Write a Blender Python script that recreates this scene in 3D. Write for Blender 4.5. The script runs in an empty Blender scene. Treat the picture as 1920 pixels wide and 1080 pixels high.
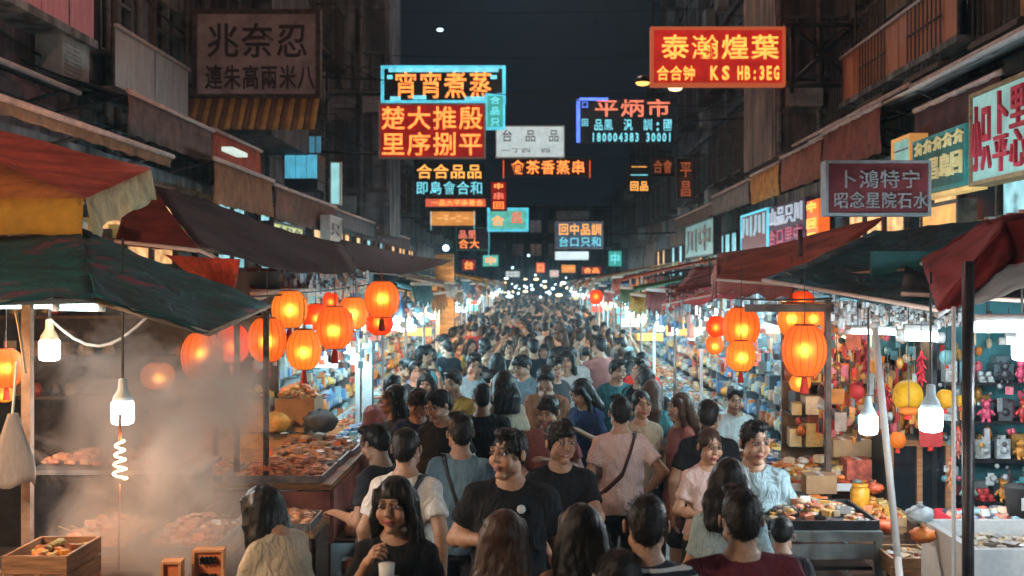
import bpy, math, random
import numpy as np
from mathutils import Vector, Matrix
R = math.radians
scene = bpy.context.scene
C = scene.collection
rnd = random.Random(7)

# ------------------------------------------------------------------ camera, sky, exposure
F = 2133.0
CAMZ = 2.5
def P(px, py, Y):
    return Vector(((px - 1005.0) * Y / F, Y, CAMZ - (py - 530.0) * Y / F))
cam_d = bpy.data.cameras.new('camera'); cam = bpy.data.objects.new('camera', cam_d); C.objects.link(cam)
cam.location = (0, 0, CAMZ); cam.rotation_euler = (R(90), 0, 0)
cam_d.sensor_width = 36; cam_d.lens = 40; cam_d.shift_x = -45 / 1920; cam_d.shift_y = -10 / 1920
cam_d.clip_end = 2000; cam_d.clip_start = 0.05
cam_d.dof.use_dof = True; cam_d.dof.focus_distance = 7.5; cam_d.dof.aperture_fstop = 2.8
scene.camera = cam
w = bpy.data.worlds.new('World'); scene.world = w; w.use_nodes = True
wn = w.node_tree; bgn = wn.nodes['Background']
sky = wn.nodes.new('ShaderNodeTexSky'); sky.sky_type = 'NISHITA'; sky.sun_disc = False
sky.sun_elevation = R(-3); sky.sun_rotation = R(200)
mixn = wn.nodes.new('ShaderNodeMix'); mixn.data_type = 'RGBA'; mixn.inputs[0].default_value = 0.04
mixn.inputs[6].default_value = (0.0044, 0.0080, 0.0125, 1)
wn.links.new(sky.outputs[0], mixn.inputs[7]); wn.links.new(mixn.outputs[2], bgn.inputs[0])
bgn.inputs[1].default_value = 1.0
vs = scene.view_settings; vs.view_transform = 'Standard'; vs.look = 'None'; vs.exposure = 0.0; vs.gamma = 1
cy = scene.cycles
cy.use_denoising = True; cy.max_bounces = 5; cy.diffuse_bounces = 2; cy.glossy_bounces = 2
cy.transmission_bounces = 3; cy.transparent_max_bounces = 8; cy.volume_bounces = 1
cy.sample_clamp_indirect = 2.5; cy.sample_clamp_direct = 12; cy.caustics_reflective = False; cy.caustics_refractive = False
cy.use_adaptive_sampling = True; cy.adaptive_threshold = 0.03
cy.volume_step_rate = 1.5

# ------------------------------------------------------------------ materials
MATS = {}
def _p(m):
    m.use_nodes = True
    return m.node_tree, m.node_tree.nodes['Principled BSDF']
def mat(key, col, rough=0.75, var=0.18, scale=6.0, bump=0.0, metal=0.0, spec=0.3, trans=0.0, stretch=None, emit=0.0):
    """painted or woven surface: base colour with mottled wear, optional relief"""
    if key in MATS: return MATS[key]
    m = bpy.data.materials.new(key); nt, b = _p(m)
    tc = nt.nodes.new('ShaderNodeTexCoord'); nz = nt.nodes.new('ShaderNodeTexNoise')
    nz.inputs['Scale'].default_value = scale; nz.inputs['Detail'].default_value = 6; nz.inputs['Roughness'].default_value = .65
    src = tc.outputs['Object']
    if stretch:
        mp = nt.nodes.new('ShaderNodeMapping'); mp.inputs['Scale'].default_value = stretch
        nt.links.new(src, mp.inputs[0]); src = mp.outputs[0]
    nt.links.new(src, nz.inputs['Vector'])
    r = nt.nodes.new('ShaderNodeValToRGB'); e = r.color_ramp.elements
    e[0].position = .3; e[1].position = .72
    e[0].color = [max(0, c * (1 - 2.2 * var)) for c in col] + [1]; e[1].color = [min(1, c * (1 + var)) for c in col] + [1]
    nt.links.new(nz.outputs[0], r.inputs[0]); nt.links.new(r.outputs[0], b.inputs['Base Color'])
    b.inputs['Roughness'].default_value = rough; b.inputs['Metallic'].default_value = metal
    b.inputs['Specular IOR Level'].default_value = spec
    if bump:
        bp = nt.nodes.new('ShaderNodeBump'); bp.inputs['Strength'].default_value = bump; bp.inputs['Distance'].default_value = .01
        nt.links.new(nz.outputs[0], bp.inputs['Height']); nt.links.new(bp.outputs[0], b.inputs['Normal'])
    if trans:
        tr = nt.nodes.new('ShaderNodeBsdfTranslucent'); nt.links.new(r.outputs[0], tr.inputs[0])
        mx = nt.nodes.new('ShaderNodeMixShader'); mx.inputs[0].default_value = trans
        out = nt.nodes['Material Output']
        nt.links.new(b.outputs[0], mx.inputs[1]); nt.links.new(tr.outputs[0], mx.inputs[2]); nt.links.new(mx.outputs[0], out.inputs[0])
    MATS[key] = m; return m
def glow(key, col, s=1.0, mottled=0.0, base=None):
    """something that gives off light"""
    if key in MATS: return MATS[key]
    m = bpy.data.materials.new(key); nt, b = _p(m)
    b.inputs['Base Color'].default_value = list(base or [c * .5 for c in col]) + [1]
    b.inputs['Emission Color'].default_value = list(col) + [1]; b.inputs['Emission Strength'].default_value = s
    if mottled:
        nz = nt.nodes.new('ShaderNodeTexNoise'); nz.inputs['Scale'].default_value = 5; tc = nt.nodes.new('ShaderNodeTexCoord')
        nt.links.new(tc.outputs['Object'], nz.inputs['Vector'])
        mr = nt.nodes.new('ShaderNodeMapRange'); mr.inputs[1].default_value = .3; mr.inputs[2].default_value = .7
        mr.inputs[3].default_value = s * (1 - mottled); mr.inputs[4].default_value = s * (1 + mottled)
        nt.links.new(nz.outputs[0], mr.inputs[0]); nt.links.new(mr.outputs[0], b.inputs['Emission Strength'])
    MATS[key] = m; return m
def vcol(key, rough=0.7, spec=.3, bump=0, bscale=40):
    """colour carried by each piece of a mesh (attribute Col)"""
    if key in MATS: return MATS[key]
    m = bpy.data.materials.new(key); nt, b = _p(m)
    a = nt.nodes.new('ShaderNodeAttribute'); a.attribute_name = 'Col'
    nz = nt.nodes.new('ShaderNodeTexNoise'); nz.inputs['Scale'].default_value = bscale; nz.inputs['Detail'].default_value = 4
    tc = nt.nodes.new('ShaderNodeTexCoord'); nt.links.new(tc.outputs['Object'], nz.inputs['Vector'])
    mr = nt.nodes.new('ShaderNodeMapRange'); mr.inputs[1].default_value = .25; mr.inputs[2].default_value = .75
    mr.inputs[3].default_value = .75; mr.inputs[4].default_value = 1.12
    nt.links.new(nz.outputs[0], mr.inputs[0])
    mx = nt.nodes.new('ShaderNodeVectorMath'); mx.operation = 'MULTIPLY'
    nt.links.new(a.outputs['Color'], mx.inputs[0]); nt.links.new(mr.outputs[0], mx.inputs[1])
    nt.links.new(mx.outputs[0], b.inputs['Base Color'])
    b.inputs['Roughness'].default_value = rough; b.inputs['Specular IOR Level'].default_value = spec
    if bump:
        bp = nt.nodes.new('ShaderNodeBump'); bp.inputs['Strength'].default_value = bump; bp.inputs['Distance'].default_value = .01
        nt.links.new(nz.outputs[0], bp.inputs['Height']); nt.links.new(bp.outputs[0], b.inputs['Normal'])
    MATS[key] = m; return m
def hair_mat(key, col):
    if key in MATS: return MATS[key]
    m = bpy.data.materials.new(key); nt, b = _p(m)
    tc = nt.nodes.new('ShaderNodeTexCoord'); mp = nt.nodes.new('ShaderNodeMapping'); mp.inputs['Scale'].default_value = (110, 110, 7)
    nz = nt.nodes.new('ShaderNodeTexNoise'); nz.inputs['Scale'].default_value = 1.0; nz.inputs['Detail'].default_value = 3
    nt.links.new(tc.outputs['Object'], mp.inputs[0]); nt.links.new(mp.outputs[0], nz.inputs['Vector'])
    r = nt.nodes.new('ShaderNodeValToRGB'); e = r.color_ramp.elements; e[0].position = .35; e[1].position = .7
    e[0].color = [c * .6 for c in col] + [1]; e[1].color = [c * 1.9 for c in col] + [1]
    nt.links.new(nz.outputs[0], r.inputs[0]); nt.links.new(r.outputs[0], b.inputs['Base Color'])
    bp = nt.nodes.new('ShaderNodeBump'); bp.inputs['Strength'].default_value = .7; bp.inputs['Distance'].default_value = .004
    nt.links.new(nz.outputs[0], bp.inputs['Height']); nt.links.new(bp.outputs[0], b.inputs['Normal'])
    b.inputs['Roughness'].default_value = .5; b.inputs['Specular IOR Level'].default_value = .22
    MATS[key] = m; return m
def lantern_mat(key, col, em):
    if key in MATS: return MATS[key]
    m = bpy.data.materials.new(key); nt, b = _p(m)
    b.inputs['Base Color'].default_value = list(col) + [1]; b.inputs['Roughness'].default_value = .6
    tc = nt.nodes.new('ShaderNodeTexCoord'); nz = nt.nodes.new('ShaderNodeTexNoise'); nz.inputs['Scale'].default_value = 7
    mp = nt.nodes.new('ShaderNodeMapping'); mp.inputs['Scale'].default_value = (3, 3, .6)
    nt.links.new(tc.outputs['Object'], mp.inputs[0]); nt.links.new(mp.outputs[0], nz.inputs['Vector'])
    mr = nt.nodes.new('ShaderNodeMapRange'); mr.inputs[1].default_value = .3; mr.inputs[2].default_value = .7
    mr.inputs[3].default_value = em * .4; mr.inputs[4].default_value = em * 1.5
    nt.links.new(nz.outputs[0], mr.inputs[0]); nt.links.new(mr.outputs[0], b.inputs['Emission Strength'])
    b.inputs['Emission Color'].default_value = list(col) + [1]
    tr = nt.nodes.new('ShaderNodeBsdfTranslucent'); tr.inputs[0].default_value = [min(1, c * 1.0) for c in col] + [1]
    mx = nt.nodes.new('ShaderNodeMixShader'); mx.inputs[0].default_value = .45
    out = nt.nodes['Material Output']
    rf = nt.nodes.new('ShaderNodeBsdfRefraction'); rf.inputs['Color'].default_value = (1, min(1, col[1] * 2.2), col[2] * 3, 1); rf.inputs['Roughness'].default_value = .85; rf.inputs['IOR'].default_value = 1.35
    m2 = nt.nodes.new('ShaderNodeMixShader'); m2.inputs[0].default_value = .34
    nt.links.new(b.outputs[0], mx.inputs[1]); nt.links.new(tr.outputs[0], mx.inputs[2]); nt.links.new(mx.outputs[0], m2.inputs[1]); nt.links.new(rf.outputs[0], m2.inputs[2]); nt.links.new(m2.outputs[0], out.inputs[0])
    MATS[key] = m; return m

# ------------------------------------------------------------------ object helpers
def obj(name, me, m=None, parent=None, loc=None, rot=None):
    o = bpy.data.objects.new(name, me); C.objects.link(o)
    if m is not None and me is not None and not len(me.materials): me.materials.append(m)
    if parent is not None: o.parent = parent
    if loc is not None: o.location = loc
    if rot is not None: o.rotation_euler = rot
    return o
USED = {}
def tag(o, label=None, cat=None, group=None, kind=None):
    if label: o['label'] = label; USED[label] = USED.get(label, 0) + 1
    if cat: o['category'] = cat
    if group: o['group'] = group
    if kind: o['kind'] = kind
    return o
def thing(name, label, cat, loc=(0, 0, 0), rz=0, group=None, scale=1):
    o = bpy.data.objects.new(name, None); C.objects.link(o); o.empty_display_size = .1
    o.location = loc; o.rotation_euler = (0, 0, rz); o.scale = (scale,) * 3
    return tag(o, label, cat, group)
def dup(root, loc, rz=None, label=None, group=None, scale=None):
    r = root.copy(); C.objects.link(r); r.location = loc
    if rz is not None: r.rotation_euler = (0, 0, rz)
    if label: tag(r, label)
    if group: r['group'] = group
    if scale: r.scale = (scale,) * 3
    for ch in root.children:
        c = ch.copy(); C.objects.link(c); c.parent = r
        for g in ch.children:
            d = g.copy(); C.objects.link(d); d.parent = c
    return r
class MB:
    """collects boxes, bars, lathes ... and links them as one mesh"""
    def __init__(s): s.v = []; s.f = []; s.c = []; s.mi = []; s.n = 0; s.col = (1, 1, 1); s.k = 0; s.sm = []
    def add(s, vs_, fs, smooth=False):
        o = s.n
        s.v.extend([tuple(p) for p in vs_]); s.n += len(vs_); s.c.extend([s.col] * len(vs_))
        for f in fs: s.f.append(tuple(i + o for i in f)); s.mi.append(s.k); s.sm.append(smooth)
    def box(s, c, d, rot=None, taper=1.0):
        x, y, z = d[0] / 2, d[1] / 2, d[2] / 2
        vs_ = []
        for sz in (-1, 1):
            t = taper if sz < 0 else 1
            for sx, sy in ((-1, -1), (1, -1), (1, 1), (-1, 1)): vs_.append(Vector((sx * x * t, sy * y * t, sz * z)))
        if rot is not None:
            M = rot if isinstance(rot, Matrix) else Matrix.Rotation(rot, 3, 'Z')
            vs_ = [M @ v for v in vs_]
        c = Vector(c); vs_ = [v + c for v in vs_]
        s.add(vs_, [(3, 2, 1, 0), (4, 5, 6, 7), (0, 1, 5, 4), (1, 2, 6, 5), (2, 3, 7, 6), (3, 0, 4, 7)])
        return s
    def bar(s, a, b, r, n=8, r2=None, cap=True):
        a = Vector(a); b = Vector(b); d = (b - a)
        if d.length < 1e-6: return s
        q = d.to_track_quat('Z', 'Y').to_matrix(); r2 = r if r2 is None else r2
        vs_ = []
        for p, rr in ((a, r), (b, r2)):
            for i in range(n):
                t = 2 * math.pi * (i + .5) / n; vs_.append(p + q @ Vector((math.cos(t) * rr, math.sin(t) * rr, 0)))
        fs = [(i, (i + 1) % n, n + (i + 1) % n, n + i) for i in range(n)]
        if cap: fs += [tuple(range(n - 1, -1, -1)), tuple(range(n, 2 * n))]
        s.add(vs_, fs, n > 5); return s
    def tube(s, pts, r, n=6):
        for a, b in zip(pts[:-1], pts[1:]): s.bar(a, b, r, n)
        return s
    def lathe(s, prof, c=(0, 0, 0), n=16, rf=None, smooth=True):
        c = Vector(c); vs_ = []
        for r, z in prof:
            for i in range(n):
                t = 2 * math.pi * i / n; k = rf(i, n, z) if rf else 1
                vs_.append(c + Vector((math.cos(t) * r * k, math.sin(t) * r * k, z)))
        fs = []
        for j in range(len(prof) - 1):
            for i in range(n):
                a = j * n + i; b = j * n + (i + 1) % n; fs.append((a, b, b + n, a + n))
        fs.append(tuple(range(n - 1, -1, -1))); fs.append(tuple((len(prof) - 1) * n + i for i in range(n)))
        s.add(vs_, fs, smooth); return s
    def ball(s, c, r, n=8, m=5, squash=(1, 1, 1), jit=0):
        c = Vector(c); vs_ = []; fs = []
        for j in range(m + 1):
            ph = math.pi * j / m
            for i in range(n):
                t = 2 * math.pi * i / n; k = 1 + (rnd.uniform(-jit, jit) if jit else 0)
                vs_.append(c + Vector((math.sin(ph) * math.cos(t) * r * squash[0] * k, math.sin(ph) * math.sin(t) * r * squash[1] * k, -math.cos(ph) * r * squash[2] * k)))
        for j in range(m):
            for i in range(n):
                a = j * n + i; b = j * n + (i + 1) % n; fs.append((a, b, b + n, a + n))
        s.add(vs_, fs, True); return s
    def quadstrip(s, grid, th=0.0, smooth=True):
        """grid[i][j] of points -> a sheet with real thickness"""
        a = len(grid); b = len(grid[0]); vs_ = [Vector(p) for row in grid for p in row]
        fs = [(i * b + j, (i + 1) * b + j, (i + 1) * b + j + 1, i * b + j + 1) for i in range(a - 1) for j in range(b - 1)]
        if th:
            ns = [Vector((0, 0, 0)) for _ in vs_]
            for f in fs:
                nn = (vs_[f[2]] - vs_[f[0]]).cross(vs_[f[3]] - vs_[f[1]])
                for i in f: ns[i] += nn
            N = len(vs_)
            vs_ = vs_ + [v - n_.normalized() * th for v, n_ in zip(vs_, ns)]
            fs = fs + [tuple(N + i for i in reversed(f)) for f in fs]
            rim = [i * b for i in range(a)] + [(a - 1) * b + j for j in range(1, b)] + [i * b + b - 1 for i in range(a - 2, -1, -1)] + [j for j in range(b - 2, 0, -1)]
            for p, q in zip(rim, rim[1:] + rim[:1]): fs.append((p, N + p, N + q, q))
        s.add(vs_, fs, smooth); return s
    def mesh(s, name, mats=None, col=False):
        me = bpy.data.meshes.new(name); me.from_pydata(s.v, [], s.f)
        me.polygons.foreach_set('use_smooth', s.sm)
        if mats:
            for m in mats: me.materials.append(m)
            if len(mats) > 1: me.polygons.foreach_set('material_index', s.mi)
        if col:
            a = me.color_attributes.new('Col', 'FLOAT_COLOR', 'POINT')
            a.data.foreach_set('color', np.c_[np.array(s.c, dtype=np.float32), np.ones(s.n, np.float32)].ravel())
        me.update(); return me
    def build(s, name, m, parent=None, loc=None, rot=None, col=False):
        return obj(name, s.mesh(name, m if isinstance(m, (list, tuple)) else [m], col), None, parent, loc, rot)

# ------------------------------------------------------------------ bodies: one continuous surface from a distance field
def axis(lo, hi, h, flo, fhi, hf):
    pts = [lo]
    while pts[-1] < hi:
        x = pts[-1]; pts.append(x + (hf if flo <= x < fhi else h))
    return np.array(pts, np.float32)
class Field:
    def __init__(s, xs, ys, zs): s.xs, s.ys, s.zs = xs, ys, zs; s.f = np.full((len(xs), len(ys), len(zs)), .2, np.float32)
    def _sl(s, c, e):
        r = []
        for ax, cc, ee in zip((s.xs, s.ys, s.zs), c, e):
            a = int(np.searchsorted(ax, cc - ee)); b = int(np.searchsorted(ax, cc + ee)); r.append(slice(max(a - 1, 0), b + 1))
        return tuple(r)
    def _pts(s, sl): return s.xs[sl[0]][:, None, None], s.ys[sl[1]][None, :, None], s.zs[sl[2]][None, None, :]
    def _mix(s, sl, d, k, sub):
        g = s.f[sl]
        if g.size == 0: return
        if sub: d = -d
        if k <= 0: s.f[sl] = np.maximum(g, d) if sub else np.minimum(g, d); return
        h = np.clip(.5 + .5 * ((g - d) if not sub else (d - g)) / k, 0, 1)
        s.f[sl] = g * (1 - h) + d * h + (-k if not sub else k) * h * (1 - h)
    def ell(s, c, r, k=.02, fr=None, sub=False):
        c = Vector(c); M = None
        if fr: M = fr.to_3x3(); c = fr @ c
        e = max(r) + .05 + k if fr else None
        sl = s._sl(c, (e, e, e) if fr else (r[0] + .05 + k, r[1] + .05 + k, r[2] + .05 + k)); X, Y, Z = s._pts(sl)
        X = X - c.x; Y = Y - c.y; Z = Z - c.z
        if M is not None:
            X, Y, Z = (M[0][0] * X + M[1][0] * Y + M[2][0] * Z, M[0][1] * X + M[1][1] * Y + M[2][1] * Z, M[0][2] * X + M[1][2] * Y + M[2][2] * Z)
        k0 = np.sqrt((X / r[0]) ** 2 + (Y / r[1]) ** 2 + (Z / r[2]) ** 2)
        k1 = np.sqrt((X / r[0] ** 2) ** 2 + (Y / r[1] ** 2) ** 2 + (Z / r[2] ** 2) ** 2) + 1e-6
        s._mix(sl, k0 * (k0 - 1) / k1, k, sub); return s
    def cone(s, a, b, ra, rb, k=.02, fr=None, sub=False):
        a = Vector(a); b = Vector(b)
        if fr: a = fr @ a; b = fr @ b
        e = max(ra, rb) + .05 + k; m = (a + b) / 2; h = (b - a) / 2
        sl = s._sl(m, (abs(h.x) + e, abs(h.y) + e, abs(h.z) + e)); X, Y, Z = s._pts(sl)
        d = b - a; L = max(d.length_squared, 1e-9); X = X - a.x; Y = Y - a.y; Z = Z - a.z
        t = np.clip((X * d.x + Y * d.y + Z * d.z) / L, 0, 1)
        D = np.sqrt((X - t * d.x) ** 2 + (Y - t * d.y) ** 2 + (Z - t * d.z) ** 2) - (ra + (rb - ra) * t)
        s._mix(sl, D, k, sub); return s
    def prof(s, P_, k=.03, lean=0.0):
        """stack of ellipses: rows z, rx, ry, y0"""
        P_ = np.array(P_, np.float32); zlo, zhi = P_[0, 0], P_[-1, 0]
        sl = s._sl((0, 0, (zlo + zhi) / 2), (.45, .4, (zhi - zlo) / 2 + .06)); X, Y, Z = s._pts(sl)
        z = Z[0, 0]; rx = np.interp(z, P_[:, 0], P_[:, 1]); ry = np.interp(z, P_[:, 0], P_[:, 2]); y0 = np.interp(z, P_[:, 0], P_[:, 3]) if P_.shape[1] > 3 else 0 * z
        y0 = y0 - lean * np.clip(z - .95, 0, 2)
        kk = np.sqrt((X / rx) ** 2 + ((Y - y0) / ry) ** 2)
        k1 = np.sqrt((X / rx ** 2) ** 2 + ((Y - y0) / ry ** 2) ** 2) + 1e-6
        d = kk * (kk - 1) / k1
        d = np.maximum(d, np.maximum(zlo - Z, Z - zhi)); s._mix(sl, d.astype(np.float32), k, False); return s
    def nets(s):
        f, xs, ys, zs = s.f, s.xs, s.ys, s.zs; S = f < 0
        c = np.zeros(tuple(n - 1 for n in f.shape), np.int8)
        offs = [(i, j, k) for i in (0, 1) for j in (0, 1) for k in (0, 1)]
        n0, n1, n2 = c.shape
        for i, j, k in offs: c += S[i:n0 + i, j:n1 + j, k:n2 + k]
        I, J, K = np.nonzero((c > 0) & (c < 8))
        idx = np.full(c.shape, -1, np.int32); idx[I, J, K] = np.arange(len(I))
        acc = np.zeros((len(I), 3), np.float32); cnt = np.zeros(len(I), np.float32)
        for a in offs:
            for ax in range(3):
                if a[ax]: continue
                b = list(a); b[ax] = 1
                fa = f[I + a[0], J + a[1], K + a[2]]; fb = f[I + b[0], J + b[1], K + b[2]]
                m = (fa < 0) != (fb < 0); t = np.where(m, fa / np.where(m, fa - fb, 1), 0)
                pa = np.stack([xs[I + a[0]], ys[J + a[1]], zs[K + a[2]]], 1); pb = np.stack([xs[I + b[0]], ys[J + b[1]], zs[K + b[2]]], 1)
                acc += m[:, None] * (pa + t[:, None] * (pb - pa)); cnt += m
        V = acc / np.maximum(cnt, 1)[:, None]
        quads = []
        for ax in range(3):
            A = [slice(None)] * 3; B = [slice(None)] * 3; A[ax] = slice(0, -1); B[ax] = slice(1, None)
            o = [q for q in range(3) if q != ax]
            for q in o: A[q] = slice(1, -1); B[q] = slice(1, -1)
            sa = S[tuple(A)]; sb = S[tuple(B)]; ii = np.array(np.nonzero(sa != sb))
            if not ii.shape[1]: continue
            fl = sa[tuple(ii)]; g = ii.copy(); g[o[0]] += 1; g[o[1]] += 1
            def cell(d0, d1):
                h = g.copy(); h[o[0]] += d0; h[o[1]] += d1; return idx[tuple(h)]
            q4 = np.stack([cell(-1, -1), cell(0, -1), cell(0, 0), cell(-1, 0)], 1)
            if ax == 1: fl = ~fl
            q4[~fl] = q4[~fl][:, ::-1]; quads.append(q4)
        Q = np.concatenate(quads) if quads else np.zeros((0, 4), int)
        Q = Q[(Q >= 0).all(1)]
        return V, Q
def join(parts):
    vs_, qs, cs, n = [], [], [], 0
    for V, Q, c in parts: vs_.append(V); qs.append(Q + n); cs.append(c); n += len(V)
    return np.concatenate(vs_), np.concatenate(qs), np.concatenate(cs)
def npmesh(name, V, Q, col=None, m=None):
    me = bpy.data.meshes.new(name)
    me.vertices.add(len(V)); me.vertices.foreach_set('co', np.ascontiguousarray(V, np.float32).ravel())
    k = Q.shape[1]; me.loops.add(Q.size); me.loops.foreach_set('vertex_index', np.ascontiguousarray(Q, np.int32).ravel())
    me.polygons.add(len(Q)); me.polygons.foreach_set('loop_start', np.arange(0, Q.size, k, dtype=np.int32))
    me.polygons.foreach_set('use_smooth', np.ones(len(Q), bool))
    if col is not None:
        a = me.color_attributes.new('Col', 'FLOAT_COLOR', 'POINT')
        a.data.foreach_set('color', np.c_[col, np.ones(len(V))].astype(np.float32).ravel())
    if m: me.materials.append(m)
    me.update(calc_edges=True); me.validate(); return me

SKIN = np.array((.35, .195, .122), np.float32)
def hand_mesh(curl, h=.0042, thumb=1.0):
    """right hand, wrist at origin, fingers along -Z, palm facing -X (towards the body)"""
    f = Field(np.arange(-.09, .07, h, dtype=np.float32), np.arange(-.09, .075, h, dtype=np.float32), np.arange(-.215, .05, h, dtype=np.float32))
    f.cone((0, 0, .04), (0, 0, -.01), .026, .025, .01)
    f.ell((-.001, -.001, -.055), (.016, .04, .052), .012)
    L = [(.030, .070, .0085), (.010, .078, .009), (-.011, .073, .0085), (-.030, .058, .0075)]
    for y, ln, r in L:
        p = Vector((-.001, -y, -.090)); a = 0
        for seg, (fr, cl) in enumerate(((.44, .7), (.31, 1.0), (.25, .8))):
            a += curl * cl; d = Vector((-math.sin(a), -y * .9 * (1 if seg == 0 else .3), -math.cos(a))).normalized()
            q = p + d * ln * fr * 1.05; f.cone(p, q, r * (1 - .08 * seg), r * (.94 - .1 * seg), .004); p = q
    p = Vector((-.006, -.028, -.03)); f.ell((-.008, -.026, -.036), (.014, .016, .026), .01)
    for d, ln, r in (((-.35, -.75, -.6), .036, .0115), ((-.55 * thumb, -.35, -.8), .030, .010), ((-.6 * thumb, .0, -.8), .024, .009)):
        q = p + Vector(d).normalized() * ln; f.cone(p, q, r, r * .92, .006); p = q
    return f.nets()
HANDS = {}
def hand(kind, h):
    key = (kind, h)
    if key not in HANDS: HANDS[key] = hand_mesh({'relax': .38, 'grip': .95, 'flat': .12}[kind], h)
    return HANDS[key]

ARMS = {  # elbow, wrist for the right side (+x); mirrored for the left
    'down': ((.255, .035, 1.135), (.265, -.05, .89)), 'swingf': ((.25, -.03, 1.14), (.245, -.19, .93)), 'swingb': ((.25, .11, 1.15), (.26, .12, .89)),
    'bent': ((.255, .02, 1.13), (.16, -.21, 1.14)), 'across': ((.265, -.02, 1.15), (.02, -.22, 1.14)), 'phone': ((.245, .0, 1.13), (.12, -.24, 1.27)),
    'hip': ((.33, .10, 1.17), (.20, .02, 1.0)), 'up': ((.30, -.14, 1.30), (.22, -.24, 1.52)), 'reach': ((.30, -.20, 1.24), (.30, -.45, 1.20)), 'chest': ((.26, -.03, 1.14), (.06, -.24, 1.24)), 'low': ((.22, -.15, 1.18), (.12, -.38, 1.02))}
def V3(p, sx=1): return Vector((p[0] * sx, p[1], p[2]))
def noise3(X, Y, Z, s):
    return (np.sin(31 * Z + 11 * X + s) * np.sin(17 * Y - 9 * Z + 2 * s) + .6 * np.sin(53 * Z - 21 * X + 3 * s + 4 * np.sin(9 * X + s)))
def person_meshes(tag_, sex='m', hair='short', top='tee', bottom='trousers', arms=('down', 'down'), yaw=0, pitch=0, tilt=0, lean=0.0,
                  q=1.0, qh=None, grips=('relax', 'relax'), stride=.10, seed=1.0, glasses=False, smile=False, hem=None, bulk=.94, sleeve='short', beard=False):
    """returns meshes: body (skin), hair, top, bottom, shoes ; base height 1.72"""
    f_ = sex == 'f'; sw = (.136 if f_ else .154) * bulk; hb = .0125 * q; hf = (qh or .0055 * q)
    dy = lambda z: -lean * max(0, z - .95)
    HC = Vector((0, -.012 + dy(1.6) * 1.05, 1.592 - .35 * lean * lean))
    M = Matrix.Translation(HC + Vector((0, .02, -.09))) @ Matrix.Rotation(R(yaw), 4, 'Z') @ Matrix.Rotation(R(pitch), 4, 'X') @ Matrix.Rotation(R(tilt), 4, 'Y') @ Matrix.Translation((0, -.02, .09)) @ Matrix.Scale(1.06 if f_ else 1.09, 4)
    Mr = M
    sh = [Vector((s_ * sw, dy(1.4) + .008, 1.372)) for s_ in (1, -1)]
    el, wr = [], []
    for i, s_ in enumerate((1, -1)):
        a = arms[i] if not isinstance(arms[i], str) else ARMS[arms[i]]
        e = V3(a[0], s_); w_ = V3(a[1], s_); k = .84 if f_ else .91
        e.x *= k; w_.x *= k; e.y += dy(e.z); w_.y += dy(max(w_.z, 1.0)); el.append(e); wr.append(w_)
    xmax = max([abs(p.x) for p in el + wr] + [.3]) + .07; ylo = min([p.y for p in wr + el] + [HC.y - .12, -.2]) - .08; yhi = max([p.y for p in wr + el] + [.2]) + .07
    F1 = Field(axis(-xmax, xmax, hb, -.10, .10, hf), axis(ylo, yhi, hb, HC.y - .13, HC.y + .12, hf), axis(.0, 1.82, hb * 1.15, 1.45 if lean < .3 else 1.3, 1.76, hf))
    # torso and limbs
    tr = [(.84, .14, .10, .01), (.95, .165 if f_ else .16, .11, .01), (1.08, .125 if f_ else .145, .092, .0), (1.22, .14 if f_ else .16, .105, .0), (1.34, .15 if f_ else .17, .1, .005), (1.41, .11, .07, .01), (1.46, .055, .05, .01)]
    tr = [(z, rx * bulk, ry * bulk, y) for z, rx, ry, y in tr]
    F1.prof(tr, .03, lean)
    for s_ in (1, -1): F1.cone((0, dy(1.43) + .01, 1.425), (s_ * sw, dy(1.4) + .008, 1.375), .045, .045, .04)
    F1.cone((0, .012 + dy(1.44), 1.42), Mr @ Vector((0, .018, -.05)), .06 if not f_ else .05, .051 if not f_ else .044, .03)
    hip = [Vector((s_ * .088, .01, .93)) for s_ in (1, -1)]; st = stride
    kn = [Vector((s_ * .095, -s_ * st * .6 - .02, .50)) for s_ in (1, -1)]; an = [Vector((s_ * .10, -s_ * st, .085)) for s_ in (1, -1)]
    for i in (0, 1):
        ra = .052 if not f_ else .042
        F1.cone(sh[i], el[i], ra * bulk, ra * .76, .03); F1.cone(el[i], wr[i], ra * .78, ra * .5, .02)
        F1.ell(el[i] * .72 + wr[i] * .28, (.036, .036, .05) if not f_ else (.03, .03, .045), .02)
        F1.cone(hip[i], kn[i], .088, .055, .03); F1.cone(kn[i], an[i], .056, .036, .02); F1.ell(kn[i] * .72 + an[i] * .28 + Vector((0, .012, 0)), (.052, .056, .1), .02)
        F1.cone(an[i] + Vector((0, .02, -.04)), an[i] + Vector((0, -.14, -.05)), .03, .025, .02)
    # head
    F1.ell((0, .017, .032), (.074, .092, .084), .015, Mr)
    F1.ell((0, -.022, -.035), (.060 if not f_ else .057, .068, .076), .02, Mr)
    F1.ell((0, -.060, -.093), (.028 if not f_ else .022, .024, .019), .02, Mr)
    for s_ in (1, -1):
        F1.ell((s_ * .038, -.058, -.028), (.024, .024, .030), .02, Mr)
        F1.ell((s_ * .047, -.012, -.062), (.018 if not f_ else .013, .032, .024), .02, Mr)
        F1.ell((s_ * .031, -.100, .011), (.019, .017, .0115), .012, Mr, True)
        F1.ell((s_ * .031, -.078, .009), (.0135, .0125, .011), .003, Mr)
        F1.ell((s_ * .076, .014, -.006), (.009, .018, .031), .006, Mr)
    F1.cone((-.030, -.079, .031), (.030, -.079, .031), .0105, .0105, .012, Mr)
    F1.cone((0, -.086, .016), (0, -.102, -.020), .0065, .0095, .010, Mr)
    F1.ell((.010, -.092, -.024), (.0075, .010, .007), .008, Mr); F1.ell((-.010, -.092, -.024), (.0075, .010, .007), .008, Mr)
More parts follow.
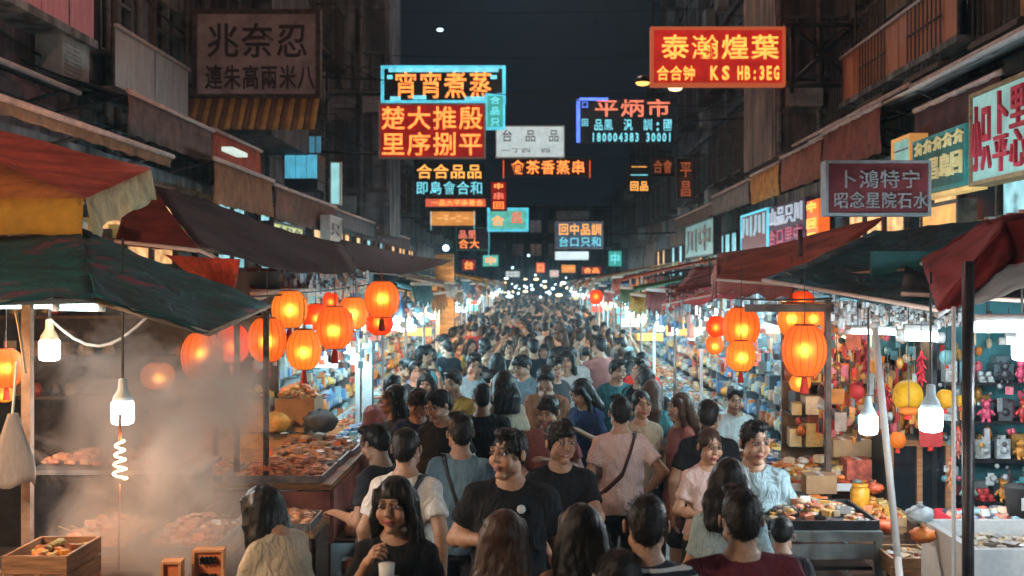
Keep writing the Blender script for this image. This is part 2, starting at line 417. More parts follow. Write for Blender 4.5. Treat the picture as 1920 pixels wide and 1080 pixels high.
    F1.ell((0, -.0865, -.050), (.023, .012, .0065), .006, Mr); F1.ell((0, -.085, -.0625), (.019, .012, .0075), .006, Mr)
    V, Q = F1.nets()
    Mi = np.array(Mr.inverted()); L = V @ Mi[:3, :3].T + Mi[:3, 3]
    col = np.tile(SKIN * (1.06 if f_ else .95), (len(V), 1)); x, y, z = L[:, 0], L[:, 1], L[:, 2]; ax_ = np.abs(x); fr = y < -.05
    z = np.where(np.abs(V[:, 2] - HC.z) < .2, z, 9)
    def paint(m, c, k=1.0): col[m] = col[m] * (1 - k) + np.array(c, np.float32) * k
    paint(fr & (ax_ < .055) & (np.abs(z + .028) < .026) & (ax_ > .022), (.44, .19, .13), .45)
    lw = .024 + (.006 if smile else 0)
    paint(fr & (ax_ < lw) & (np.abs(z + .056 - (ax_ * .25 if smile else 0)) < .0105), (.36, .12, .10) if not f_ else (.42, .09, .09), .8)
    paint(fr & (ax_ < lw) & (np.abs(z + .0565 - (ax_ * .25 if smile else 0)) < .0026), (.5, .4, .36) if smile else (.10, .03, .03), .9)
    paint(fr & (ax_ > .011) & (ax_ < .052) & (np.abs(z - .034 - .05 * (ax_ - .03)) < .0056), (.03, .02, .015), .85)
    e = ((ax_ - .031) / .0155) ** 2 + ((z - .0095) / .0075) ** 2 < 1
    paint(fr & e, (.48, .42, .38)); paint(fr & e & (np.abs(ax_ - .031) < .0068), (.02, .012, .01))
    paint(fr & (ax_ > .014) & (ax_ < .049) & (np.abs(z - .0165) < .0032), (.02, .012, .01), .9)
    paint(fr & (ax_ < .006) & (np.abs(z + .030) < .003), (.12, .05, .04), .6)
    if beard: paint((y < -.02) & (z < -.038) & (z > -.12) & ~((ax_ < .02) & (np.abs(z + .056) < .009)), (.06, .045, .04), .6)
    parts = [(V, Q, col)]
    hq = .0045 * max(1, q) if q < 1.3 else .008
    for i, s_ in enumerate((1, -1)):
        hv, hqd = hand(grips[i], round(hq, 4)); d = (wr[i] - el[i]).normalized()
        zax = -d; inw = Vector((-s_, -.15, 0)) if abs(d.z) > .6 else Vector((0, .25, -1))
        xax = -(inw - inw.dot(zax) * zax).normalized(); yax = zax.cross(xax)
        B = np.array([[xax.x, yax.x, zax.x], [xax.y, yax.y, zax.y], [xax.z, yax.z, zax.z]], np.float32)
        hv2 = hv.copy(); qq = hqd
        if s_ < 0: hv2[:, 1] *= -1; qq = hqd[:, ::-1]
        hv2 = hv2 * (.92 if f_ else 1.02) @ B.T + np.array(wr[i])
        parts.append((hv2.astype(np.float32), qq, np.tile(SKIN, (len(hv2), 1))))
    V, Q, col = join(parts)
    out = {'body': npmesh('body', V, Q, col)}
    # hair
    hh = max(.0065 * q, .006)
    zlo = 1.44 if hair in ('short', 'bun', 'cropped', 'cap', 'fringe') else 1.08
    hy = HC.y
    FH = Field(np.arange(-.17, .17, hh, dtype=np.float32), np.arange(hy - .2, hy + .24, hh, dtype=np.float32), np.arange(zlo - .25 * lean, 1.80, hh, dtype=np.float32))
    cut = 0
    if hair in ('short', 'fringe', 'cropped', 'cap'):
        g = {'short': 1.0, 'fringe': 1.03, 'cropped': .955, 'cap': 1.0}[hair]
        FH.ell((0, .024, .037), (.0845 * g, .0985 * g, .088 * g), .01, Mr)
        FH.ell((0, .06, -.01), (.066 * g, .060 * g, .070 * g), .03, Mr)
        if hair != 'cropped': FH.ell((.01, -.035, .095), (.062, .052, .030), .02, Mr)
        if hair == 'fringe': FH.ell((0, -.075, .062), (.064, .024, .034), .012, Mr)
        cut = .052 if hair != 'fringe' else .036
        FH.ell((0, -.105, -.085), (.150, .105, .12 + cut), .01, Mr, True)
        FH.ell((0, .06, -.135), (.12, .12, .062), .015, Mr, True)
        for s_ in (1, -1): FH.ell((s_ * .09, .018, -.03), (.03, .028, .045), .008, Mr, True)
    elif hair == 'bun':
        FH.ell((0, .022, .036), (.0805, .096, .087), .01, Mr); FH.ell((0, .10, .075), (.036, .034, .036), .02, Mr)
        FH.ell((0, -.105, -.08), (.150, .103, .125), .01, Mr, True); FH.ell((0, .05, -.13), (.12, .12, .06), .015, Mr, True)
        for s_ in (1, -1): FH.ell((s_ * .09, .0, -.03), (.03, .04, .05), .008, Mr, True)
    else:
        FH.ell((0, .022, .036), (.087, .103, .092), .01, Mr)
        b = Mr @ Vector((0, .05, 0)); e_ = {'long': 1.16, 'bob': 1.40, 'mid': 1.29}[hair]
        ex = Vector((0, .085 + dy(1.2) if lean < .2 else b.y + .015, e_ - .3 * lean))
        for s_ in (-1, -.35, .35, 1):
            a0 = Mr @ Vector((s_ * .052, .045, .01)); a1 = Vector((s_ * (.075 if hair != 'long' else .085), ex.y + .03 - abs(s_) * .02, (a0.z + ex.z) / 2)); a2 = Vector((s_ * .075, ex.y + .04 - abs(s_) * .015, ex.z))
            FH.cone(a0, a1, .046, .046, .03); FH.cone(a1, a2, .046, .026 if hair != 'bob' else .04, .03)
        for s_ in (1, -1):
            FH.cone(Mr @ Vector((s_ * .066, -.03, .055)), Mr @ Vector((s_ * .080, -.01, -.06)), .020, .024, .02)
            FH.cone(Mr @ Vector((s_ * .080, -.01, -.06)), Mr @ Vector((s_ * .088, .01, -.06)) + Vector((0, 0, (ex.z - HC.z) * .45)), .024, .020, .02)
        FH.ell((0, -.115, -.03), (.062, .085, .094), .01, Mr, True)
    if hair != 'cap':
        X, Y, Z = FH.xs[:, None, None], FH.ys[None, :, None], FH.zs[None, None, :]
        am = .0032 if hair in ('short', 'fringe') else .0026
        FH.f += am * (np.sin(150 * X + 30 * Z + seed) * np.sin(120 * Y + 26 * X) + .7 * np.sin(310 * X + 90 * Y + 12 * np.sin(30 * Z + seed)) + .35 * np.sin(70 * X - 60 * Y + 90 * Z + 2 * seed))
    V, Q = FH.nets()
    if q < 1.5 and len(V):   # fine loose strands that break the outline
        rg = np.random.default_rng(int(seed)); ns_ = 900; pick = V[rg.integers(0, len(V), ns_)]; cen = np.array(HC) + np.array([0, .02, .03])
        nrm = pick - np.where(pick[:, 2:3] < HC.z - .04, np.array([0, cen[1], 0]) + pick * np.array([0, 0, 1]), cen); nrm /= np.linalg.norm(nrm, axis=1)[:, None] + 1e-6
        longh = hair in ('long', 'mid', 'bob'); dn = np.array([0, 0, -1.]); dr = nrm * (.25 if longh else .55) + dn * (.9 if longh else .25) + rg.normal(0, .28, (ns_, 3)); dr /= np.linalg.norm(dr, axis=1)[:, None]
        ln_ = rg.uniform(.02, .055, ns_)[:, None] * (1.0 if longh else .42); sd = np.cross(dr, nrm); sd /= np.linalg.norm(sd, axis=1)[:, None] + 1e-6; wd = .0011
        b0 = pick - nrm * .003; m0 = b0 + dr * ln_ * .5 + nrm * .002; e0 = b0 + dr * ln_ - nrm * .001
        SV = np.stack([b0 - sd * wd, b0 + sd * wd, m0 + sd * wd * .8, m0 - sd * wd * .8, e0 + sd * wd * .2, e0 - sd * wd * .2], 1).reshape(-1, 3)
        bi = np.arange(ns_)[:, None] * 6; SQ = np.concatenate([bi + np.array([0, 1, 2, 3]), bi + np.array([3, 2, 4, 5])])
        Q = np.concatenate([Q, SQ + len(V)]); V = np.concatenate([V, SV.astype(np.float32)])
    out['hair'] = npmesh('hair', V, Q)
    # top
    ht = .0105 * q
    hemz = hem if hem is not None else (.86 if not f_ else .90)
    sl_end = {'short': .62, 'long': 1.9, 'none': 0.0}[sleeve]
    FT = Field(np.arange(-xmax, xmax, ht, dtype=np.float32), np.arange(ylo, max(yhi, .24), ht, dtype=np.float32), np.arange(hemz - .03, 1.52, ht, dtype=np.float32))
    lo = .026 if not f_ else .022
    flare = .05 if top == 'dress' else .0
    pr = [(hemz, .183 * bulk + lo * .7 + flare, .133 + lo * .6 + flare * .8, .008)]
    if hemz < .9: pr.append((.93, .182 * bulk + lo * .6, .132 + lo * .5, .01))
    pr += [(1.07, (.152 if not f_ else .134) * bulk + lo, .104 * bulk + lo, .003), (1.22, (.163 if not f_ else .145) * bulk + lo, .110 * bulk + lo, .0), (1.33, (.160 if not f_ else .146) * bulk + lo * .9, .102 * bulk + lo * .8, .005), (1.405, .120 * bulk + lo * .4, .075 + lo * .5, .012), (1.445, .085, .066, .014)]
    FT.prof(pr, .03, lean)
    for s_ in (1, -1): FT.cone((s_ * .03, dy(1.43) + .008, 1.42), (s_ * sw, dy(1.4) + .008, 1.374), .052 * bulk, .058 * bulk, .03)
    if sl_end:
        for i in (0, 1):
            ra = (.062 if not f_ else .050) * bulk
            if sl_end < 1:
                FT.cone(sh[i], sh[i].lerp(el[i], sl_end), ra, ra * 1.08, .03)
            else:
                FT.cone(sh[i], el[i], ra, ra * .86, .03); FT.cone(el[i], el[i].lerp(wr[i], .93), ra * .86, ra * .68, .02)
    X, Y, Z = FT.xs[:, None, None], FT.ys[None, :, None], FT.zs[None, None, :]
    FT.f += (.0050 * noise3(X, Y, Z, seed) + .0035 * np.sin(46 * X + 8 * np.sin(7 * Z + seed)) * np.clip((1.15 - Z) * 3, 0, 1)).astype(np.float32)
    d = np.sqrt((X / .074) ** 2 + ((Y - (-.030 + dy(1.47))) / .070) ** 2 + ((Z - 1.475) / .060) ** 2) - 1   # neckline
    FT.f = np.maximum(FT.f, -d * .06)
    FT.f = np.maximum(FT.f, hemz - Z - 0 * X + .004 * np.sin(18 * X + seed))
    if sl_end == .62:
        for i in (0, 1):
            c = sh[i].lerp(el[i], .66); n_ = (el[i] - sh[i]).normalized(); s_ = 1 if i == 0 else -1
            pl = (X - c.x) * n_.x + (Y - c.y) * n_.y + (Z - c.z) * n_.z
            u = sl_end * (el[i] - sh[i]).length; tt = (X - sh[i].x) * n_.x + (Y - sh[i].y) * n_.y + (Z - sh[i].z) * n_.z
            rad = np.sqrt(np.maximum((X - sh[i].x) ** 2 + (Y - sh[i].y) ** 2 + (Z - sh[i].z) ** 2 - tt ** 2, 0)); near = (rad < .092) & (tt < u + .1) & (tt > u * .6) & (np.abs(X) > np.abs(sh[i].x) - .012)
            FT.f = np.where(near, np.maximum(FT.f, pl), FT.f)
    V, Q = FT.nets(); out['top'] = npmesh('top', V, Q)
    # bottom
    hbq = .0125 * q
    FB = Field(np.arange(-.26, .26, hbq, dtype=np.float32), np.arange(-.28, .26, hbq, dtype=np.float32), np.arange(.0, 1.06, hbq * 1.2, dtype=np.float32))
    if bottom == 'skirt':
        FB.prof([(.50, .22, .19, .0), (.8, .19, .15, .005), (.93, .18, .13, .01), (1.04, .14, .105, .005)], .02)
    else:
        FB.prof([(.82, .165, .115, .01), (.93, .178, .126, .01), (1.04, .145, .108, .005)], .02)
        for i in (0, 1):
            if bottom == 'shorts': FB.cone(hip[i], hip[i].lerp(kn[i], .95), .10, .092, .03)
            else: FB.cone(hip[i], kn[i], .100, .074, .03); FB.cone(kn[i], an[i] + Vector((0, .01, 0)), .074, .058, .02)
    X, Y, Z = FB.xs[:, None, None], FB.ys[None, :, None], FB.zs[None, None, :]
    FB.f += (.003 * noise3(X, Y, Z * .7, seed + 2)).astype(np.float32)
    V, Q = FB.nets(); out['bottom'] = npmesh('bottom', V, Q)
    FS = Field(np.arange(-.17, .17, hbq, dtype=np.float32), np.arange(-.36, .24, hbq, dtype=np.float32), np.arange(-.01, .13, hbq, dtype=np.float32))
    for i in (0, 1):
        a = an[i]; FS.cone(a + Vector((0, .035, -.045)), a + Vector((0, -.15, -.052)), .042, .034, .02); FS.cone(a + Vector((0, .01, .0)), a + Vector((0, 0, -.04)), .042, .045, .02)
    FS.f = np.maximum(FS.f, .003 - FS.zs[None, None, :] + 0 * FS.f)
    V, Q = FS.nets(); out['shoes'] = npmesh('shoes', V, Q)
    out['info'] = dict(M=Mr, wr=wr, el=el, pr=pr, lean=lean)
    return out
HAIRN = {'short': 'hair', 'fringe': 'hair', 'cropped': 'hair', 'bun': 'hair', 'long': 'hair', 'bob': 'hair', 'mid': 'hair', 'cap': 'cap'}
TOPN = {'tee': 'shirt', 'dress': 'dress', 'blouse': 'blouse', 'jacket': 'jacket', 'vest': 'vest'}
from mathutils.bvhtree import BVHTree
def strap(info, side, m, parent, top=None, q=1.0):
    """cross-body strap resting on the clothed trunk, with a small bag"""
    bv = BVHTree.FromPolygons([v.co.copy() for v in top.vertices], [tuple(p.vertices) for p in top.polygons])
    c = Vector((0, .005, 1.16)); u1 = Vector((side * .105, 0, .30)).normalized(); u2 = Vector((-side * .20, 0, -.20)).normalized(); g1, g2 = [], []; bag = None; N = 44
    for i in range(N):
        t = 2 * math.pi * i / N; cs, sn = math.cos(t), math.sin(t); d = (u1 * cs if cs > 0 else u2 * -cs) + Vector((0, .45 if cs > .3 else 1, 0)) * sn; d.normalize()
        h = bv.ray_cast(c + d * .7, -d); p = h[0] if h[0] is not None else c + d * .2
        if p.x * -side > .30: p = c + d * .2
        p = p + d * .006; w_ = Vector((-side * .35, 0, .94)) * .017 if abs(cs) < .85 else Vector((0, .017 * (1 if cs > 0 else 1), .006))
        if abs(cs) >= .85: w_ = Vector((-side * .012, 0, .012)) if abs(sn) > .2 else Vector((side * .017, 0, 0)) * (1 if cs > 0 else 0) + Vector((0, 0, .017)) * (0 if cs > 0 else 1)
        g1.append(p - w_); g2.append(p + w_)
        if cs < -.98: bag = p
    mb = MB(); mb.quadstrip([g2 + [g2[0]], g1 + [g1[0]]], .004); mb.build('bag_strap', m, parent)
    if bag:
        b2 = MB(); b2.box(bag + Vector((-side * .03, .02, -.06)), (.07, .20, .15)); o = b2.build('bag', m, parent)
        bv_ = o.modifiers.new('b', 'BEVEL'); bv_.width = .018; bv_.segments = 2
def fabric(key, col, rough=.9):
    if key in MATS: return MATS[key]
    m = mat(key, col, rough, .08, 60, 0, spec=.12); nt = m.node_tree; b = nt.nodes['Principled BSDF']; tc = nt.nodes['Texture Coordinate']
    n1 = nt.nodes.new('ShaderNodeTexNoise'); n1.inputs['Scale'].default_value = 11; n1.inputs['Detail'].default_value = 4; n1.inputs['Distortion'].default_value = 1.6
    mp = nt.nodes.new('ShaderNodeMapping'); mp.inputs['Scale'].default_value = (1.2, 1.2, .55); mp.inputs['Rotation'].default_value = (.3, .5, 0); nt.links.new(tc.outputs['Object'], mp.inputs[0]); nt.links.new(mp.outputs[0], n1.inputs['Vector'])
    bp = nt.nodes.new('ShaderNodeBump'); bp.inputs['Strength'].default_value = .8; bp.inputs['Distance'].default_value = .035; nt.links.new(n1.outputs[0], bp.inputs['Height'])
    n2 = nt.nodes.new('ShaderNodeTexNoise'); n2.inputs['Scale'].default_value = 260; nt.links.new(tc.outputs['Object'], n2.inputs['Vector'])
    b2 = nt.nodes.new('ShaderNodeBump'); b2.inputs['Strength'].default_value = .25; b2.inputs['Distance'].default_value = .002; nt.links.new(n2.outputs[0], b2.inputs['Height']); nt.links.new(bp.outputs[0], b2.inputs['Normal']); nt.links.new(b2.outputs[0], b.inputs['Normal'])
    b.inputs['Sheen Weight'].default_value = 0
    return m
# ================================================================== the place
SKINM = vcol('skin', .52, .4, .15, 60)
GOODS = vcol('goods', .34, .6, .25, 60)
TRAYM = mat('tray_metal', (.22, .22, .23), .45, .3, 9, .1, .4)
DARKM = mat('dark_steel', (.035, .035, .04), .5, .3, 9, .1, .6)
STEEL = mat('chrome', (.82, .86, .88), .3, .08, 9, .05, .0, spec=.8)  # pale base without metal stands in for chrome's bright reflections
BROWNM = mat('rusty_steel', (.09, .055, .04), .7, .4, 9, .2)
CORD = mat('cord', (.03, .028, .026), .7)
WOOD = mat('wood', (.30, .16, .075), .7, .3, 7, .3, stretch=(1, 1, 9))
DWOOD = mat('dark_wood', (.10, .05, .03), .65, .35, 7, .3, stretch=(1, 1, 9))
CARD = mat('carton', (.34, .21, .11), .85, .15, 8, .1)
WHITE = mat('white_paint', (.62, .63, .62), .6, .14, 7)
LED = glow('led', (.84, .94, 1.0), 230)
LEDW = glow('led_warm', (1.0, .62, .32), 170)
LEDFAR = glow('led_far', (.50, .87, 1.0), 440)
LEDFARW = glow('led_far_warm', (1.0, .56, .24), 430)
TUBE = glow('tube_light', (.72, .95, 1.0), 40)

# ---- ground
m = mat('wet_asphalt', (.05, .05, .052), .45, .3, 1.3, .4, spec=.5)
g = MB(); g.quadstrip([[Vector((x, y, 0)) for y in (-8, 20, 60, 140, 400)] for x in (400, 40, 3, -3, -40, -400)], 0, False)
tag(g.build('ground', m), kind='structure')
g = MB()
for s_ in (-1, 1): g.box((s_ * 5.0, 60, .07), (2.9, 150, .14))
tag(g.build('pavement', mat('pavement', (.16, .15, .14), .8, .25, 2, .3)), kind='structure')

# ---- buildings
WINF = mat('window_frame', (.12, .12, .12), .6); GLASSD = mat('dark_glass', (.012, .016, .02), .12, .2, spec=.8)
PANEW = glow('warm_pane', (1.0, .45, .18), .16, .6); PANEC = glow('cool_pane', (.18, .50, .62), .14, .6)
ACM = mat('air_conditioner', (.33, .33, .32), .7, .2)
def window_meshes(ww, hh):
    a = MB()
    for sx in (-1, 0, 1): a.box((sx * ww / 2, -.05, 0), (.06, .12, hh + .06))
    for sz in (-1, 1): a.box((0, -.05, sz * hh / 2), (ww - .06, .12, .06))
    a.box((0, -.10, -hh / 2 - .07), (ww + .2, .22, .06)); a.box((0, -.045, hh * .12), (ww - .06, .1, .045))
    b = MB(); b.box((0, .03, 0), (ww - .03, .02, hh - .03)); return a.mesh('frame'), b.mesh('pane')
WMESH = {}
def add_window(bld, loc, rz, ww, hh, lit=None):
    k = (ww, hh)
    if k not in WMESH:
        a, b = window_meshes(ww, hh); WMESH[k] = a; WMESH[k + (1,)] = b; a.materials.append(WINF); b.materials.append(GLASSD)
    f = obj('window', WMESH[k], None, bld, loc, (0, 0, rz)); p = obj('pane', WMESH[k + (1,)], None, f)
    if lit: p.material_slots[0].link = 'OBJECT'; p.material_slots[0].material = lit
    return f
AC_ = MB(); AC_.box((0, 0, 0), (.85, .36, .58)); AC_.lathe([(.20, 0), (.22, .02)], (0, 0, 0), 14)
acm = MB(); acm.box((0, 0, 0), (.85, .36, .58)); acm.mesh_ = None
def ac_mesh():
    a = MB(); a.box((0, 0, 0), (.85, .34, .58))
    for i in range(9): a.box((-.1, -.175, -.22 + i * .055), (.5, .012, .02))
    for sx in (-.35, .35): a.box((sx, .02, -.32), (.04, .5, .04))
    return a.mesh('air_conditioner', [ACM])
ACMESH = ac_mesh()
def building(side, y0, y1, X, h, wallm, label, floors0=5.4, lit=0.13, bal=0.55, wpitch=2.1):
    b = thing('building', label, 'building', (side * X, (y0 + y1) / 2, 0)); L = y1 - y0; D = 7.0
    a = MB(); a.box((side * D / 2, 0, h / 2), (D, L - .02, h))
    z = floors0 - .6
    while z < h:
        a.box((-side * .06, 0, z), (.16, L - .04, .16)); z += 3.1
    a.box((-side * .12, 0, h - .1), (.4, L, .25)); a.build('wall', wallm, b)
    rz = R(-90) if side > 0 else R(90); z = floors0 + 1.1; n = max(1, int(L / wpitch))
    while z < h - .8:
        for i in range(n):
            yy = -L / 2 + (i + .5) * L / n; r = rnd.random()
            add_window(b, (-side * .02, yy, z), rz, 1.25, 1.35, (PANEW if rnd.random() < .6 else PANEC) if rnd.random() < lit else None)
            if rnd.random() < bal:
                q = MB()
                for k in range(9): q.bar((-side * .55, yy - .72 + k * .18, z - .85), (-side * .55, yy - .72 + k * .18, z + .75), .012, 5)
                for zz in (-.85, -.2, .75): q.bar((-side * .55, yy - .75, z + zz), (-side * .55, yy + .75, z + zz), .018, 5)
                for e in (-.75, .75):
                    for zz in (-.85, .75): q.bar((-side * .55, yy + e, z + zz), (0, yy + e, z + zz), .018, 5)
                q.box((-side * .3, yy, z - .9), (.6, 1.55, .07)); q.build('window_cage', BROWNM, b)
            elif rnd.random() < .45: obj('air_conditioner', ACMESH, None, b, (-side * .25, yy + rnd.uniform(-.4, .4), z - 1.15), (0, 0, rz))
        z += 3.1
    for k in range(5):
        q = MB(); yy = rnd.uniform(-L / 2 + .3, L / 2 - .3); q.bar((-side * .12, yy, 3.4), (-side * .12, yy, h - .3), .055, 8)
        z = 4
        while z < h: q.lathe([(.08, 0), (.08, .08)], (-side * .12, yy, z), 8); z += 1.5
        q.build('drain_pipe', mat('pipe', (.22, .19, .18), .6, .3), b)
    # back end wall trim at the cross lane gap
    return b
wl = [mat('wall_plaster_%s' % k, c, .85, .35, .9, .4) for k, c in (('pink', (.42, .22, .22)), ('grey', (.27, .26, .27)), ('brown', (.25, .18, .15)), ('dark', (.13, .12, .13)), ('ochre', (.33, .22, .13)), ('blue', (.16, .19, .22)))]  # pink entry carries the pink light on the upper left wall
building(-1, 4, 15.4, 6.3, 15, wl[0], 'building with pink light in its plaster colour above the nearest shops on the left')
building(-1, 15.6, 25, 6.3, 17, wl[1], 'grey building behind the big unlit sign')
building(-1, 25.2, 36, 6.2, 16, wl[3], 'dark building with caged windows beside the cyan signboard')
building(-1, 36.2, 48, 6.35, 19, wl[2], 'brown tenement past the red neon sign on the left')
building(-1, 48.2, 64, 6.3, 12, wl[3], 'low dark block on the left where the lane narrows')
building(-1, 64.5, 96, 6.6, 10, wl[1], 'far grey block closing the left row')
building(1, 4, 15.4, 6.3, 15, wl[2], 'brown building over the blue lit toy stall')
building(1, 15.6, 26, 6.3, 18, wl[4], 'ochre building with an orange-lit parapet behind the sign bracket')
building(1, 26.2, 40, 6.2, 17, wl[3], 'dark building under the red and yellow sign')
building(1, 40.2, 58, 6.4, 20, wl[1], 'grey tenement behind the blue neon sign')
building(1, 58.5, 78, 6.4, 13, wl[2], 'low brown block on the right where the lane narrows')
building(1, 78.5, 104, 6.6, 10, wl[3], 'far dark block closing the right row')
fb = thing('building', 'dark block closing off the far end of the lane', 'building', (0, 125, 0)); q = MB(); q.box((0, 3, 5.5), (30, 6, 11)); q.build('wall', wl[3], fb)
for i in range(9):
    for k in range(3): add_window(fb, (-8 + 2 * i, -.05, 3.5 + k * 2.6), 0, 1.25, 1.35)

def block(x0, x1, y0, y1, z0, z1, m, label, wins):
    t = thing('building', label, 'building', ((x0 + x1) / 2, y0, z0)); a = MB(); a.box((0, (y1 - y0) / 2, (z1 - z0) / 2), (x1 - x0, y1 - y0, z1 - z0))
    z = .9
    while z < z1 - z0: a.box((0, -.04, z), (x1 - x0 + .04, .1, .12)); z += 2.9
    a.build('wall', m, t)
    for i, (u, z) in enumerate(wins):
        f = add_window(t, (u * (x1 - x0) / 2, -.01, z), 0, .8, 1.1, PANEW if i % 4 == 1 else None)
        if i % 3 == 0: obj('air_conditioner', ACMESH, None, t, (u * (x1 - x0) / 2 + .1, -.22, z - 1.0), (0, 0, 0), ).scale = (.8, .8, .8)
    for e in (-.92, .1): a = MB(); a.bar((e * (x1 - x0) / 2, -.1, .1), (e * (x1 - x0) / 2, -.1, z1 - z0 - .2), .05, 8); a.build('drain_pipe', MATS['pipe'], t)
block(4.75, 6.28, 22.6, 26, 5.0, 13, wl[2], 'upper storey block jutting out behind the sign bracket', [(-.45, 2.2), (.45, 2.2), (-.45, 5.1), (.45, 5.1)])
block(-6.18, -4.3, 33.5, 36.1, 3.9, 14.5, wl[1], 'grey upper storey block jutting out left of the cyan neon frame', [(-.5, 1.9), (.45, 1.9), (-.5, 4.8), (.45, 4.8), (-.5, 7.7), (.45, 7.7)])
block(-6.28, -5.0, 21.5, 25, 5.3, 13, wl[3], 'dark upper storey block right behind the unlit sign', [(.4, 2.0), (.4, 4.9)])
# balconies / parapets seen over the awnings
def parapet(side, X, y0, y1, z0, z1, m, label, rail=True, name='balcony'):
    t = thing(name, label, 'balcony', (side * X, (y0 + y1) / 2, z0)); L = y1 - y0; n = max(2, int(L / .75))
    for i in range(n):
        a = MB(); a.box((0, -L / 2 + (i + .5) * L / n, (z1 - z0) / 2), (.05, L / n - .03, z1 - z0)); a.build('panel', m, t)
    a = MB(); a.box((side * .25, 0, -.06), (.62, L + .1, .1)); a.build('slab', wl[1], t)
    a = MB(); a.box((-side * .02, 0, z1 - z0 + .03), (.10, L + .04, .05)); a.build('rail', mat('pale_rail', (.5, .4, .38), .6), t)
    for i in range(0, n + 1, 2):
        a = MB(); a.bar((0, -L / 2 + i * L / n, 0), (0, -L / 2 + i * L / n, z1 - z0 + 1.9), .03, 6); a.build('post', BROWNM, t)
parapet(-1, 5.8, 15.6, 18.9, 5.2, 6.0, mat('grey_sheet', (.52, .47, .47), .6, .15, 2, stretch=(1, 6, 1)), 'pale sheet metal balcony parapet above the left awnings')
parapet(-1, 5.85, 11.0, 15.0, 5.7, 7.4, mat('pink_lit_sheet', (.70, .26, .30), .6, .15, 2, stretch=(1, 6, 1)), 'boarded balcony at the upper left with pink light in its colour')  # pink light on the boards is put into their colour
parapet(1, 5.8, 15.6, 21.5, 5.9, 6.7, mat('orange_lit_sheet', (.50, .16, .07), .6, .15, 2, stretch=(1, 6, 1)), 'boarded balcony at the upper right with orange light in its colour')  # boards coloured orange in place of the orange light on them

# ---- awnings along the shop fronts
EDGE = mat('awning_edge', (.62, .42, .38), .6, .2)
def awning(side, X, y0, y1, zo, col, drop, vcol_, label, depth=1.6, rise=.55, edge=EDGE, skin='cloth'):
    t = thing('awning', label, 'awning', (side * X, (y0 + y1) / 2, zo), 0, 'awnings over the shop fronts'); L = y1 - y0
    n = max(4, int(L / .5)); a = MB()
    gr = [[Vector((side * depth * u, -L / 2 + L * j / n, rise * u - .05 * math.sin(math.pi * u) + rnd.uniform(-.012, .012))) for j in range(n + 1)] for u in (0, .25, .5, .75, 1)]
    if side < 0: gr = gr[::-1]
    a.quadstrip(gr, .02); a.build('canopy', mat('awn_' + label[:24], col, .8, .3, 3, .2), t)
    if drop:
        a = MB(); gr = [[Vector((-side * (.02 + .015 * math.sin(j * 1.7 + i)), -L / 2 + L * j / (n * 3), -drop * i / 4 - (.012 * math.sin(j * 2.1) if i == 4 else 0))) for j in range(n * 3 + 1)] for i in range(5)]
        a.quadstrip(gr, .01); a.build('valance', mat('val_' + label[:24], vcol_, .85, .25, 5, .2, trans=.2), t)
    a = MB(); a.bar((-side * .03, -L / 2 - .03, .02), (-side * .03, L / 2 + .03, .02), .035, 6); a.build('front_rail', edge, t)
    for e in (-.45, 0, .45):
        a = MB(); a.bar((0, e * L, 0), (side * depth, e * L, -.35), .02, 6); a.build('bracket', DARKM, t)
    return t
awning(-1, 5.5, 7.5, 13.6, 4.75, (.02, .022, .03), .0, (.1, .1, .1), 'black sagging awning at the upper left edge of the lane', 1.2, .5)
awning(-1, 5.0, 13.9, 17.5, 4.82, (.03, .03, .04), .5, (.20, .12, .11), 'dark awning with a dull pink valance below the pale parapet')
awning(-1, 4.7, 9.8, 14.6, 4.1, (.06, .04, .04), .12, (.3, .15, .08), 'narrow brown awning just over the orange parasol')
awning(-1, 4.6, 16.2, 19.8, 4.25, (.05, .035, .03), .62, (.34, .13, .06), 'awning with a rust brown valance on the left')
awning(-1, 4.6, 19.95, 26, 4.2, (.05, .035, .03), .6, (.20, .09, .06), 'long awning with a dark brown valance on the left')
awning(-1, 5.2, 18.2, 21.4, 4.95, (.04, .03, .03), .55, (.62, .10, .05), 'short awning with a bright red valance beside the blue window')
awning(-1, 4.7, 26.5, 33, 4.2, (.04, .04, .05), .4, (.16, .15, .16), 'grey awning past the dark brown valance on the left')
awning(-1, 4.7, 33.5, 42, 4.1, (.05, .04, .04), .35, (.18, .10, .10), 'far left awning of faded maroon cloth')
awning(1, 5.05, 8.5, 15.2, 5.1, (.02, .022, .028), .0, (.1, .1, .1), 'black roof sheet at the upper right corner', 1.15, .75)
awning(1, 5.05, 15.3, 22.2, 5.15, (.025, .025, .03), .0, (.1, .1, .1), 'long black roof sheet under the orange parapet', 1.15, .75)
awning(1, 4.6, 11.2, 13.7, 4.55, (.04, .03, .03), .95, (.10, .035, .035), 'awning with a deep dark maroon valance above the green sign', 1.6, .6)
awning(1, 4.6, 15.1, 18.1, 4.85, (.05, .03, .03), .62, (.26, .06, .04), 'awning with a plain maroon valance behind the dark red sign')
awning(1, 4.6, 18.2, 21.2, 4.8, (.05, .03, .03), .62, (.38, .11, .06), 'awning with an orange brown valance on the right')
awning(1, 4.6, 21.4, 24.2, 4.75, (.06, .04, .03), .6, (.62, .26, .06), 'awning with a mustard valance on the right')
awning(1, 4.6, 24.4, 29.5, 4.7, (.05, .04, .04), .5, (.24, .20, .19), 'awning with a grey valance past the mustard one')
awning(1, 4.7, 30, 38, 4.6, (.04, .04, .05), .3, (.2, .12, .1), 'far right awning of dull brown cloth')
awning(1, 4.9, 13.8, 15.0, 4.3, (.3, .34, .36), .1, (.5, .5, .5), 'short grey metal awning between the maroon valances', 1.4, .5, STEEL)
awning(1, 4.85, 9.0, 20.0, 4.95, (.32, .34, .36), .0, (.5, .5, .5), 'long pale corrugated awning under the black roof', .7, .3, STEEL)

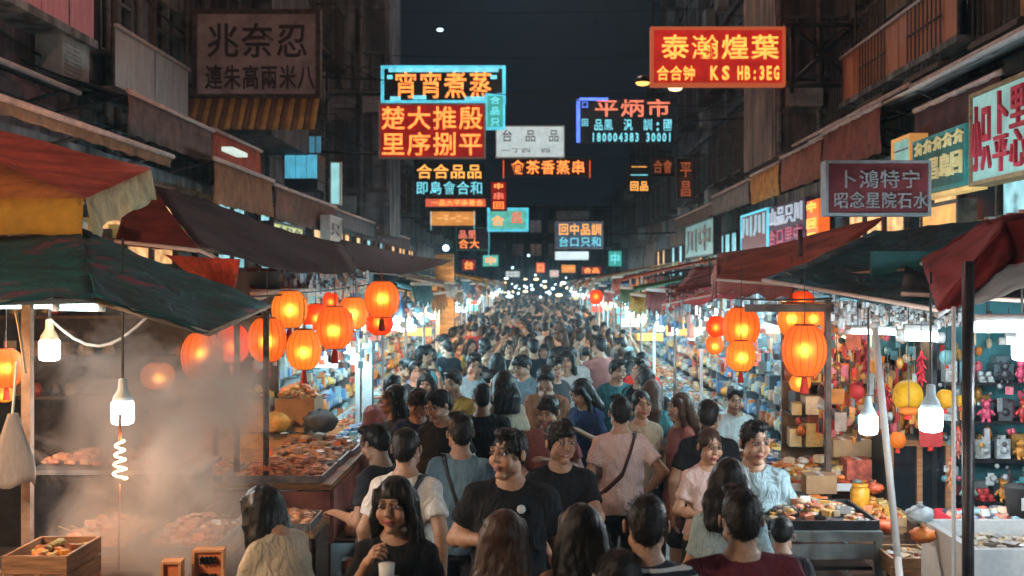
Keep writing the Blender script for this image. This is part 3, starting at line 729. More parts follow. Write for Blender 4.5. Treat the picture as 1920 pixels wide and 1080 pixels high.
# shop interiors: lit shop fronts behind the stalls
def shopfront(side, y0, y1, z1, wallc, label, lit, X=5.3):
    t = thing('shopfront', label, 'shop', (side * X, (y0 + y1) / 2, 0)); L = y1 - y0
    a = MB(); a.box((side * .5, 0, z1 / 2), (1.0, L - .04, z1)); a.build('wall', wallc, t)
    n = max(2, int(L / .9))
    a = MB(); a.box((-side * .12, 0, 3.0), (.3, L - .1, .06)); a.build('shelf', BROWNM, t)
    for i in range(n):
        w_ = L / n; yy = -L / 2 + (i + .5) * w_
        f = MB(); f.box((-side * .03, yy - w_ / 2 + .04, 3.3), (.08, .06, 1.1)); f.box((-side * .03, yy, 3.88), (.08, w_ - .06, .06)); f.box((-side * .03, yy, 2.72), (.08, w_ - .06, .06))
        o = f.build('window', BROWNM, t); p = MB(); p.box((-side * .01, yy, 3.3), (.02, w_ - .1, 1.05)); p.build('pane', lit if rnd.random() < .6 else GLASSD, o)
    a = MB()
    for k in range(int(L * 7)):
        a.col = rnd.choice([(.5, .3, .1), (.45, .42, .35), (.1, .25, .3), (.5, .1, .06), (.6, .5, .2), (.05, .05, .06)])
        a.box((-side * rnd.uniform(.1, .22), rnd.uniform(-L / 2 + .1, L / 2 - .1), 3.03 + rnd.uniform(.04, .12)), (.12, rnd.uniform(.06, .16), rnd.uniform(.08, .28)))
    o = a.build('merchandise', GOODS, t, col=True); o['kind'] = 'stuff'
LWARM = glow('shop_warm', (1.0, .55, .22), .9, .7); LCOOL = glow('shop_cool', (.35, .75, .85), .8, .6)
sy = 9.0
SC = ['narrow dark shopfront', 'shopfront with jars on its shelf', 'shopfront with amber panes', 'shopfront with teal panes', 'shuttered shopfront', 'shopfront with crowded shelf']
for i in range(8):
    L = 4.4 + (i % 3) * .7
    shopfront(-1, sy, sy + L, 4.1, wl[(i * 2 + 3) % 6], '%s, number %s from the near end on the left' % (SC[i % 6], ['one', 'two', 'three', 'four', 'five', 'six', 'seven', 'eight'][i]), LWARM if i % 3 != 2 else LCOOL)
    shopfront(1, sy + .6, sy + .6 + L, 4.4, wl[(i * 3 + 2) % 6], '%s, number %s from the near end on the right' % (SC[(i + 2) % 6], ['one', 'two', 'three', 'four', 'five', 'six', 'seven', 'eight'][i]), LCOOL if i % 2 == 0 else LWARM)
    sy += L + .1

# grime runs on every wall
for m_ in wl:
    nt = m_.node_tree; b = nt.nodes['Principled BSDF']; tc = nt.nodes['Texture Coordinate']; mp = nt.nodes.new('ShaderNodeMapping'); mp.inputs['Scale'].default_value = (2.2, 2.2, .16); nz = nt.nodes.new('ShaderNodeTexNoise'); nz.inputs['Scale'].default_value = 1.6; nz.inputs['Detail'].default_value = 7
    r = nt.nodes.new('ShaderNodeMapRange'); r.inputs[1].default_value = .4; r.inputs[2].default_value = .62; r.inputs[3].default_value = .35; r.inputs[4].default_value = 1.1; mx = nt.nodes.new('ShaderNodeVectorMath'); mx.operation = 'MULTIPLY'
    src = b.inputs['Base Color'].links[0].from_socket; nt.links.new(tc.outputs['Object'], mp.inputs[0]); nt.links.new(mp.outputs[0], nz.inputs['Vector']); nt.links.new(nz.outputs[0], r.inputs[0]); nt.links.new(src, mx.inputs[0]); nt.links.new(r.outputs[0], mx.inputs[1]); nt.links.new(mx.outputs[0], b.inputs['Base Color'])
# ---- signs
CH = {}
def char_mesh(c, off=.02):
    off = min(off, 0 if c in '瀚會鳳' else .010 if ord(c) > 255 else .03)
    if (c, off) in CH: return CH[(c, off)]
    cu = bpy.data.curves.new('t', 'FONT'); cu.body = c; cu.resolution_u = 2; cu.extrude = .03; cu.offset = off
    o = bpy.data.objects.new('t', cu); C.objects.link(o); dg = bpy.context.evaluated_depsgraph_get()
    me = bpy.data.meshes.new_from_object(o.evaluated_get(dg)); bpy.data.objects.remove(o); bpy.data.curves.remove(cu)
    n = len(me.vertices); v = np.empty(n * 3, np.float32); me.vertices.foreach_get('co', v); v = v.reshape(-1, 3)
    if ord(c) > 255: x = (v[:, 0] - .5) / .95; z = (v[:, 1] - .38) / .95
    else:
        x = (v[:, 0] - (v[:, 0].min() + v[:, 0].max()) / 2) / max(.5, np.ptp(v[:, 0])); z = (v[:, 1] - .345) / .70
    me.vertices.foreach_set('co', np.stack([x, -v[:, 2], z], 1).astype(np.float32).ravel()); me.materials.clear(); me.name = 'character'; me.update()
    CH[(c, off)] = me; return me
def sign_at(loc, w_, h_, rz, label, face, rows, frame=DARKM, depth=.16, group=None, name='hanging_sign', fw=.04, cat='sign', panel=True):
    """rows: (text, u0, u1, v0, v1, material) in fractions of the face, v down from the top"""
    t = thing(name, label, cat, loc, rz, group)
    if panel: a = MB(); a.box((0, 0, 0), (w_ - fw, depth, h_ - fw)); a.build('panel', face, t)
    if frame:
        a = MB()
        for s_ in (-1, 1): a.box((s_ * w_ / 2, 0, 0), (fw, depth + .05, h_ + fw)); a.box((0, 0, s_ * h_ / 2), (w_ - fw, depth + .05, fw))
        a.build('frame', frame, t)
    for row in rows:
        txt, u0, u1, v0, v1, m = row[:6]; off = row[6] if len(row) > 6 else .022
        n = len(txt); cw = (u1 - u0) * w_ / n; chh = (v1 - v0) * h_
        for i, c in enumerate(txt):
            if c == ' ': continue
            k = 1.0 if ord(c) > 255 else .8
            o = bpy.data.objects.new('character', char_mesh(c, off)); C.objects.link(o); o.parent = t
            if not len(o.data.materials): o.data.materials.append(None)
            o.material_slots[0].link = 'OBJECT'; o.material_slots[0].material = m
            o.location = (-w_ / 2 + u0 * w_ + (i + .5) * cw, -depth / 2 - .02, h_ / 2 - (v0 + v1) / 2 * h_); o.scale = (cw * .90 * k, .5, chh * .93)
    return t
def sign(px0, py0, px1, py1, Y, label, face, rows, **kw):
    c = P((px0 + px1) / 2, (py0 + py1) / 2, Y); return sign_at(c, (px1 - px0) * Y / F, (py1 - py0) * Y / F, 0, label, face, rows, **kw)
NOR = glow('neon_orange', (1.0, .27, .055), 1.9, .4); NORY = glow('neon_amber', (1.0, .42, .09), 1.6, .35)
NYEL = glow('neon_yellow', (1.0, .50, .09), 1.35, .3); NCY = glow('neon_cyan', (.22, .78, .92), 1.0, .35)
NCYF = glow('cyan_tube', (.10, .60, .78), 1.1, .3); NRED = glow('neon_red', (1.0, .12, .035), 1.1, .4)
NPINK = glow('neon_pink', (1.0, .25, .14), 1.1, .3); NBL = glow('neon_blue', (.10, .22, .95), 1.6, .3)
FRED = glow('lit_red_face', (.55, .018, .012), .75, .25); FRED2 = glow('lit_dark_red_face', (.42, .010, .008), .5, .5)
FWH = glow('lit_white_face', (.58, .68, .68), .85, .15); FTEAL = glow('lit_teal_face', (.05, .42, .36), .8, .25)
FDK = mat('dark_panel', (.022, .028, .035), .5, .3, 3); FMAR = mat('maroon_panel', (.20, .03, .035), .45, .2, 3)
FGR = mat('faded_panel', (.38, .29, .29), .7, .25, 2.2, .1); INK = mat('faded_ink', (.055, .03, .032), .8, .3, 8); INKG = mat('grey_ink', (.42, .36, .36), .7, .25, 8)
INKB = mat('black_ink', (.02, .02, .02), .8); INKR = mat('red_ink', (.55, .03, .05), .7)
# red sign with yellow characters, upper right
sg = sign(1222, 55, 1468, 160, 21.7, 'big lit red sign with yellow characters on a steel bracket at upper right', FRED,
     [('泰瀚煌葉', .06, .97, .10, .57, NYEL, .03), ('合合钟', .03, .33, .66, .94, NYEL, .03), ('KS', .43, .60, .67, .92, NYEL, .04), ('HB:3EG', .64, .97, .67, .92, NYEL, .035)], frame=glow('sign_edge', (.8, .16, .06), .5), fw=.06)
br = thing('sign_bracket', 'rusty cross-braced bracket holding the big red sign', 'bracket', P(1545, 105, 21.75))
k = 21.75 / F
for a_, b_ in (((-75, 58), (120, 58)), ((-75, -55), (60, -55)), ((-60, 58), (-60, -70)), ((55, 70), (55, -70)), ((-60, 55), (55, -50)), ((-60, -50), (55, 55)), ((55, 20), (140, 20)), ((-5, 58), (-5, -55))):
    a = MB(); a.bar((a_[0] * k, 0, a_[1] * k), (b_[0] * k, 0, b_[1] * k), .045, 6); a.build('strut', DARKM, br)
# cyan framed sign and the red one under it
sa = sign(718, 127, 945, 192, 31, 'dark sign with four orange characters inside a cyan neon frame', FDK, [('宵宵煮蒸', .09, .91, .10, .93, NOR, .03)], frame=NCYF, fw=.09)
for px0, px1, py in ((730, 935, 133), (733, 752, 186), (775, 800, 184), (872, 915, 186), (727, 737, 146), (920, 932, 146)):
    a = MB(); Wd = (px1 - px0) * 31 / F; a.box((((px0 + px1) / 2 - 831.5) * 31 / F, -.12, (159.5 - py) * 31 / F), (Wd, .06, .10)); a.build('neon_tube', NCY, sa)
sign(912, 178, 945, 241, 30.9, 'narrow cyan sign with white characters hanging beside the red neon sign', FTEAL, [('合', .2, .8, .05, .30, NCY), ('品', .2, .8, .35, .62, NCY), ('只', .2, .8, .68, .95, NCY)], frame=NCYF, fw=.06)
sign(712, 196, 909, 297, 30.6, 'lit red sign with eight orange neon characters in two rows', FRED2, [('楚大推殷', .01, .99, .03, .49, NOR, .035), ('里序捌平', .01, .99, .51, .97, NOR, .035)], frame=mat('grey_frame', (.4, .4, .44), .5), fw=.05)
# row of others
sc = sign(778, 305, 908, 368, 42, 'dark sign with yellow characters over a cyan neon row', FDK, [('合合品品', .02, .98, .04, .50, NORY, .04), ('即島會合和', .01, .99, .55, .97, NCY, .045)], frame=None)
sign(797, 372, 912, 389, 43, 'long thin lit orange signboard below the cyan neon row', glow('lit_salmon', (.9, .16, .08), .75, .2), [('一品大平串香合', .1, .95, .15, .85, NORY, .04)], fw=.05)
sign(930, 237, 1058, 296, 36, 'white lit sign with faint dark characters over the lane centre', FWH, [('台 品 品', .08, .93, .10, .52, INK, .0), ('一丁四 四', .08, .80, .70, .85, INK, .0)], frame=WHITE)
sign(940, 298, 1110, 330, 40, 'dark sign with five orange red neon characters under the white sign', mat('brown_red_panel', (.06, .012, .01), .6), [('食茶香蒸串', .10, .93, .06, .94, NOR, .045), ('|', .0, .05, .1, .9, NRED, .06), ('|', .95, 1.0, .1, .9, NRED, .06)], frame=DARKM)
sf = sign(1084, 186, 1262, 270, 32, 'dark blue sign with orange characters over two cyan rows', mat('navy_panel', (.012, .03, .05), .5), [('平炳市', .16, .98, .0, .42, NPINK, .03), ('品鳳 汎 訓:國', .16, .99, .44, .72, NCY, .035), ('180004383 30001', .13, .99, .76, .96, NCY, .05), ('口', .03, .11, .05, .22, NBL, .04), ('回', .03, .11, .44, .62, NCY, .03)], frame=None)
a = MB(); a.box((-89 * 32 / F, -.1, 0), (.10, .08, 80 * 32 / F)); a.box((-60 * 32 / F, -.1, 41 * 32 / F), (.8, .08, .07)); a.build('neon_tube', NBL, sf)
a = MB(); a.box((85 * 32 / F, -.02, -5 * 32 / F), (.12, .1, 66 * 32 / F)); a.build('side_plate', FDK, sf)
sign(920, 341, 950, 395, 45, 'small upright red and white sign near the lane centre', FRED2, [('中', .15, .85, .04, .28, NORY, .04), ('串', .1, .9, .36, .64, NPINK, .04), ('回', .1, .9, .68, .96, NOR, .04)])
sign(916, 392, 989, 432, 50, 'teal lit sign with red characters just below the red upright sign', glow('lit_mint', (.14, .62, .50), .75, .25), [('合', .06, .42, .3, .8, NOR, .02), ('昌', .55, .9, .12, .7, NRED, .03)], frame=NCYF, fw=.1)
sign(806, 396, 892, 424, 48, 'amber lit signboard with teal ends', glow('lit_amber', (.85, .33, .07), .8, .3), [('|', .0, .06, .0, 1, NCY, .08), ('|', .94, 1, .0, 1, NCY, .08), ('一平一二一', .15, .85, .2, .8, glow('pale_amber', (1, .6, .25), 1), .0)])
sign(856, 427, 919, 469, 55, 'small dim sign with mixed red and pale lettering low over the lane', mat('plum_panel', (.06, .03, .05), .6), [('品里', .05, .6, .1, .5, NPINK, .03), ('合大', .05, .7, .5, .95, NOR, .0), ('|', .93, 1, 0, 1, NCY, .1)], frame=mat('green_frame', (.1, .35, .25), .6))
sign(1041, 416, 1130, 466, 44, 'sign with four orange characters over blue ones near the far right', glow('lit_slate', (.05, .08, .13), .9, .3), [('回中品訓', .06, .98, .05, .52, NORY, .04), ('台口只和', .06, .98, .55, .95, NCY, .03)], frame=mat('pale_frame', (.5, .5, .55), .6))
sign(1042, 394, 1106, 414, 44.5, 'blank grey box sign above the sign of four orange characters', mat('blank_grey', (.25, .26, .26), .7), [], fw=.03)
sign(1040, 471, 1104, 488, 47, 'white light box low over the far right of the lane', glow('white_box', (.75, .9, .95), .95, .2), [], fw=.03)
sign(1178, 308, 1218, 362, 38, 'little sign with a white arc and orange characters on the right', FDK, [('回品', .05, .95, .58, .95, NORY, .03), ('一', .05, .95, .22, .55, NCY, .1), ('一', .1, .9, .0, .2, NORY, .02)])
sign(1222, 296, 1262, 330, 35, 'small sign of faint orange lettering beside a drain pipe', mat('dim_brown', (.08, .04, .03), .7), [('合會', .05, .95, .1, .9, glow('dim_orange', (.5, .12, .04), .7), .0)])
sign(1270, 300, 1300, 372, 33, 'upright faded brown sign with orange characters on the right', mat('dim_brown', (.08, .04, .03), .7), [('平', .1, .9, .02, .48, glow('dim_orange', (.5, .12, .04), .7), .0), ('昌', .1, .9, .52, .98, glow('dim_orange', (.5, .12, .04), .7), .0)])
sign(368, 24, 598, 182, 20, 'large unlit faded sign with dark characters above a striped awning', FGR, [('兆奈忍', .09, .93, .12, .56, INK, .03), ('連朱高兩米八', .08, .98, .62, .93, INK, .02)], frame=BROWNM, fw=.08)
sign(1546, 305, 1737, 403, 12, 'dark red sign with grey characters in a pale frame on the right', FMAR, [('卜鴻特宁', .10, .92, .14, .52, INKG, .0), ('昭念星院石水', .06, .99, .56, .90, INKG, .0)], frame=mat('pale_frame2', (.33, .30, .31), .5), fw=.03)
# striped awning under the unlit sign: folded sheet
t = thing('striped_awning', 'yellow and brown striped awning under the large unlit sign', 'awning', P(478, 184, 19.9))
kx = 19.9 / F
for i in range(22):
    x0 = (-122 + i * 11.1) * kx; a = MB(); d_ = 11.1 * kx
    a.quadstrip([[Vector((x0 + d_ * u, -.05 - .45 * v - .03 * math.sin(math.pi * u), -.02 - .6 * v)) for v in (0, .5, 1)] for u in (0, .33, .66, 1)], .01)
    a.build('strip', mat('awning_yellow', (.85, .50, .16), .8, .2, 4, trans=.25) if i % 2 else mat('awning_brown', (.26, .13, .08), .8, .2, 4), t)
a = MB(); a.bar((-122 * kx, 0, 0), (122 * kx, 0, 0), .04, 6); a.build('rail', BROWNM, t)
# lit enclosed balcony and vertical lightbox on the left
t = thing('bay_window', 'cyan lit bay window on the left above the awnings', 'window', P(564, 312, 25)); kx = 25 / F
a = MB(); a.box((0, .5, 0), (62 * kx, .9, 50 * kx)); a.box((0, .4, -35 * kx), (62 * kx, .8, 16 * kx)); a.build('box', FDK, t)
for i in range(3):
    a = MB(); a.box(((-20.5 + 20.5 * i) * kx, .02, 0), (18.5 * kx, .06, 44 * kx)); a.build('pane', glow('lit_cyan_pane', (.10, .48, .68), .8, .25), t)
for i in range(3):
    a = MB(); a.box(((4 + 12 * i) * kx, .3, 44 * kx), (9 * kx, .06, 30 * kx)); a.build('pane', glow('dim_cyan_pane', (.06, .25, .36), .8, .3), t)
sign(621, 305, 639, 384, 27, 'tall pale cyan light box standing out from the left wall', glow('cyan_box', (.38, .78, .80), .85, .2), [], frame=WHITE, fw=.03)
# signs lying along the right hand shop fronts
def wall_sign(side, X, pa, pb, za, zb, label, face, rows, **kw):
    Ya, Yb = X * F / (abs(pa - 1005)), X * F / (abs(pb - 1005)); y0, y1 = min(Ya, Yb), max(Ya, Yb)
    return sign_at(Vector((side * X, (y0 + y1) / 2, (za + zb) / 2)), y1 - y0, zb - za, R(-90) if side > 0 else R(90), label, face, rows, **kw)
wall_sign(1, 4.3, 1838, 1990, 3.45, 4.3, 'pale green lit shop sign with red brushed characters at the right edge', glow('lit_pale_green', (.30, .52, .48), .62, .3), [('小只', .02, .30, .1, .9, INKR, .02), ('卜里大', .32, .97, .05, .55, INKR, .02), ('平心中', .32, .97, .5, .95, INKR, .02)], frame=WOOD)
wall_sign(1, 4.4, 1729, 1828, 3.5, 4.08, 'dark green shop sign with pale yellow characters', mat('green_panel', (.02, .16, .15), .5, .3), [('介介介介介', .02, .98, .0, .28, glow('pale_yellow', (.75, .62, .30), .5), .0), ('品昌島回', .10, .95, .36, .82, glow('pale_yellow', (.75, .62, .30), .5), .03)], frame=mat('teal_trim', (.05, .3, .3), .5))
wall_sign(1, 4.35, 1735, 1838, 3.40, 3.48, 'yellow lit light strip under the green shop sign', glow('yellow_strip', (1, .62, .22), .5, .4), [], frame=None, name='light_strip', cat='light')
wall_sign(1, 4.5, 1742, 1812, 3.08, 3.36, 'amber lit window box under the light strip', glow('amber_box', (1.0, .42, .08), .6, .5), [], frame=BROWNM, name='light_box', cat='light')
wall_sign(1, 4.2, 1522, 1546, 3.05, 3.75, 'bright orange upright light box beside the dark red sign', glow('orange_box', (1.0, .16, .02), .8, .3), [('中', .1, .9, .05, .3, NYEL), ('回', .1, .9, .4, .65, NYEL), ('平', .1, .9, .7, .95, NYEL)], frame=None)
wall_sign(1, 4.25, 1450, 1520, 3.1, 3.85, 'shop sign with white upright characters on dark violet', mat('violet_panel', (.05, .02, .07), .5), [('山品只川', .03, .97, .05, .5, glow('white_letters', (.7, .8, .95), .5), .02), ('合口里中', .03, .97, .55, .95, glow('rose_letters', (.45, .08, .16), .5), .02)], frame=None)
wall_sign(1, 4.3, 1398, 1448, 3.1, 3.85, 'shop sign with pale blue bars over maroon', glow('maroon_lit', (.16, .02, .04), .4), [('川川', .03, .97, .02, .62, glow('blue_letters', (.45, .72, .85), .6), .04)], frame=NCYF)
wall_sign(1, 4.4, 1688, 1722, 3.5, 4.2, 'upright mint light box hanging under the grey awning', glow('mint_box', (.25, .50, .44), .6, .3), [('一', .1, .9, .1, .3, INKG), ('丁', .1, .9, .6, .9, INKG)], frame=glow('dim_amber_edge', (1, .45, .12), .45))
wall_sign(1, 4.4, 1290, 1345, 3.2, 4.1, 'pale teal pane sign far along the right side', glow('pale_teal', (.16, .34, .34), .6, .5), [('川中', .05, .95, .1, .9, INKG)], frame=DARKM)
wall_sign(1, 5.6, 1405, 1478, 6.3, 7.0, 'tilted beige slatted panel high on the right wall', mat('beige_panel', (.42, .30, .25), .7), [('川川川', .02, .98, .05, .95, INK, .0)], frame=BROWNM)
wall_sign(-1, 4.5, 425, 455, 4.4, 4.5, 'pale lit strip on top of the left awnings', glow('pale_strip', (.7, .85, .75), .9), [], frame=None, name='light_strip', cat='light')
wall_sign(-1, 4.4, 502, 560, 3.2, 3.5, 'yellow green lit strip sign below the brown valances', glow('yg_strip', (.55, .60, .2), .8, .4), [('合品台', .1, .9, .1, .9, WHITE)], frame=DARKM)
wall_sign(-1, 4.4, 610, 632, 2.9, 3.9, 'pale upright panel at the end of the left valances', mat('cream_panel', (.55, .50, .46), .7), [('只', .1, .9, .1, .4, INKG), ('中', .1, .9, .5, .8, INKG)], frame=WHITE)

for k_, (px0, py0, px1, py1, Y_, fm, tx, tm, lab) in enumerate(((905, 478, 935, 500, 62, 'lit_mint', '中', NOR, 'tiny mint sign far off left of the gap'), (1005, 492, 1022, 512, 66, 'lit_salmon', '口', NORY, 'tiny salmon sign far off in the gap'), (1052, 496, 1080, 512, 60, 'lit_amber', '一', NOR, 'tiny amber sign low beyond the white light box'), (1030, 506, 1048, 520, 70, 'lit_white_face', '口', NRED, 'tiny white sign low in the far gap'), (1090, 500, 1128, 514, 56, 'lit_dark_red_face', '合品', NORY, 'small dark red sign at the far right'), (866, 486, 892, 508, 58, 'lit_dark_red_face', '台', NORY, 'small dark red sign at the far left'), (948, 508, 975, 520, 68, 'lit_white_face', '一', INKR, 'small white sign just above the far crowd'), (1140, 470, 1166, 500, 48, 'lit_teal_face', '中', NCY, 'small teal sign above the right canopies'))):
    sign(px0, py0, px1, py1, Y_, lab, MATS[fm], [(tx, .1, .9, .12, .88, tm)], fw=.04)
# wires over the lane, street lamps, far lights
def cable(a, b, sag, label, r=.012, n=14, m=CORD):
    pts = [a.lerp(b, i / n) - Vector((0, 0, 4 * sag * (i / n) * (1 - i / n))) for i in range(n + 1)]
    mb = MB(); mb.tube(pts, r, 5); return tag(mb.build('cable', m), label, 'cable')
for i, (py0, py1, Y, s_) in enumerate([(100, 104, 34, .12), (165, 172, 33, .1), (285, 291, 36, .05), (383, 388, 48, .05), (120, 200, 28, .3), (395, 392, 50, .1)]):
    cable(Vector((-6.2, Y, P(0, py0, Y).z)), Vector((6.2, Y, P(0, py1, Y).z)), s_, ['thin cable strung high between the two rows of buildings', 'cable just above the dark blue sign', 'cable carrying the white lit sign', 'cable crossing above the far signs', 'slack slanting cable near the striped awning', 'lowest cable crossing the lane by the teal sign'][i])
for (px, Yl, py) in ((715, 30.8, 150), (715, 30.8, 290), (778, 42, 335), (930, 36, 262), (1262, 32, 228), (806, 48, 410), (598, 20, 60), (598, 20, 170), (1130, 44, 440)):
    a_ = P(px, py, Yl); e_ = Vector((-6.25 if px < 1005 else 6.25, Yl, a_.z + .1))
    mb = MB(); mb.bar(a_, e_, .03, 6); mb.bar(a_ + Vector((0, 0, -.02)), Vector((e_.x, Yl, e_.z + .8)), .015, 5); tag(mb.build('wall_bracket', DARKM), 'thin steel bracket tying a hanging sign to the %s wall at %s' % ('left' if px < 1005 else 'right', {715: 'the red neon sign' if py > 200 else 'the cyan frame', 778: 'the yellow character sign', 930: 'the white sign', 1262: 'the dark blue sign', 806: 'the amber board', 598: 'the unlit sign top' if py < 100 else 'the unlit sign foot', 1130: 'the far right sign'}[px]), 'bracket', 'arms holding the hanging signs')
for px, py, Y, c, lab in ((1205, 158, 24, (1.0, .42, .10), 'amber street lamp glowing left of the big red sign'), (1266, 168, 23, (1.0, .72, .42), 'pale street lamp under the big red sign')):
    p = P(px, py, Y); t = thing('street_lamp', lab, 'street lamp', p)
    a = MB(); a.lathe([(.10, -.02), (.17, 0), (.17, .04), (.08, .13)], (0, 0, .04), 14); a.build('housing', DARKM, t)
    a = MB(); a.lathe([(.05, -.06), (.12, -.04), (.15, 0.0), (.15, 0.02)], (0, 0, .03), 14); a.build('lens', glow('lamp_' + lab[:5], c, 3.0 if px == 1205 else 2.4), t)
    a = MB(); a.bar((0, 0, .15), (.8, .3, .35), .03); a.bar((.8, .3, .35), (6.2 - p.x, .3, .5), .03); a.build('arm', DARKM, t)
p = P(825, 56, 40); t = thing('sky_light', 'tiny pale light in the sky, built as a hung lamp', 'lamp', p); a = MB(); a.ball((0, 0, 0), .075, 10, 6, (1.6, 1, .8)); a.build('bulb', glow('far_white', (.6, .85, 1), 3), t); a = MB(); a.bar((0, 0, .05), (0, 0, .6), .01, 5); a.build('cord', CORD, t)  # point of light in the sky, built as a lamp with added cord
cable(Vector((-6.2, 40, p.z + .65)), Vector((6.2, 40, p.z + .75)), .1, 'topmost cable, added to hold the tiny pale sky light')

# ---- near canopies
def sheet(corners, name, parent, m, sag=.06, nu=12, nv=12, wr=.012, th=.006, seed=0):
    """cloth stretched over four corners a b c d (b-c is the far side), real thickness"""
    a_, b_, c_, d_ = [Vector(c) for c in corners]; g_ = []
    for i in range(nu + 1):
        u = i / nu; r = []
        for j in range(nv + 1):
            v = j / nv; p = a_.lerp(b_, u).lerp(d_.lerp(c_, u), v)
            z = -4 * sag * u * (1 - u) * (.4 + .6 * 4 * v * (1 - v)) - sag * .8 * 4 * v * (1 - v) * .5
            z += wr * (math.sin(9 * u + 5 * v + seed) + math.sin(21 * v - 7 * u + 2 * seed) * .6 + .5 * math.sin(33 * u + 13 * v))
            r.append(p + Vector((0, 0, z)))
        g_.append(r)
    mb = MB(); mb.quadstrip(g_, th)
    return mb.build(name, m, parent)
def rel(root, pts): return [Vector(p) - root.location for p in pts]
TE = mat('teal_tarp', (.010, .10, .135), .6, .45, 2.2, .25, spec=.4); 
def tarp_mat(key, c1, c2, sc=3):
    if key in MATS: return MATS[key]
    m_ = mat(key, c1, .65, .3, 4, .25, trans=.12); nt = m_.node_tree; b = nt.nodes['Principled BSDF']
    tc = nt.nodes['Texture Coordinate']; mp = nt.nodes.new('ShaderNodeMapping'); mp.inputs['Scale'].default_value = (1.5, .5, 3)
    nz = nt.nodes.new('ShaderNodeTexNoise'); nz.inputs['Scale'].default_value = sc; nz.inputs['Detail'].default_value = 5; nz.inputs['Roughness'].default_value = .7
    r = nt.nodes.new('ShaderNodeValToRGB'); r.color_ramp.elements[0].position = .56; r.color_ramp.elements[1].position = .66; r.color_ramp.elements[0].color = (0, 0, 0, 1); r.color_ramp.elements[1].color = (1, 1, 1, 1)
    mx = nt.nodes.new('ShaderNodeMix'); mx.data_type = 'RGBA'; mx.inputs[7].default_value = list(c2) + [1]
    old = b.inputs['Base Color'].links[0].from_socket
    nt.links.new(tc.outputs['Object'], mp.inputs[0]); nt.links.new(mp.outputs[0], nz.inputs['Vector']); nt.links.new(nz.outputs[0], r.inputs[0]); nt.links.new(r.outputs[0], mx.inputs[0]); nt.links.new(old, mx.inputs[6]); nt.links.new(mx.outputs[2], b.inputs['Base Color'])
    return m_
TEAL = tarp_mat('teal_magenta_tarp', (.008, .105, .105), (.34, .03, .09), 2.0)
# teal tarpaulin, nearest left
pts = [P(-260, 556, 4.2), P(392, 618, 5.2), P(506, 570, 7.2), P(-150, 440, 6.8)]
t = thing('tarpaulin', 'dark teal tarpaulin with magenta stains over the smoky stall', 'tarpaulin', pts[1])
mid = P(150, 436, 7.4)
sheet(rel(t, [P(-260, 566, 4.2), P(180, 556, 4.9), P(150, 428, 7.3), P(-200, 452, 6.8)]), 'cloth', t, TEAL, .03, 16, 12, .010, seed=1)
sheet(rel(t, [P(180, 556, 4.9), P(392, 620, 5.2), P(506, 570, 7.2), P(150, 428, 7.3)]), 'cloth', t, TEAL, .02, 16, 12, .010, seed=2)
a = MB(); q = rel(t, [P(-260, 574, 4.25), P(180, 564, 4.95), P(392, 626, 5.22)]); a.tube(q, .012, 6); a.build('edge_rope', mat('rope', (.4, .3, .22), .8), t)
a = MB(); q = rel(t, [P(392, 626, 5.22), P(506, 574, 7.22)]); a.tube(q, .012, 6); a.build('edge_rope', mat('rope', (.4, .3, .22), .8), t)
# orange parasol
OR1 = mat('parasol_brown_orange', (.62, .20, .05), .75, .2, 3, .15, trans=.2); OR2 = mat('parasol_rose', (.75, .16, .10), .75, .25, 2, .15, trans=.2, stretch=(1, 1, 4))
YEL = mat('parasol_yellow', (.90, .42, .05), .75, .12, 4, .15, trans=.3); CRE = mat('parasol_cream', (.62, .48, .26), .75, .25, 5, .2, trans=.2)
ap = P(-330, 150, 9.3); c1 = P(157, 372, 7.0); c0 = P(-700, 380, 7.0); c2 = P(282, 318, 8.8); c3 = P(-400, 300, 11)
t = thing('parasol', 'square market parasol with orange top, yellow front valance and cream side valance', 'parasol', c1)
sheet(rel(t, [c0, c1, ap, ap + Vector((-.01, 0, 0))]), 'panel', t, OR1, .05, 14, 10, .008, seed=3)
sheet(rel(t, [c1, c2, ap + Vector((0, .01, 0)), ap]), 'panel', t, OR2, .05, 14, 10, .010, seed=4)
sheet(rel(t, [c2, c3, ap, ap + Vector((0, .01, 0))]), 'panel', t, OR1, .05, 10, 8, .008, seed=5)
def valance(t, a_, b_, drop, m_, flare=.03, out=(0, -.03, 0)):
    a_ = Vector(a_); b_ = Vector(b_); n = 18; o = Vector(out)
    g_ = [[a_.lerp(b_, i / n) + o * (v * .9) + Vector((0, 0, -drop * v - .02 * v * math.sin(i * 1.1))) + o * .5 * math.sin(i * 1.4) * v for v in (0, .33, .66, 1)] for i in range(n + 1)]
    mb = MB(); mb.quadstrip(g_, .005); mb.build('valance', m_, t)
q = rel(t, [c0, c1, c2]); valance(t, q[0], q[1], .235, YEL); valance(t, q[1] + Vector((.01, 0, 0)), q[2], .22, CRE, out=(.05, 0, 0))
for cc in (c0, c1, c2, c3):
    a = MB(); q = rel(t, [ap + Vector((0, 0, -.03)), cc + Vector((0, 0, -.03))]); a.bar(q[0], q[1], .012, 6); a.build('rib', STEEL, t)
a = MB(); q = rel(t, [ap]); a.bar(q[0], (q[0].x, q[0].y, -c1.z), .025, 8); a.build('pole', STEEL, t)
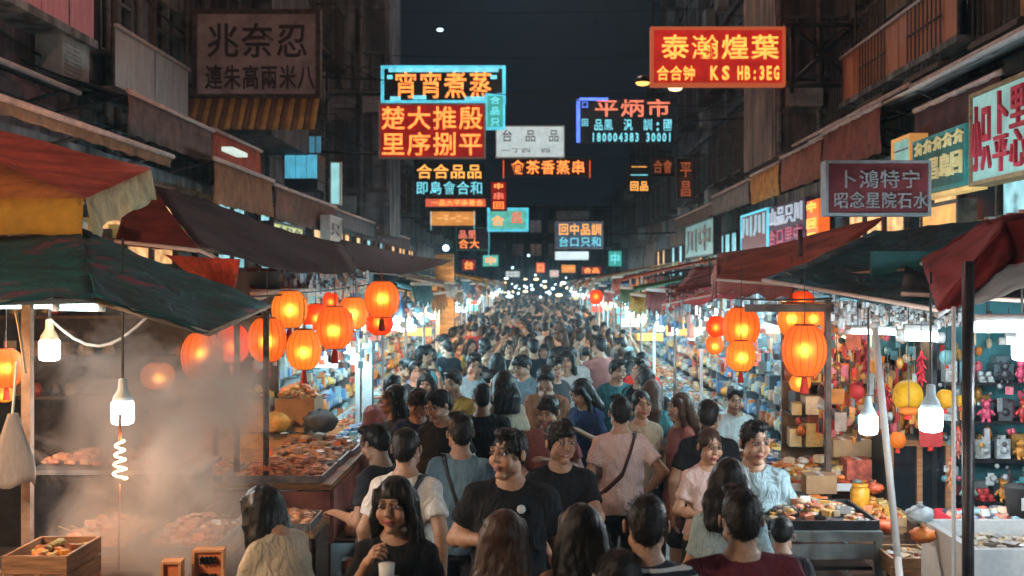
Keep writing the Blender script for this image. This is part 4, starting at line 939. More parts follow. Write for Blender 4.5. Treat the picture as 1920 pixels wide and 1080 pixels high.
# maroon tarps behind it
def tarp_creases(m_):
    nt = m_.node_tree; b = nt.nodes['Principled BSDF']; tc = nt.nodes['Texture Coordinate']; n1 = nt.nodes.new('ShaderNodeTexNoise'); n1.inputs['Scale'].default_value = 3.2; n1.inputs['Detail'].default_value = 5; n1.inputs['Distortion'].default_value = 2.2
    vo = nt.nodes.new('ShaderNodeTexVoronoi'); vo.feature = 'DISTANCE_TO_EDGE'; vo.inputs['Scale'].default_value = 2.1; nt.links.new(tc.outputs['Object'], vo.inputs['Vector']); nt.links.new(tc.outputs['Object'], n1.inputs['Vector'])
    ad = nt.nodes.new('ShaderNodeMath'); ad.operation = 'ADD'; nt.links.new(n1.outputs[0], ad.inputs[0]); nt.links.new(vo.outputs['Distance'], ad.inputs[1])
    bp = nt.nodes.new('ShaderNodeBump'); bp.inputs['Strength'].default_value = .9; bp.inputs['Distance'].default_value = .06; nt.links.new(ad.outputs[0], bp.inputs['Height']); nt.links.new(bp.outputs[0], b.inputs['Normal'])
for q_ in (TEAL, TE, OR1, OR2, YEL, CRE): tarp_creases(q_)
MAR = mat('maroon_tarp', (.12, .035, .03), .7, .4, 2.5, .2, trans=.15); DMR = mat('dark_maroon_tarp', (.045, .022, .024), .7, .4, 2.5, .2, trans=.05)
t = thing('tarpaulin', 'dark maroon tarpaulin sloping down towards the lane behind the parasol', 'tarpaulin', P(690, 520, 11.5))
sheet(rel(t, [P(215, 455, 8.2), P(375, 468, 8.2), P(288, 352, 10.5), P(250, 330, 10.8)]), 'cloth', t, mat('rust_tarp', (.30, .055, .03), .7, .3, 3, .2, trans=.3), .03, 10, 10, .008, seed=6)
sheet(rel(t, [P(375, 468, 8.2), P(690, 524, 10.6), P(640, 458, 13.5), P(288, 345, 10.5)]), 'cloth', t, DMR, .06, 16, 12, .015, seed=7)
a = MB(); q = rel(t, [P(215, 452, 8.15), P(375, 470, 8.15), P(420, 490, 8.6)]); a.tube(q, .014, 6); a.build('rail', mat('pale_pole', (.5, .35, .28), .6), t)
t = thing('tarpaulin', 'glowing red folded cloth hanging just above the lanterns on the left', 'tarpaulin', P(400, 520, 8.6))
g_ = []
for i in range(21):
    u = i / 20; g_.append([P(310 + 140 * u, 478 + 8 * u, 8.4) .lerp(P(390 + 50 * u, 545, 8.9), v) - t.location + Vector((0, .05 * math.sin(i * 1.9), .012 * math.sin(i * 1.9 + 1))) * (.3 + v) for v in (0, .25, .5, .75, 1)])
a = MB(); a.quadstrip(g_, .005); a.build('cloth', mat('red_cloth', (.75, .11, .05), .7, .3, 4, .2, trans=.7), t)
def small_canopy(pa, label, m_, sag=.04, valm=None, name='tarpaulin', wr=.01, drop=.15, seed=1):
    t = thing(name, label, 'canopy', pa[1]); q = rel(t, pa); sheet(q, 'cloth', t, m_, sag, 12, 8, wr, seed=seed)
    if valm: valance(t, q[0], q[1], drop, valm)
    a = MB(); a.bar(q[0] + Vector((0, 0, -.02)), q[1] + Vector((0, 0, -.02)), .014, 6); a.build('rail', mat('pale_pole', (.5, .35, .28), .6), t)
    return t
BLUT = mat('blue_tarp', (.03, .12, .15), .6, .4, 3, .2, trans=.15); DKT = mat('dark_tarp', (.018, .025, .035), .6, .4, 3, .2, trans=.05)
small_canopy([P(560, 500, 12), P(745, 512, 12.5), P(850, 488, 19), P(640, 448, 17)], 'dark blue tarpaulin over the cool lit stalls on the left', DKT, .1, DKT)
small_canopy([P(470, 545, 9.6), P(640, 535, 11), P(700, 512, 13), P(460, 500, 12)], 'low cloth with a red trimmed edge behind the left lanterns', mat('pinkred_cloth', (.45, .09, .08), .7, .3, 3, trans=.4), .05, mat('cream_trim', (.55, .38, .28), .8, trans=.3), drop=.07)
# right side canopies
t = small_canopy([P(1345, 520, 9.2), P(1485, 530, 8.2), P(1660, 405, 10.6), P(1345, 478, 11.8)], 'drooping maroon canopy over the hanging lanterns on the right', mat('maroon_canopy', (.46, .10, .065), .7, .35, 2.5, .25, trans=.3), .05, mat('maroon_edge', (.34, .07, .045), .75, .25, 4, trans=.2), drop=.12, seed=3, name='parasol')
q = rel(t, [P(1345, 520, 9.2), P(1345, 478, 11.8)]); valance(t, q[0], q[1], .2, MATS['maroon_edge'], out=(-.05, 0, 0))
q = rel(t, [P(1500, 430, 10)]); a = MB(); a.bar(q[0], (q[0].x + .1, q[0].y + .3, -t.location.z), .022, 8); a.build('pole', BROWNM, t)
small_canopy([P(1430, 520, 8.0), P(1760, 575, 6.6), P(1900, 400, 8.6), P(1640, 430, 10)], 'sagging dark teal tarpaulin between the maroon canopy and the red umbrella', TE, .08, None, seed=5)
small_canopy([P(1690, 545, 6.9), P(1980, 560, 6.4), P(2100, 395, 9), P(1700, 470, 9)], 'black cloth shading the toy stall', DKT, .05, None, seed=6)
small_canopy([P(1560, 512, 8.4), P(1700, 500, 8.1), P(1740, 455, 9.6), P(1600, 468, 9.8)], 'brown cloth patch glimpsed beneath the teal tarpaulin', mat('brown_cloth', (.22, .07, .04), .8, .3, 4, trans=.3), .02, None)
t = small_canopy([P(1243, 568, 11.0), P(1440, 528, 9.0), P(1440, 500, 12), P(1300, 500, 14)], 'pink awning with a red lip over the cool lit stall on the right', mat('pink_cloth', (.75, .36, .36), .75, .3, 4, trans=.75), .03, mat('red_lip', (.55, .04, .035), .7, trans=.15), drop=.07)
# red and white umbrella, nearest right
t = thing('parasol', 'large parasol with dark red panels and one pale panel at the right edge', 'parasol', P(1757, 578, 5.2))
ap = P(1990, 372, 6.6); c1 = P(1757, 580, 5.2); c2 = P(2150, 470, 4.6); c0 = P(1727, 486, 7.4); c3 = P(1960, 392, 9)
RD = mat('parasol_red', (.32, .035, .04), .7, .3, 3, .2, trans=.15); PL = mat('parasol_pale', (.55, .62, .66), .7, .2, 3, .15, trans=.3)
m1 = P(1885, 415, 6.2)
sheet(rel(t, [c0, c1, m1, P(1850, 412, 7.2)]), 'panel', t, RD, .02, 12, 10, .008, seed=2)
sheet(rel(t, [c1, P(1800, 573, 5.15), P(1900, 480, 5.7), m1]), 'panel', t, RD, .01, 10, 10, .006, seed=4)
sheet(rel(t, [P(1800, 573, 5.15), P(2060, 492, 4.7), P(2000, 470, 5.6), P(1860, 500, 5.65)]), 'panel', t, PL, .02, 12, 8, .006, seed=3)
sheet(rel(t, [P(1850, 500, 5.66), P(2000, 470, 5.62), P(2050, 400, 6.4), m1]), 'panel', t, RD, .02, 12, 8, .008, seed=7)
sheet(rel(t, [c3, c0, P(1850, 412, 7.2), P(2000, 380, 7.6)]), 'panel', t, RD, .02, 10, 8, .008, seed=8)
for cc in (c1, c0, P(2060, 492, 4.7)):
    a = MB(); q = rel(t, [m1 + Vector((.3, 0, -.05)), cc + Vector((0, 0, -.03))]); a.bar(q[0], q[1], .014, 6); a.build('rib', STEEL, t)
a = MB(); q = rel(t, [m1 + Vector((.35, .1, 0))]); a.bar(q[0], (q[0].x, q[0].y, -t.location.z), .028, 8); a.build('pole', STEEL, t)

# ---- lanterns
LM = {'orange': lantern_mat('lantern_orange', (1.0, .225, .038), .86), 'red': lantern_mat('lantern_red', (1.0, .095, .015), .66), 'amber': lantern_mat('lantern_amber', (1.0, .32, .05), .92), 'pale': lantern_mat('lantern_pale', (1.0, .27, .07), .85)}
RIB = mat('lantern_rib', (.35, .06, .015), .7); TAS = mat('tassel', (.5, .03, .015), .8, .3, 30)
LB = glow('lantern_bulb', (1.0, .62, .26), 34)
def lantern_meshes(asp):
    prof = []
    for i in range(15):
        t_ = -1.18 + 2.36 * i / 14; prof.append((math.cos(t_) ** .8, math.sin(t_) * asp / math.sin(1.18)))
    a = MB(); a.lathe(prof, n=48, rf=lambda i, n, z: 1 - .035 * (i % 3 == 0)); sh_ = a.mesh('shell')
    b = MB()
    for z in (-asp, asp): b.lathe([(.42, z - .05), (.46, z), (.42, z + .05)], n=18)
    b.bar((0, 0, asp), (0, 0, asp + .5), .03, 6)
    for i in range(0, 16):
        t_ = 2 * math.pi * i / 16; pts_ = [Vector((math.cos(t_) * r * 1.005, math.sin(t_) * r * 1.005, z)) for r, z in prof[::2]]; b.tube(pts_, .011, 4)
    c = MB(); c.lathe([(.10, -asp - .08), (.14, -asp - .2), (.20, -asp - .75), (.22, -asp - .8)], n=10)
    d = MB(); d.ball((0, 0, 0), .20, 12, 8)
    return sh_, b.mesh('hoop', [RIB]), c.mesh('tassel', [TAS]), d.mesh('bulb', [LB])
LSH = {k: lantern_meshes(k) for k in (.78, 1.0, 1.12)}
def lantern(px, py, rpx, Y, kind, label, asp=1.0, tassel=True, cord=.35):
    p = P(px, py, Y); r = rpx * Y / F; t = thing('paper_lantern', label, 'lantern', p, rnd.uniform(0, 3), 'lit paper lanterns hung along the stalls', r)
    s_, h_, ts, bl = LSH[asp]
    o = obj('shell', s_, LM[kind], t)
    if not len(s_.materials): s_.materials.append(LM[kind])
    o.material_slots[0].link = 'OBJECT'; o.material_slots[0].material = LM[kind]
    obj('hoop', h_, None, t); obj('bulb', bl, None, t, (rnd.uniform(-.1, .1), 0, rnd.uniform(-.2, .1)))
    if tassel: obj('tassel', ts, None, t)
    if cord: a = MB(); a.bar((0, 0, asp + .4), (0, 0, asp + .5 + cord / r), .02, 5); a.build('cord', CORD, t)
    return t
LL = [(379, 668, 39, 8.2, 'orange', 'nearest orange lantern of the left row, below the tarpaulin corner', 1.12), (437, 645, 31, 8.8, 'red', 'red lantern second in the left row', 1.12),
      (501, 637, 36, 8.6, 'orange', 'orange lantern with a dark seam, third in the left row', 1.12), (570, 655, 33, 8.7, 'amber', 'amber lantern lowest in the left row', 1.12),
      (543, 580, 34, 9.6, 'amber', 'pale amber lantern hung highest above the left row', 1.0), (628, 614, 35, 9.0, 'orange', 'orange lantern with a bright centre right of the amber one', 1.12),
      (592, 594, 24, 10.2, 'red', 'small red lantern half hidden behind the bright centred one', 1.0), (662, 587, 29, 10.4, 'orange', 'orange lantern behind the left row beside the double lantern', 1.0),
      (716, 561, 33, 9.7, 'orange', 'upper lantern of the pair hung one below the other', 1.0), (712, 607, 26, 9.9, 'red', 'lower red lantern of the pair hung one below the other', .78),
      (296, 705, 31, 7.8, 'pale', 'flat orange lantern seen through the smoke', .78), (12, 690, 31, 6.2, 'orange', 'orange lantern cut by the left edge above the white bag', 1.12),
      (620, 563, 15, 12.5, 'red', 'tiny red lantern at the back of the left row', 1.0), (10, 740, 17, 6.4, 'amber', 'small amber lantern just beneath the one at the left edge', .78),
      (1390, 612, 35, 8.8, 'orange', 'largest orange lantern of the cluster under the maroon canopy', 1.0), (1389, 667, 28, 8.5, 'amber', 'round amber lantern lowest of the cluster under the maroon canopy', 1.0),
      (1343, 612, 19, 9.6, 'red', 'small red lantern left in the cluster under the maroon canopy', 1.0), (1340, 646, 17, 9.7, 'orange', 'smallest lantern at the left foot of the canopy cluster', 1.0),
      (1508, 657, 42, 7.5, 'orange', 'biggest orange lantern, right of the canopy cluster', 1.12), (1485, 600, 27, 8.4, 'amber', 'amber lantern behind the biggest lantern, left one', 1.12),
      (1525, 600, 26, 8.5, 'orange', 'orange lantern behind the biggest lantern, right one', 1.12), (1504, 570, 24, 9.0, 'red', 'red lantern topmost behind the biggest lantern', 1.0),
      (1118, 557, 13, 22, 'red', 'far red lantern over the crowd', 1.0), (1295, 580, 13, 12.5, 'red', 'red lantern hanging at the lip of the pink awning', 1.12),
      (1500, 718, 20, 8.0, 'amber', 'small amber lantern hanging under the biggest lantern', .78)]
for l_ in LL: lantern(*l_[:6], asp=l_[6], tassel=l_[2] > 27 and l_[6] > .8, cord=.3)
for k_ in range(7):
    for s_ in (-1, 1):
        y_ = 12 + k_ * 4.3; z_ = rnd.uniform(4.9, 8.2)
        cable(Vector((s_ * 6.15, y_, z_)), Vector((s_ * 6.15, y_ + rnd.uniform(4, 7), z_ + rnd.uniform(-.4, .6))), rnd.uniform(.1, .35), 'loose cable sagging along the %s wall, %s from the near end' % ('left' if s_ < 0 else 'right', ['first', 'second', 'third', 'fourth', 'fifth', 'sixth', 'seventh'][k_]), .018)
cable(P(300, 560, 7.9), P(760, 520, 12), .06, 'cord carrying the left row of lanterns', .008)
cable(P(1250, 540, 12), P(1560, 560, 7.4), .05, 'cord carrying the right hand lanterns', .008)

# ---- bulbs
def led_lamp(p, r, label, m_=LED, cordlen=.5, shade=True, group='hanging market bulbs', cordm=CORD, neck=WHITE, swag=None):
    t = thing('hanging_bulb', label, 'lamp', p, 0, group)
    a = MB(); a.lathe([(r * .55, -r * 1.15), (r * .92, -r), (r, -r * .6), (r, r * .75), (r * .85, r * .95)], n=16); a.build('bulb', m_, t)
    a = MB(); a.lathe([(r * .88, r * .96), (r * .80, r * 1.35), (r * .42, r * 2.0), (r * .36, r * 2.9), (r * .2, r * 3.0)], n=14); a.build('neck', neck, t)
    a = MB(); a.bar((0, 0, r * 3.0), (0, 0, r * 3.0 + cordlen), .007, 5); a.build('cord', cordm, t)
    if swag: a = MB(); a.tube([Vector((0, 0, r * 3)) + (Vector(swag) * (i / 8)) + Vector((0, 0, -.16 * math.sin(math.pi * i / 8))) for i in range(9)], .008, 5); a.build('swag_cord', mat('grey_cord', (.35, .33, .3), .7), t)
    return t
led_lamp(P(230, 772, 6.1), .060, 'brightest white bulb on a long cord amid the smoke', LED, .75)
led_lamp(P(93, 655, 6.3), .056, 'white bulb in a tall tapered holder left of the smoke', LED, .12, neck=mat('amber_neck', (.55, .35, .2), .5), swag=(.55, 0, .02))
led_lamp(P(1628, 795, 6.4), .053, 'white bulb just left of the leaning chrome pole', LED, .5, neck=mat('tin_neck', (.4, .5, .55), .4))
led_lamp(P(1745, 785, 6.1), .062, 'larger white bulb just right of the leaning chrome pole', LED, .6, neck=mat('tin_neck', (.4, .5, .55), .4))
led_lamp(P(1916, 655, 6.4), .055, 'white bulb at the right edge before the teal wall', LED, .4)
led_lamp(P(658, 660, 11.5), .085, 'cool white bulb behind the left lanterns', LED, .5)
led_lamp(P(1330, 590, 11.3), .09, 'cool white bulb under the pink awning', LED, .3)
# spiral filament lamp
t = thing('spiral_lamp', 'glowing spiral lamp hanging in the smoke under the brightest bulb', 'lamp', P(225, 872, 6.0))
a = MB(); pts_ = []
for i in range(64): th = i * .42; z = .13 - .0033 * i; rr = .024 * (1.15 - .0 * i / 64) * (.6 + .5 * i / 64); pts_.append(Vector((math.cos(th) * rr * (1.2), math.sin(th) * rr, z)))
a.tube(pts_, .0055, 6); a.build('filament', glow('spiral_glow', (1.0, .52, .25), 90), t)
a = MB(); a.lathe([(.042, -.11), (.045, -.06), (.040, .0), (.02, .13), (.016, .17)], n=14); gl = mat('thin_glass', (.5, .4, .3), .1)
a = MB(); a.bar((0, 0, .13), (0, 0, .27), .008, 6); a.bar((-.003, 0, -.1), (-.01, 0, -.75), .006, 5); a.build('cord', mat('cord_rust', (.3, .12, .07), .7), t)
def tube_lamp(pa, pb, label, r=.016, m_=TUBE):
    t = thing('tube_lamp', label, 'lamp', pa); d_ = pb - pa
    a = MB(); a.bar((0, 0, 0), d_, r, 8); a.build('tube', m_, t)
    a = MB(); n_ = d_.normalized()
    a.bar((0, 0, 0), -n_ * .04, r * 1.3, 8); a.bar(d_, d_ + n_ * .04, r * 1.3, 8); a.bar(Vector((0, 0, r * 2.0)), d_ + Vector((0, 0, r * 2.0)), r * .9, 6); a.build('batten', WHITE, t)
    for e in (.15, .85): a = MB(); a.bar(d_ * e + Vector((0, 0, r * 2)), d_ * e + Vector((0, 0, .22)), .004, 4); a.build('hook', CORD, t)
tube_lamp(P(-80, 573, 6.0), P(100, 573, 6.2), 'fluorescent tube under the teal tarpaulin, outer one', .017)
tube_lamp(P(112, 577, 6.2), P(183, 578, 6.3), 'short fluorescent tube under the teal tarpaulin, inner one', .016)
tube_lamp(P(1596, 622, 7.3), P(1680, 624, 7.2), 'thin fluorescent tube over the red ornaments', .014)
tube_lamp(P(1694, 631, 7.2), P(1757, 633, 7.2), 'bright short fluorescent tube over the yellow ornaments', .028)
tube_lamp(P(1822, 615, 6.2), P(2010, 615, 6.2), 'long fluorescent tube at the right over the toy shelves', .026)
tube_lamp(P(1885, 640, 7.4), P(1925, 642, 7.4), 'stubby fluorescent tube before the teal wall', .02)
# ================================================================== stalls and goods
CLOTHS = {'rust': (.32, .07, .04), 'teal': (.03, .13, .14), 'navy': (.03, .05, .11), 'maroon': (.20, .03, .035), 'cream': (.45, .36, .25), 'green': (.04, .13, .06), 'orange': (.55, .20, .05), 'striped pink': (.55, .20, .20), 'grey': (.20, .21, .22), 'sky blue': (.12, .30, .40), 'mustard': (.50, .30, .05), 'white': (.6, .6, .58)}
PAL_FOOD = [(.55, .22, .09), (.62, .30, .13), (.50, .16, .07), (.66, .40, .22), (.40, .12, .06), (.70, .50, .30), (.30, .10, .05)]
PAL_ORANGE = [(.75, .28, .04), (.80, .40, .07), (.65, .18, .03), (.70, .50, .20), (.45, .12, .04)]
PAL_COOL = [(.55, .62, .64), (.20, .36, .40), (.70, .72, .72), (.08, .10, .14), (.50, .12, .08), (.30, .45, .50), (.62, .55, .40), (.05, .05, .06), (.55, .35, .25), (.12, .25, .45)]
PAL_WARM = [(.65, .50, .32), (.55, .22, .08), (.70, .62, .50), (.10, .07, .06), (.60, .10, .05), (.75, .45, .12), (.25, .30, .30), (.06, .05, .05), (.50, .38, .25)]
def heap_mb(a, x0, x1, y0, y1, z, n, pal, s=.045, hump=.06, boxy=.2, flat=.7):
    n = int(n * 1.5); s *= .8; flat *= .8; boxy = max(boxy, .35)
    for i in range(n):
        u, v = rnd.random(), rnd.random(); hz = hump * 4 * u * (1 - u) * 4 * v * (1 - v) * rnd.uniform(.4, 1)
        c = rnd.choice(pal); k = rnd.uniform(.7, 1.15); a.col = tuple(min(1, q * k) for q in c); r = s * rnd.uniform(.6, 1.3)
        p = (x0 + (x1 - x0) * u, y0 + (y1 - y0) * v, z + hz + r * .5)
        if rnd.random() < boxy: a.box(p, (r * 2, r * 1.4, r), Matrix.Rotation(rnd.uniform(0, 3), 3, 'Z') @ Matrix.Rotation(rnd.uniform(-.3, .3), 3, 'X'))
        else: a.ball(p, r, 6, 4, (1, rnd.uniform(.5, 1), flat), .15)
def shelf_goods(a, x, side, y0, y1, zs, pal, dens=9, dep=.28, tall=.22):
    for z in zs:
        y = y0 + .03
        while y < y1 - .05:
            w_ = rnd.uniform(.06, .16); h_ = rnd.uniform(.07, tall); c = rnd.choice(pal); k = rnd.uniform(.75, 1.15); a.col = tuple(min(1, q * k) for q in c)
            xx = x - side * rnd.uniform(0, dep * .4)
            t_ = rnd.random()
            if t_ < .55: a.box((xx, y + w_ / 2, z + h_ / 2), (dep * .6, w_ * .92, h_), rnd.uniform(-.15, .15))
            elif t_ < .8: a.lathe([(w_ * .42, 0), (w_ * .45, h_ * .6), (w_ * .2, h_ * .8), (w_ * .2, h_)], (xx, y + w_ / 2, z), 7)
            else: a.ball((xx, y + w_ / 2, z + w_ * .45), w_ * .48, 7, 5)
            if rnd.random() < .3: a.col = rnd.choice(pal); a.box((xx, y + w_ / 2, z + h_ + .03), (dep * .4, w_ * .7, .05), .2)
            y += w_ + rnd.uniform(.0, .03)
BAYN = []
def bay(side, Y, L, xf, cool, cname, gname, z0=.84, canz=2.42, seed=0):
    s_ = side; nm = '%s canopy stall with %s on the %s, %s light' % (cname, gname, 'left' if s_ < 0 else 'right', 'cool' if cool else 'warm')
    t = thing('market_stall', nm, 'market stall', (s_ * xf, Y + L / 2, 0), 0, 'stalls lining the lane'); BAYN.append((s_, Y, cname, gname))
    cm = mat('stall_' + cname, CLOTHS[cname], .8, .3, 3, .2, trans=.25); pal = PAL_COOL if cool else PAL_WARM
    a = MB(); a.box((s_ * .42, 0, z0 - .02), (.86, L - .1, .04)); a.build('counter', WOOD, t)
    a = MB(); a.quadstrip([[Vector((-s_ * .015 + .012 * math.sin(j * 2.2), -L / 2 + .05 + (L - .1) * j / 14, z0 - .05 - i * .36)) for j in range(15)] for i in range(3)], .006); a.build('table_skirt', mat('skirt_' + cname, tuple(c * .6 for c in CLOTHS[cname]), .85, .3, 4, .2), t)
    for dx in (.03, 1.35):
        for e in (-1, 1): a = MB(); a.bar((s_ * dx, e * (L / 2 - .07), 0), (s_ * dx, e * (L / 2 - .07), canz + (.02 if dx < 1 else .25)), .018, 6); a.build('post', BROWNM if rnd.random() < .6 else STEEL, t)
    n = 8; gr = [[Vector((s_ * (-.28 + 1.9 * u), -L / 2 + L * j / n, canz + .38 * u - .07 * math.sin(math.pi * j / n) * (1 - u) + rnd.uniform(-.012, .012))) for j in range(n + 1)] for u in (0, .33, .66, 1)]
    if s_ < 0: gr = gr[::-1]
    a = MB(); a.quadstrip(gr, .01); a.build('canopy', cm, t)
    a = MB(); a.quadstrip([[Vector((-s_ * (.285 + .02 * i), -L / 2 + L * j / 16, canz - .07 * math.sin(math.pi * j / 16) - .085 * i - .02 * i * math.sin(j * 1.7))) for j in range(17)] for i in range(3)], .006); a.build('valance', cm, t)
    a = MB(); shelf_goods(a, -s_ * .10, -s_, -L / 2 + .05, L / 2 - .05, (.10, .34, .58), pal + PAL_FOOD, dep=.2, tall=.2)
    for z in (.09, .33, .57): a.col = (.2, .2, .2); a.box((-s_ * .10, 0, z - .01), (.2, L - .1, .015))
    o = a.build('front_display', GOODS, t, col=True); o['kind'] = 'stuff'
    for k in range(2 if Y < 45 else 1):   # small glowing boards added to make the stall sparkle
        c_ = rnd.choice(['amber', 'teal', 'white', 'red']); w_, h_ = rnd.uniform(.25, .5), rnd.uniform(.12, .22); LBX = {'amber': (1, .42, .08), 'teal': (.12, .70, .75), 'white': (.75, .9, 1), 'red': (1, .08, .04)}
        a = MB(); a.box((s_ * rnd.uniform(.1, .9), rnd.uniform(-L * .4, L * .4), rnd.uniform(1.55, 2.3)), (w_, .05, h_)); a.build('added_light_board', glow('board_' + c_, LBX[c_], 1.3, .4), t)
    for z in (.50, .81, 1.12, 1.46, 1.80, 2.12): a = MB(); a.box((s_ * 1.32, 0, z - .015), (.34, L - .2, .02)); a.build('shelf', BROWNM, t)
    a = MB(); a.box((s_ * 1.52, 0, 1.25), (.03, L - .1, 2.3)); a.build('back_panel', mat('back_cool', (.16, .26, .28), .7, .3) if cool else mat('back_warm', (.28, .17, .09), .7, .3), t)
    a = MB(); shelf_goods(a, s_ * 1.32, s_, -L / 2 + .1, L / 2 - .1, (.50, .81, 1.12, 1.46, 1.80, 2.12), pal, tall=.27)
    shelf_goods(a, s_ * 1.2, s_, -L / 2 + .1, L / 2 - .1, (.50, .81, 1.12, 1.46, 1.80), pal + PAL_ORANGE, dep=.16, tall=.16)
    o = a.build('shelf_goods', GOODS, t, col=True); o['kind'] = 'stuff'
    a = MB()
    for k in range(int(L * 16)):   # things hung from the canopy
        a.col = rnd.choice(pal); y = rnd.uniform(-L / 2, L / 2); x = s_ * rnd.uniform(-.1, .5); zz = canz - rnd.uniform(.1, .4)
        if rnd.random() < .5: a.box((x, y, zz), (.05, rnd.uniform(.05, .14), rnd.uniform(.08, .26)), rnd.uniform(-.5, .5))
        else: a.ball((x, y, zz), rnd.uniform(.03, .06), 7, 5)
        a.bar((x, y, zz), (x, y, canz + .03), .003, 3)
    o = a.build('hanging_goods', GOODS, t, col=True); o['kind'] = 'stuff'
    # trays on the counter
    nt = 3
    for k in range(nt):
        w_ = (L - .16) / nt; yy = Y + L / 2 - L / 2 + .08 + w_ * (k + .5)
        tr = thing('tray', 'tray of %s, %s on the %s canopy %s stall, %s side' % (rnd.choice(['snacks', 'trinkets', 'fruit', 'cakes', 'small toys']), ['first', 'second', 'third'][k], cname, gname.split()[0], 'left' if s_ < 0 else 'right'), 'tray', (s_ * (xf + .36), yy, z0), 0, 'trays on the stall counters')
        a = MB(); a.box((0, 0, .02), (.66, w_ - .04, .03))
        for q in (-1, 1): a.box((q * .33, 0, .05), (.02, w_ - .04, .09)); a.box((0, q * (w_ / 2 - .02), .05), (.64, .02, .09))
        a.build('tray_base', rnd.choice([WHITE, CARD, WOOD, STEEL]), tr)
        a = MB(); heap_mb(a, -.3, .3, -w_ / 2 + .05, w_ / 2 - .05, .04, 90, pal if rnd.random() < .6 else PAL_FOOD, .032, .12, .7)
        o = a.build('heap', GOODS, tr, col=True); o['kind'] = 'stuff'
    a = MB(); a.bar((-s_ * .29, -L / 2, canz + .01), (-s_ * .29, L / 2, canz + .01), .022, 6); a.build('front_rail', mat('beige_rail', (.62, .48, .36), .6) if rnd.random() < .7 else STEEL, t)
    k = 1 if L < 2 else 2
    for i in range(k):
        p = Vector((s_ * (xf + rnd.uniform(.05, .35)), Y + L * (i + .5) / k, canz - rnd.uniform(.38, .5)))
        rr = rnd.uniform(.05, .075) * (1 + p.y * .006)
        led_lamp(p, rr, 'bulb %s the %s canopy %s stall, %s side' % (['over', 'second over'][i], cname, gname.split()[0], 'left' if s_ < 0 else 'right'), (LED if Y < 5 else LEDFAR) if cool else (LEDW if Y < 5 else LEDFARW), .25, group='bulbs over the far stalls')
CN = list(CLOTHS); GN = ['shoe racks', 'jars', 'phone cases', 'sweets', 'bags', 'lamps', 'caps', 'fruit crates', 'toys', 'socks', 'dried fish', 'cosmetics', 'tea tins']
bay(-1, 1.2, 2.2, 2.6, False, 'cream', 'skewers', canz=2.35)
bay(1, 1.2, 2.2, 2.6, True, 'white', 'umbrellas', canz=2.35)
Y = 12.2; i = 0
while Y < 80:
    L = 2.4 + rnd.uniform(-.2, .5) + max(0, Y - 35) * .05; wd = 1.62 + max(0, Y - 12) * .012
    bay(-1, Y, L - .08, wd, (i % 5) in (0, 1, 3), CN[(i * 5 + 1) % 12], GN[(i * 3) % 13], canz=rnd.uniform(2.3, 2.62))
    bay(1, Y - .9, L - .08, wd, (i % 5) in (0, 1, 2, 4), CN[(i * 7 + 3) % 12], GN[(i * 4 + 5) % 13], canz=rnd.uniform(2.3, 2.62)); Y += L; i += 1
# timber posts in the crowd at mid distance, left
for px, Yp, w_ in ((838, 20, .24), (822, 20.5, .10)):
    a = MB(); x = (px - 1005) * Yp / F; a.box((x, Yp, 1.5), (w_, .2, 3.0)); tag(a.build('timber_post', mat('yellow_timber', (.62, .34, .14), .7, .25, 4, .2, stretch=(1, 1, 6))), 'broad yellow timber post among the stalls on the left' if w_ > .2 else 'thin timber post beside the broad yellow one', 'post')
t = thing('steel_column', 'blue grey steel column beside the cool white bulb on the left', 'post', P(690, 700, 11.8)); a = MB(); t.location.z = 0
a.box((0, 0, 1.3), (.10, .12, 2.6)); a.box((-.1, 0, 1.3), (.05, .1, 2.6)); a.build('shaft', mat('blue_grey_metal', (.14, .22, .26), .5, .2), t)

# shell of small hanging things in front of the warm rack, right
t = thing('garland', 'crowded curtain of red, orange and pink charms hung over the glass cabinet', 'garland', (2.75, 7.95, 1.9)); a = MB()
for i in range(420):
    p = Vector((rnd.uniform(-.75, .42), rnd.uniform(-.15, .3), rnd.uniform(-.5, .38))); a.col = rnd.choice([(.6, .05, .04), (.75, .25, .04), (.7, .12, .15), (.1, .25, .28), (.08, .06, .06), (.6, .45, .3), (.45, .5, .5), (.7, .35, .08)])
    if rnd.random() < .5: a.ball(p, rnd.uniform(.014, .034), 7, 5, (1, 1, rnd.uniform(.7, 1.8)))
    else: a.box(p, (rnd.uniform(.02, .05), .012, rnd.uniform(.03, .11)), rnd.uniform(-.8, .8))
    if rnd.random() < .3: a.bar(p, p + Vector((0, 0, .1)), .002, 3)
o = a.build('charms', GOODS, t, col=True); o['kind'] = 'stuff'
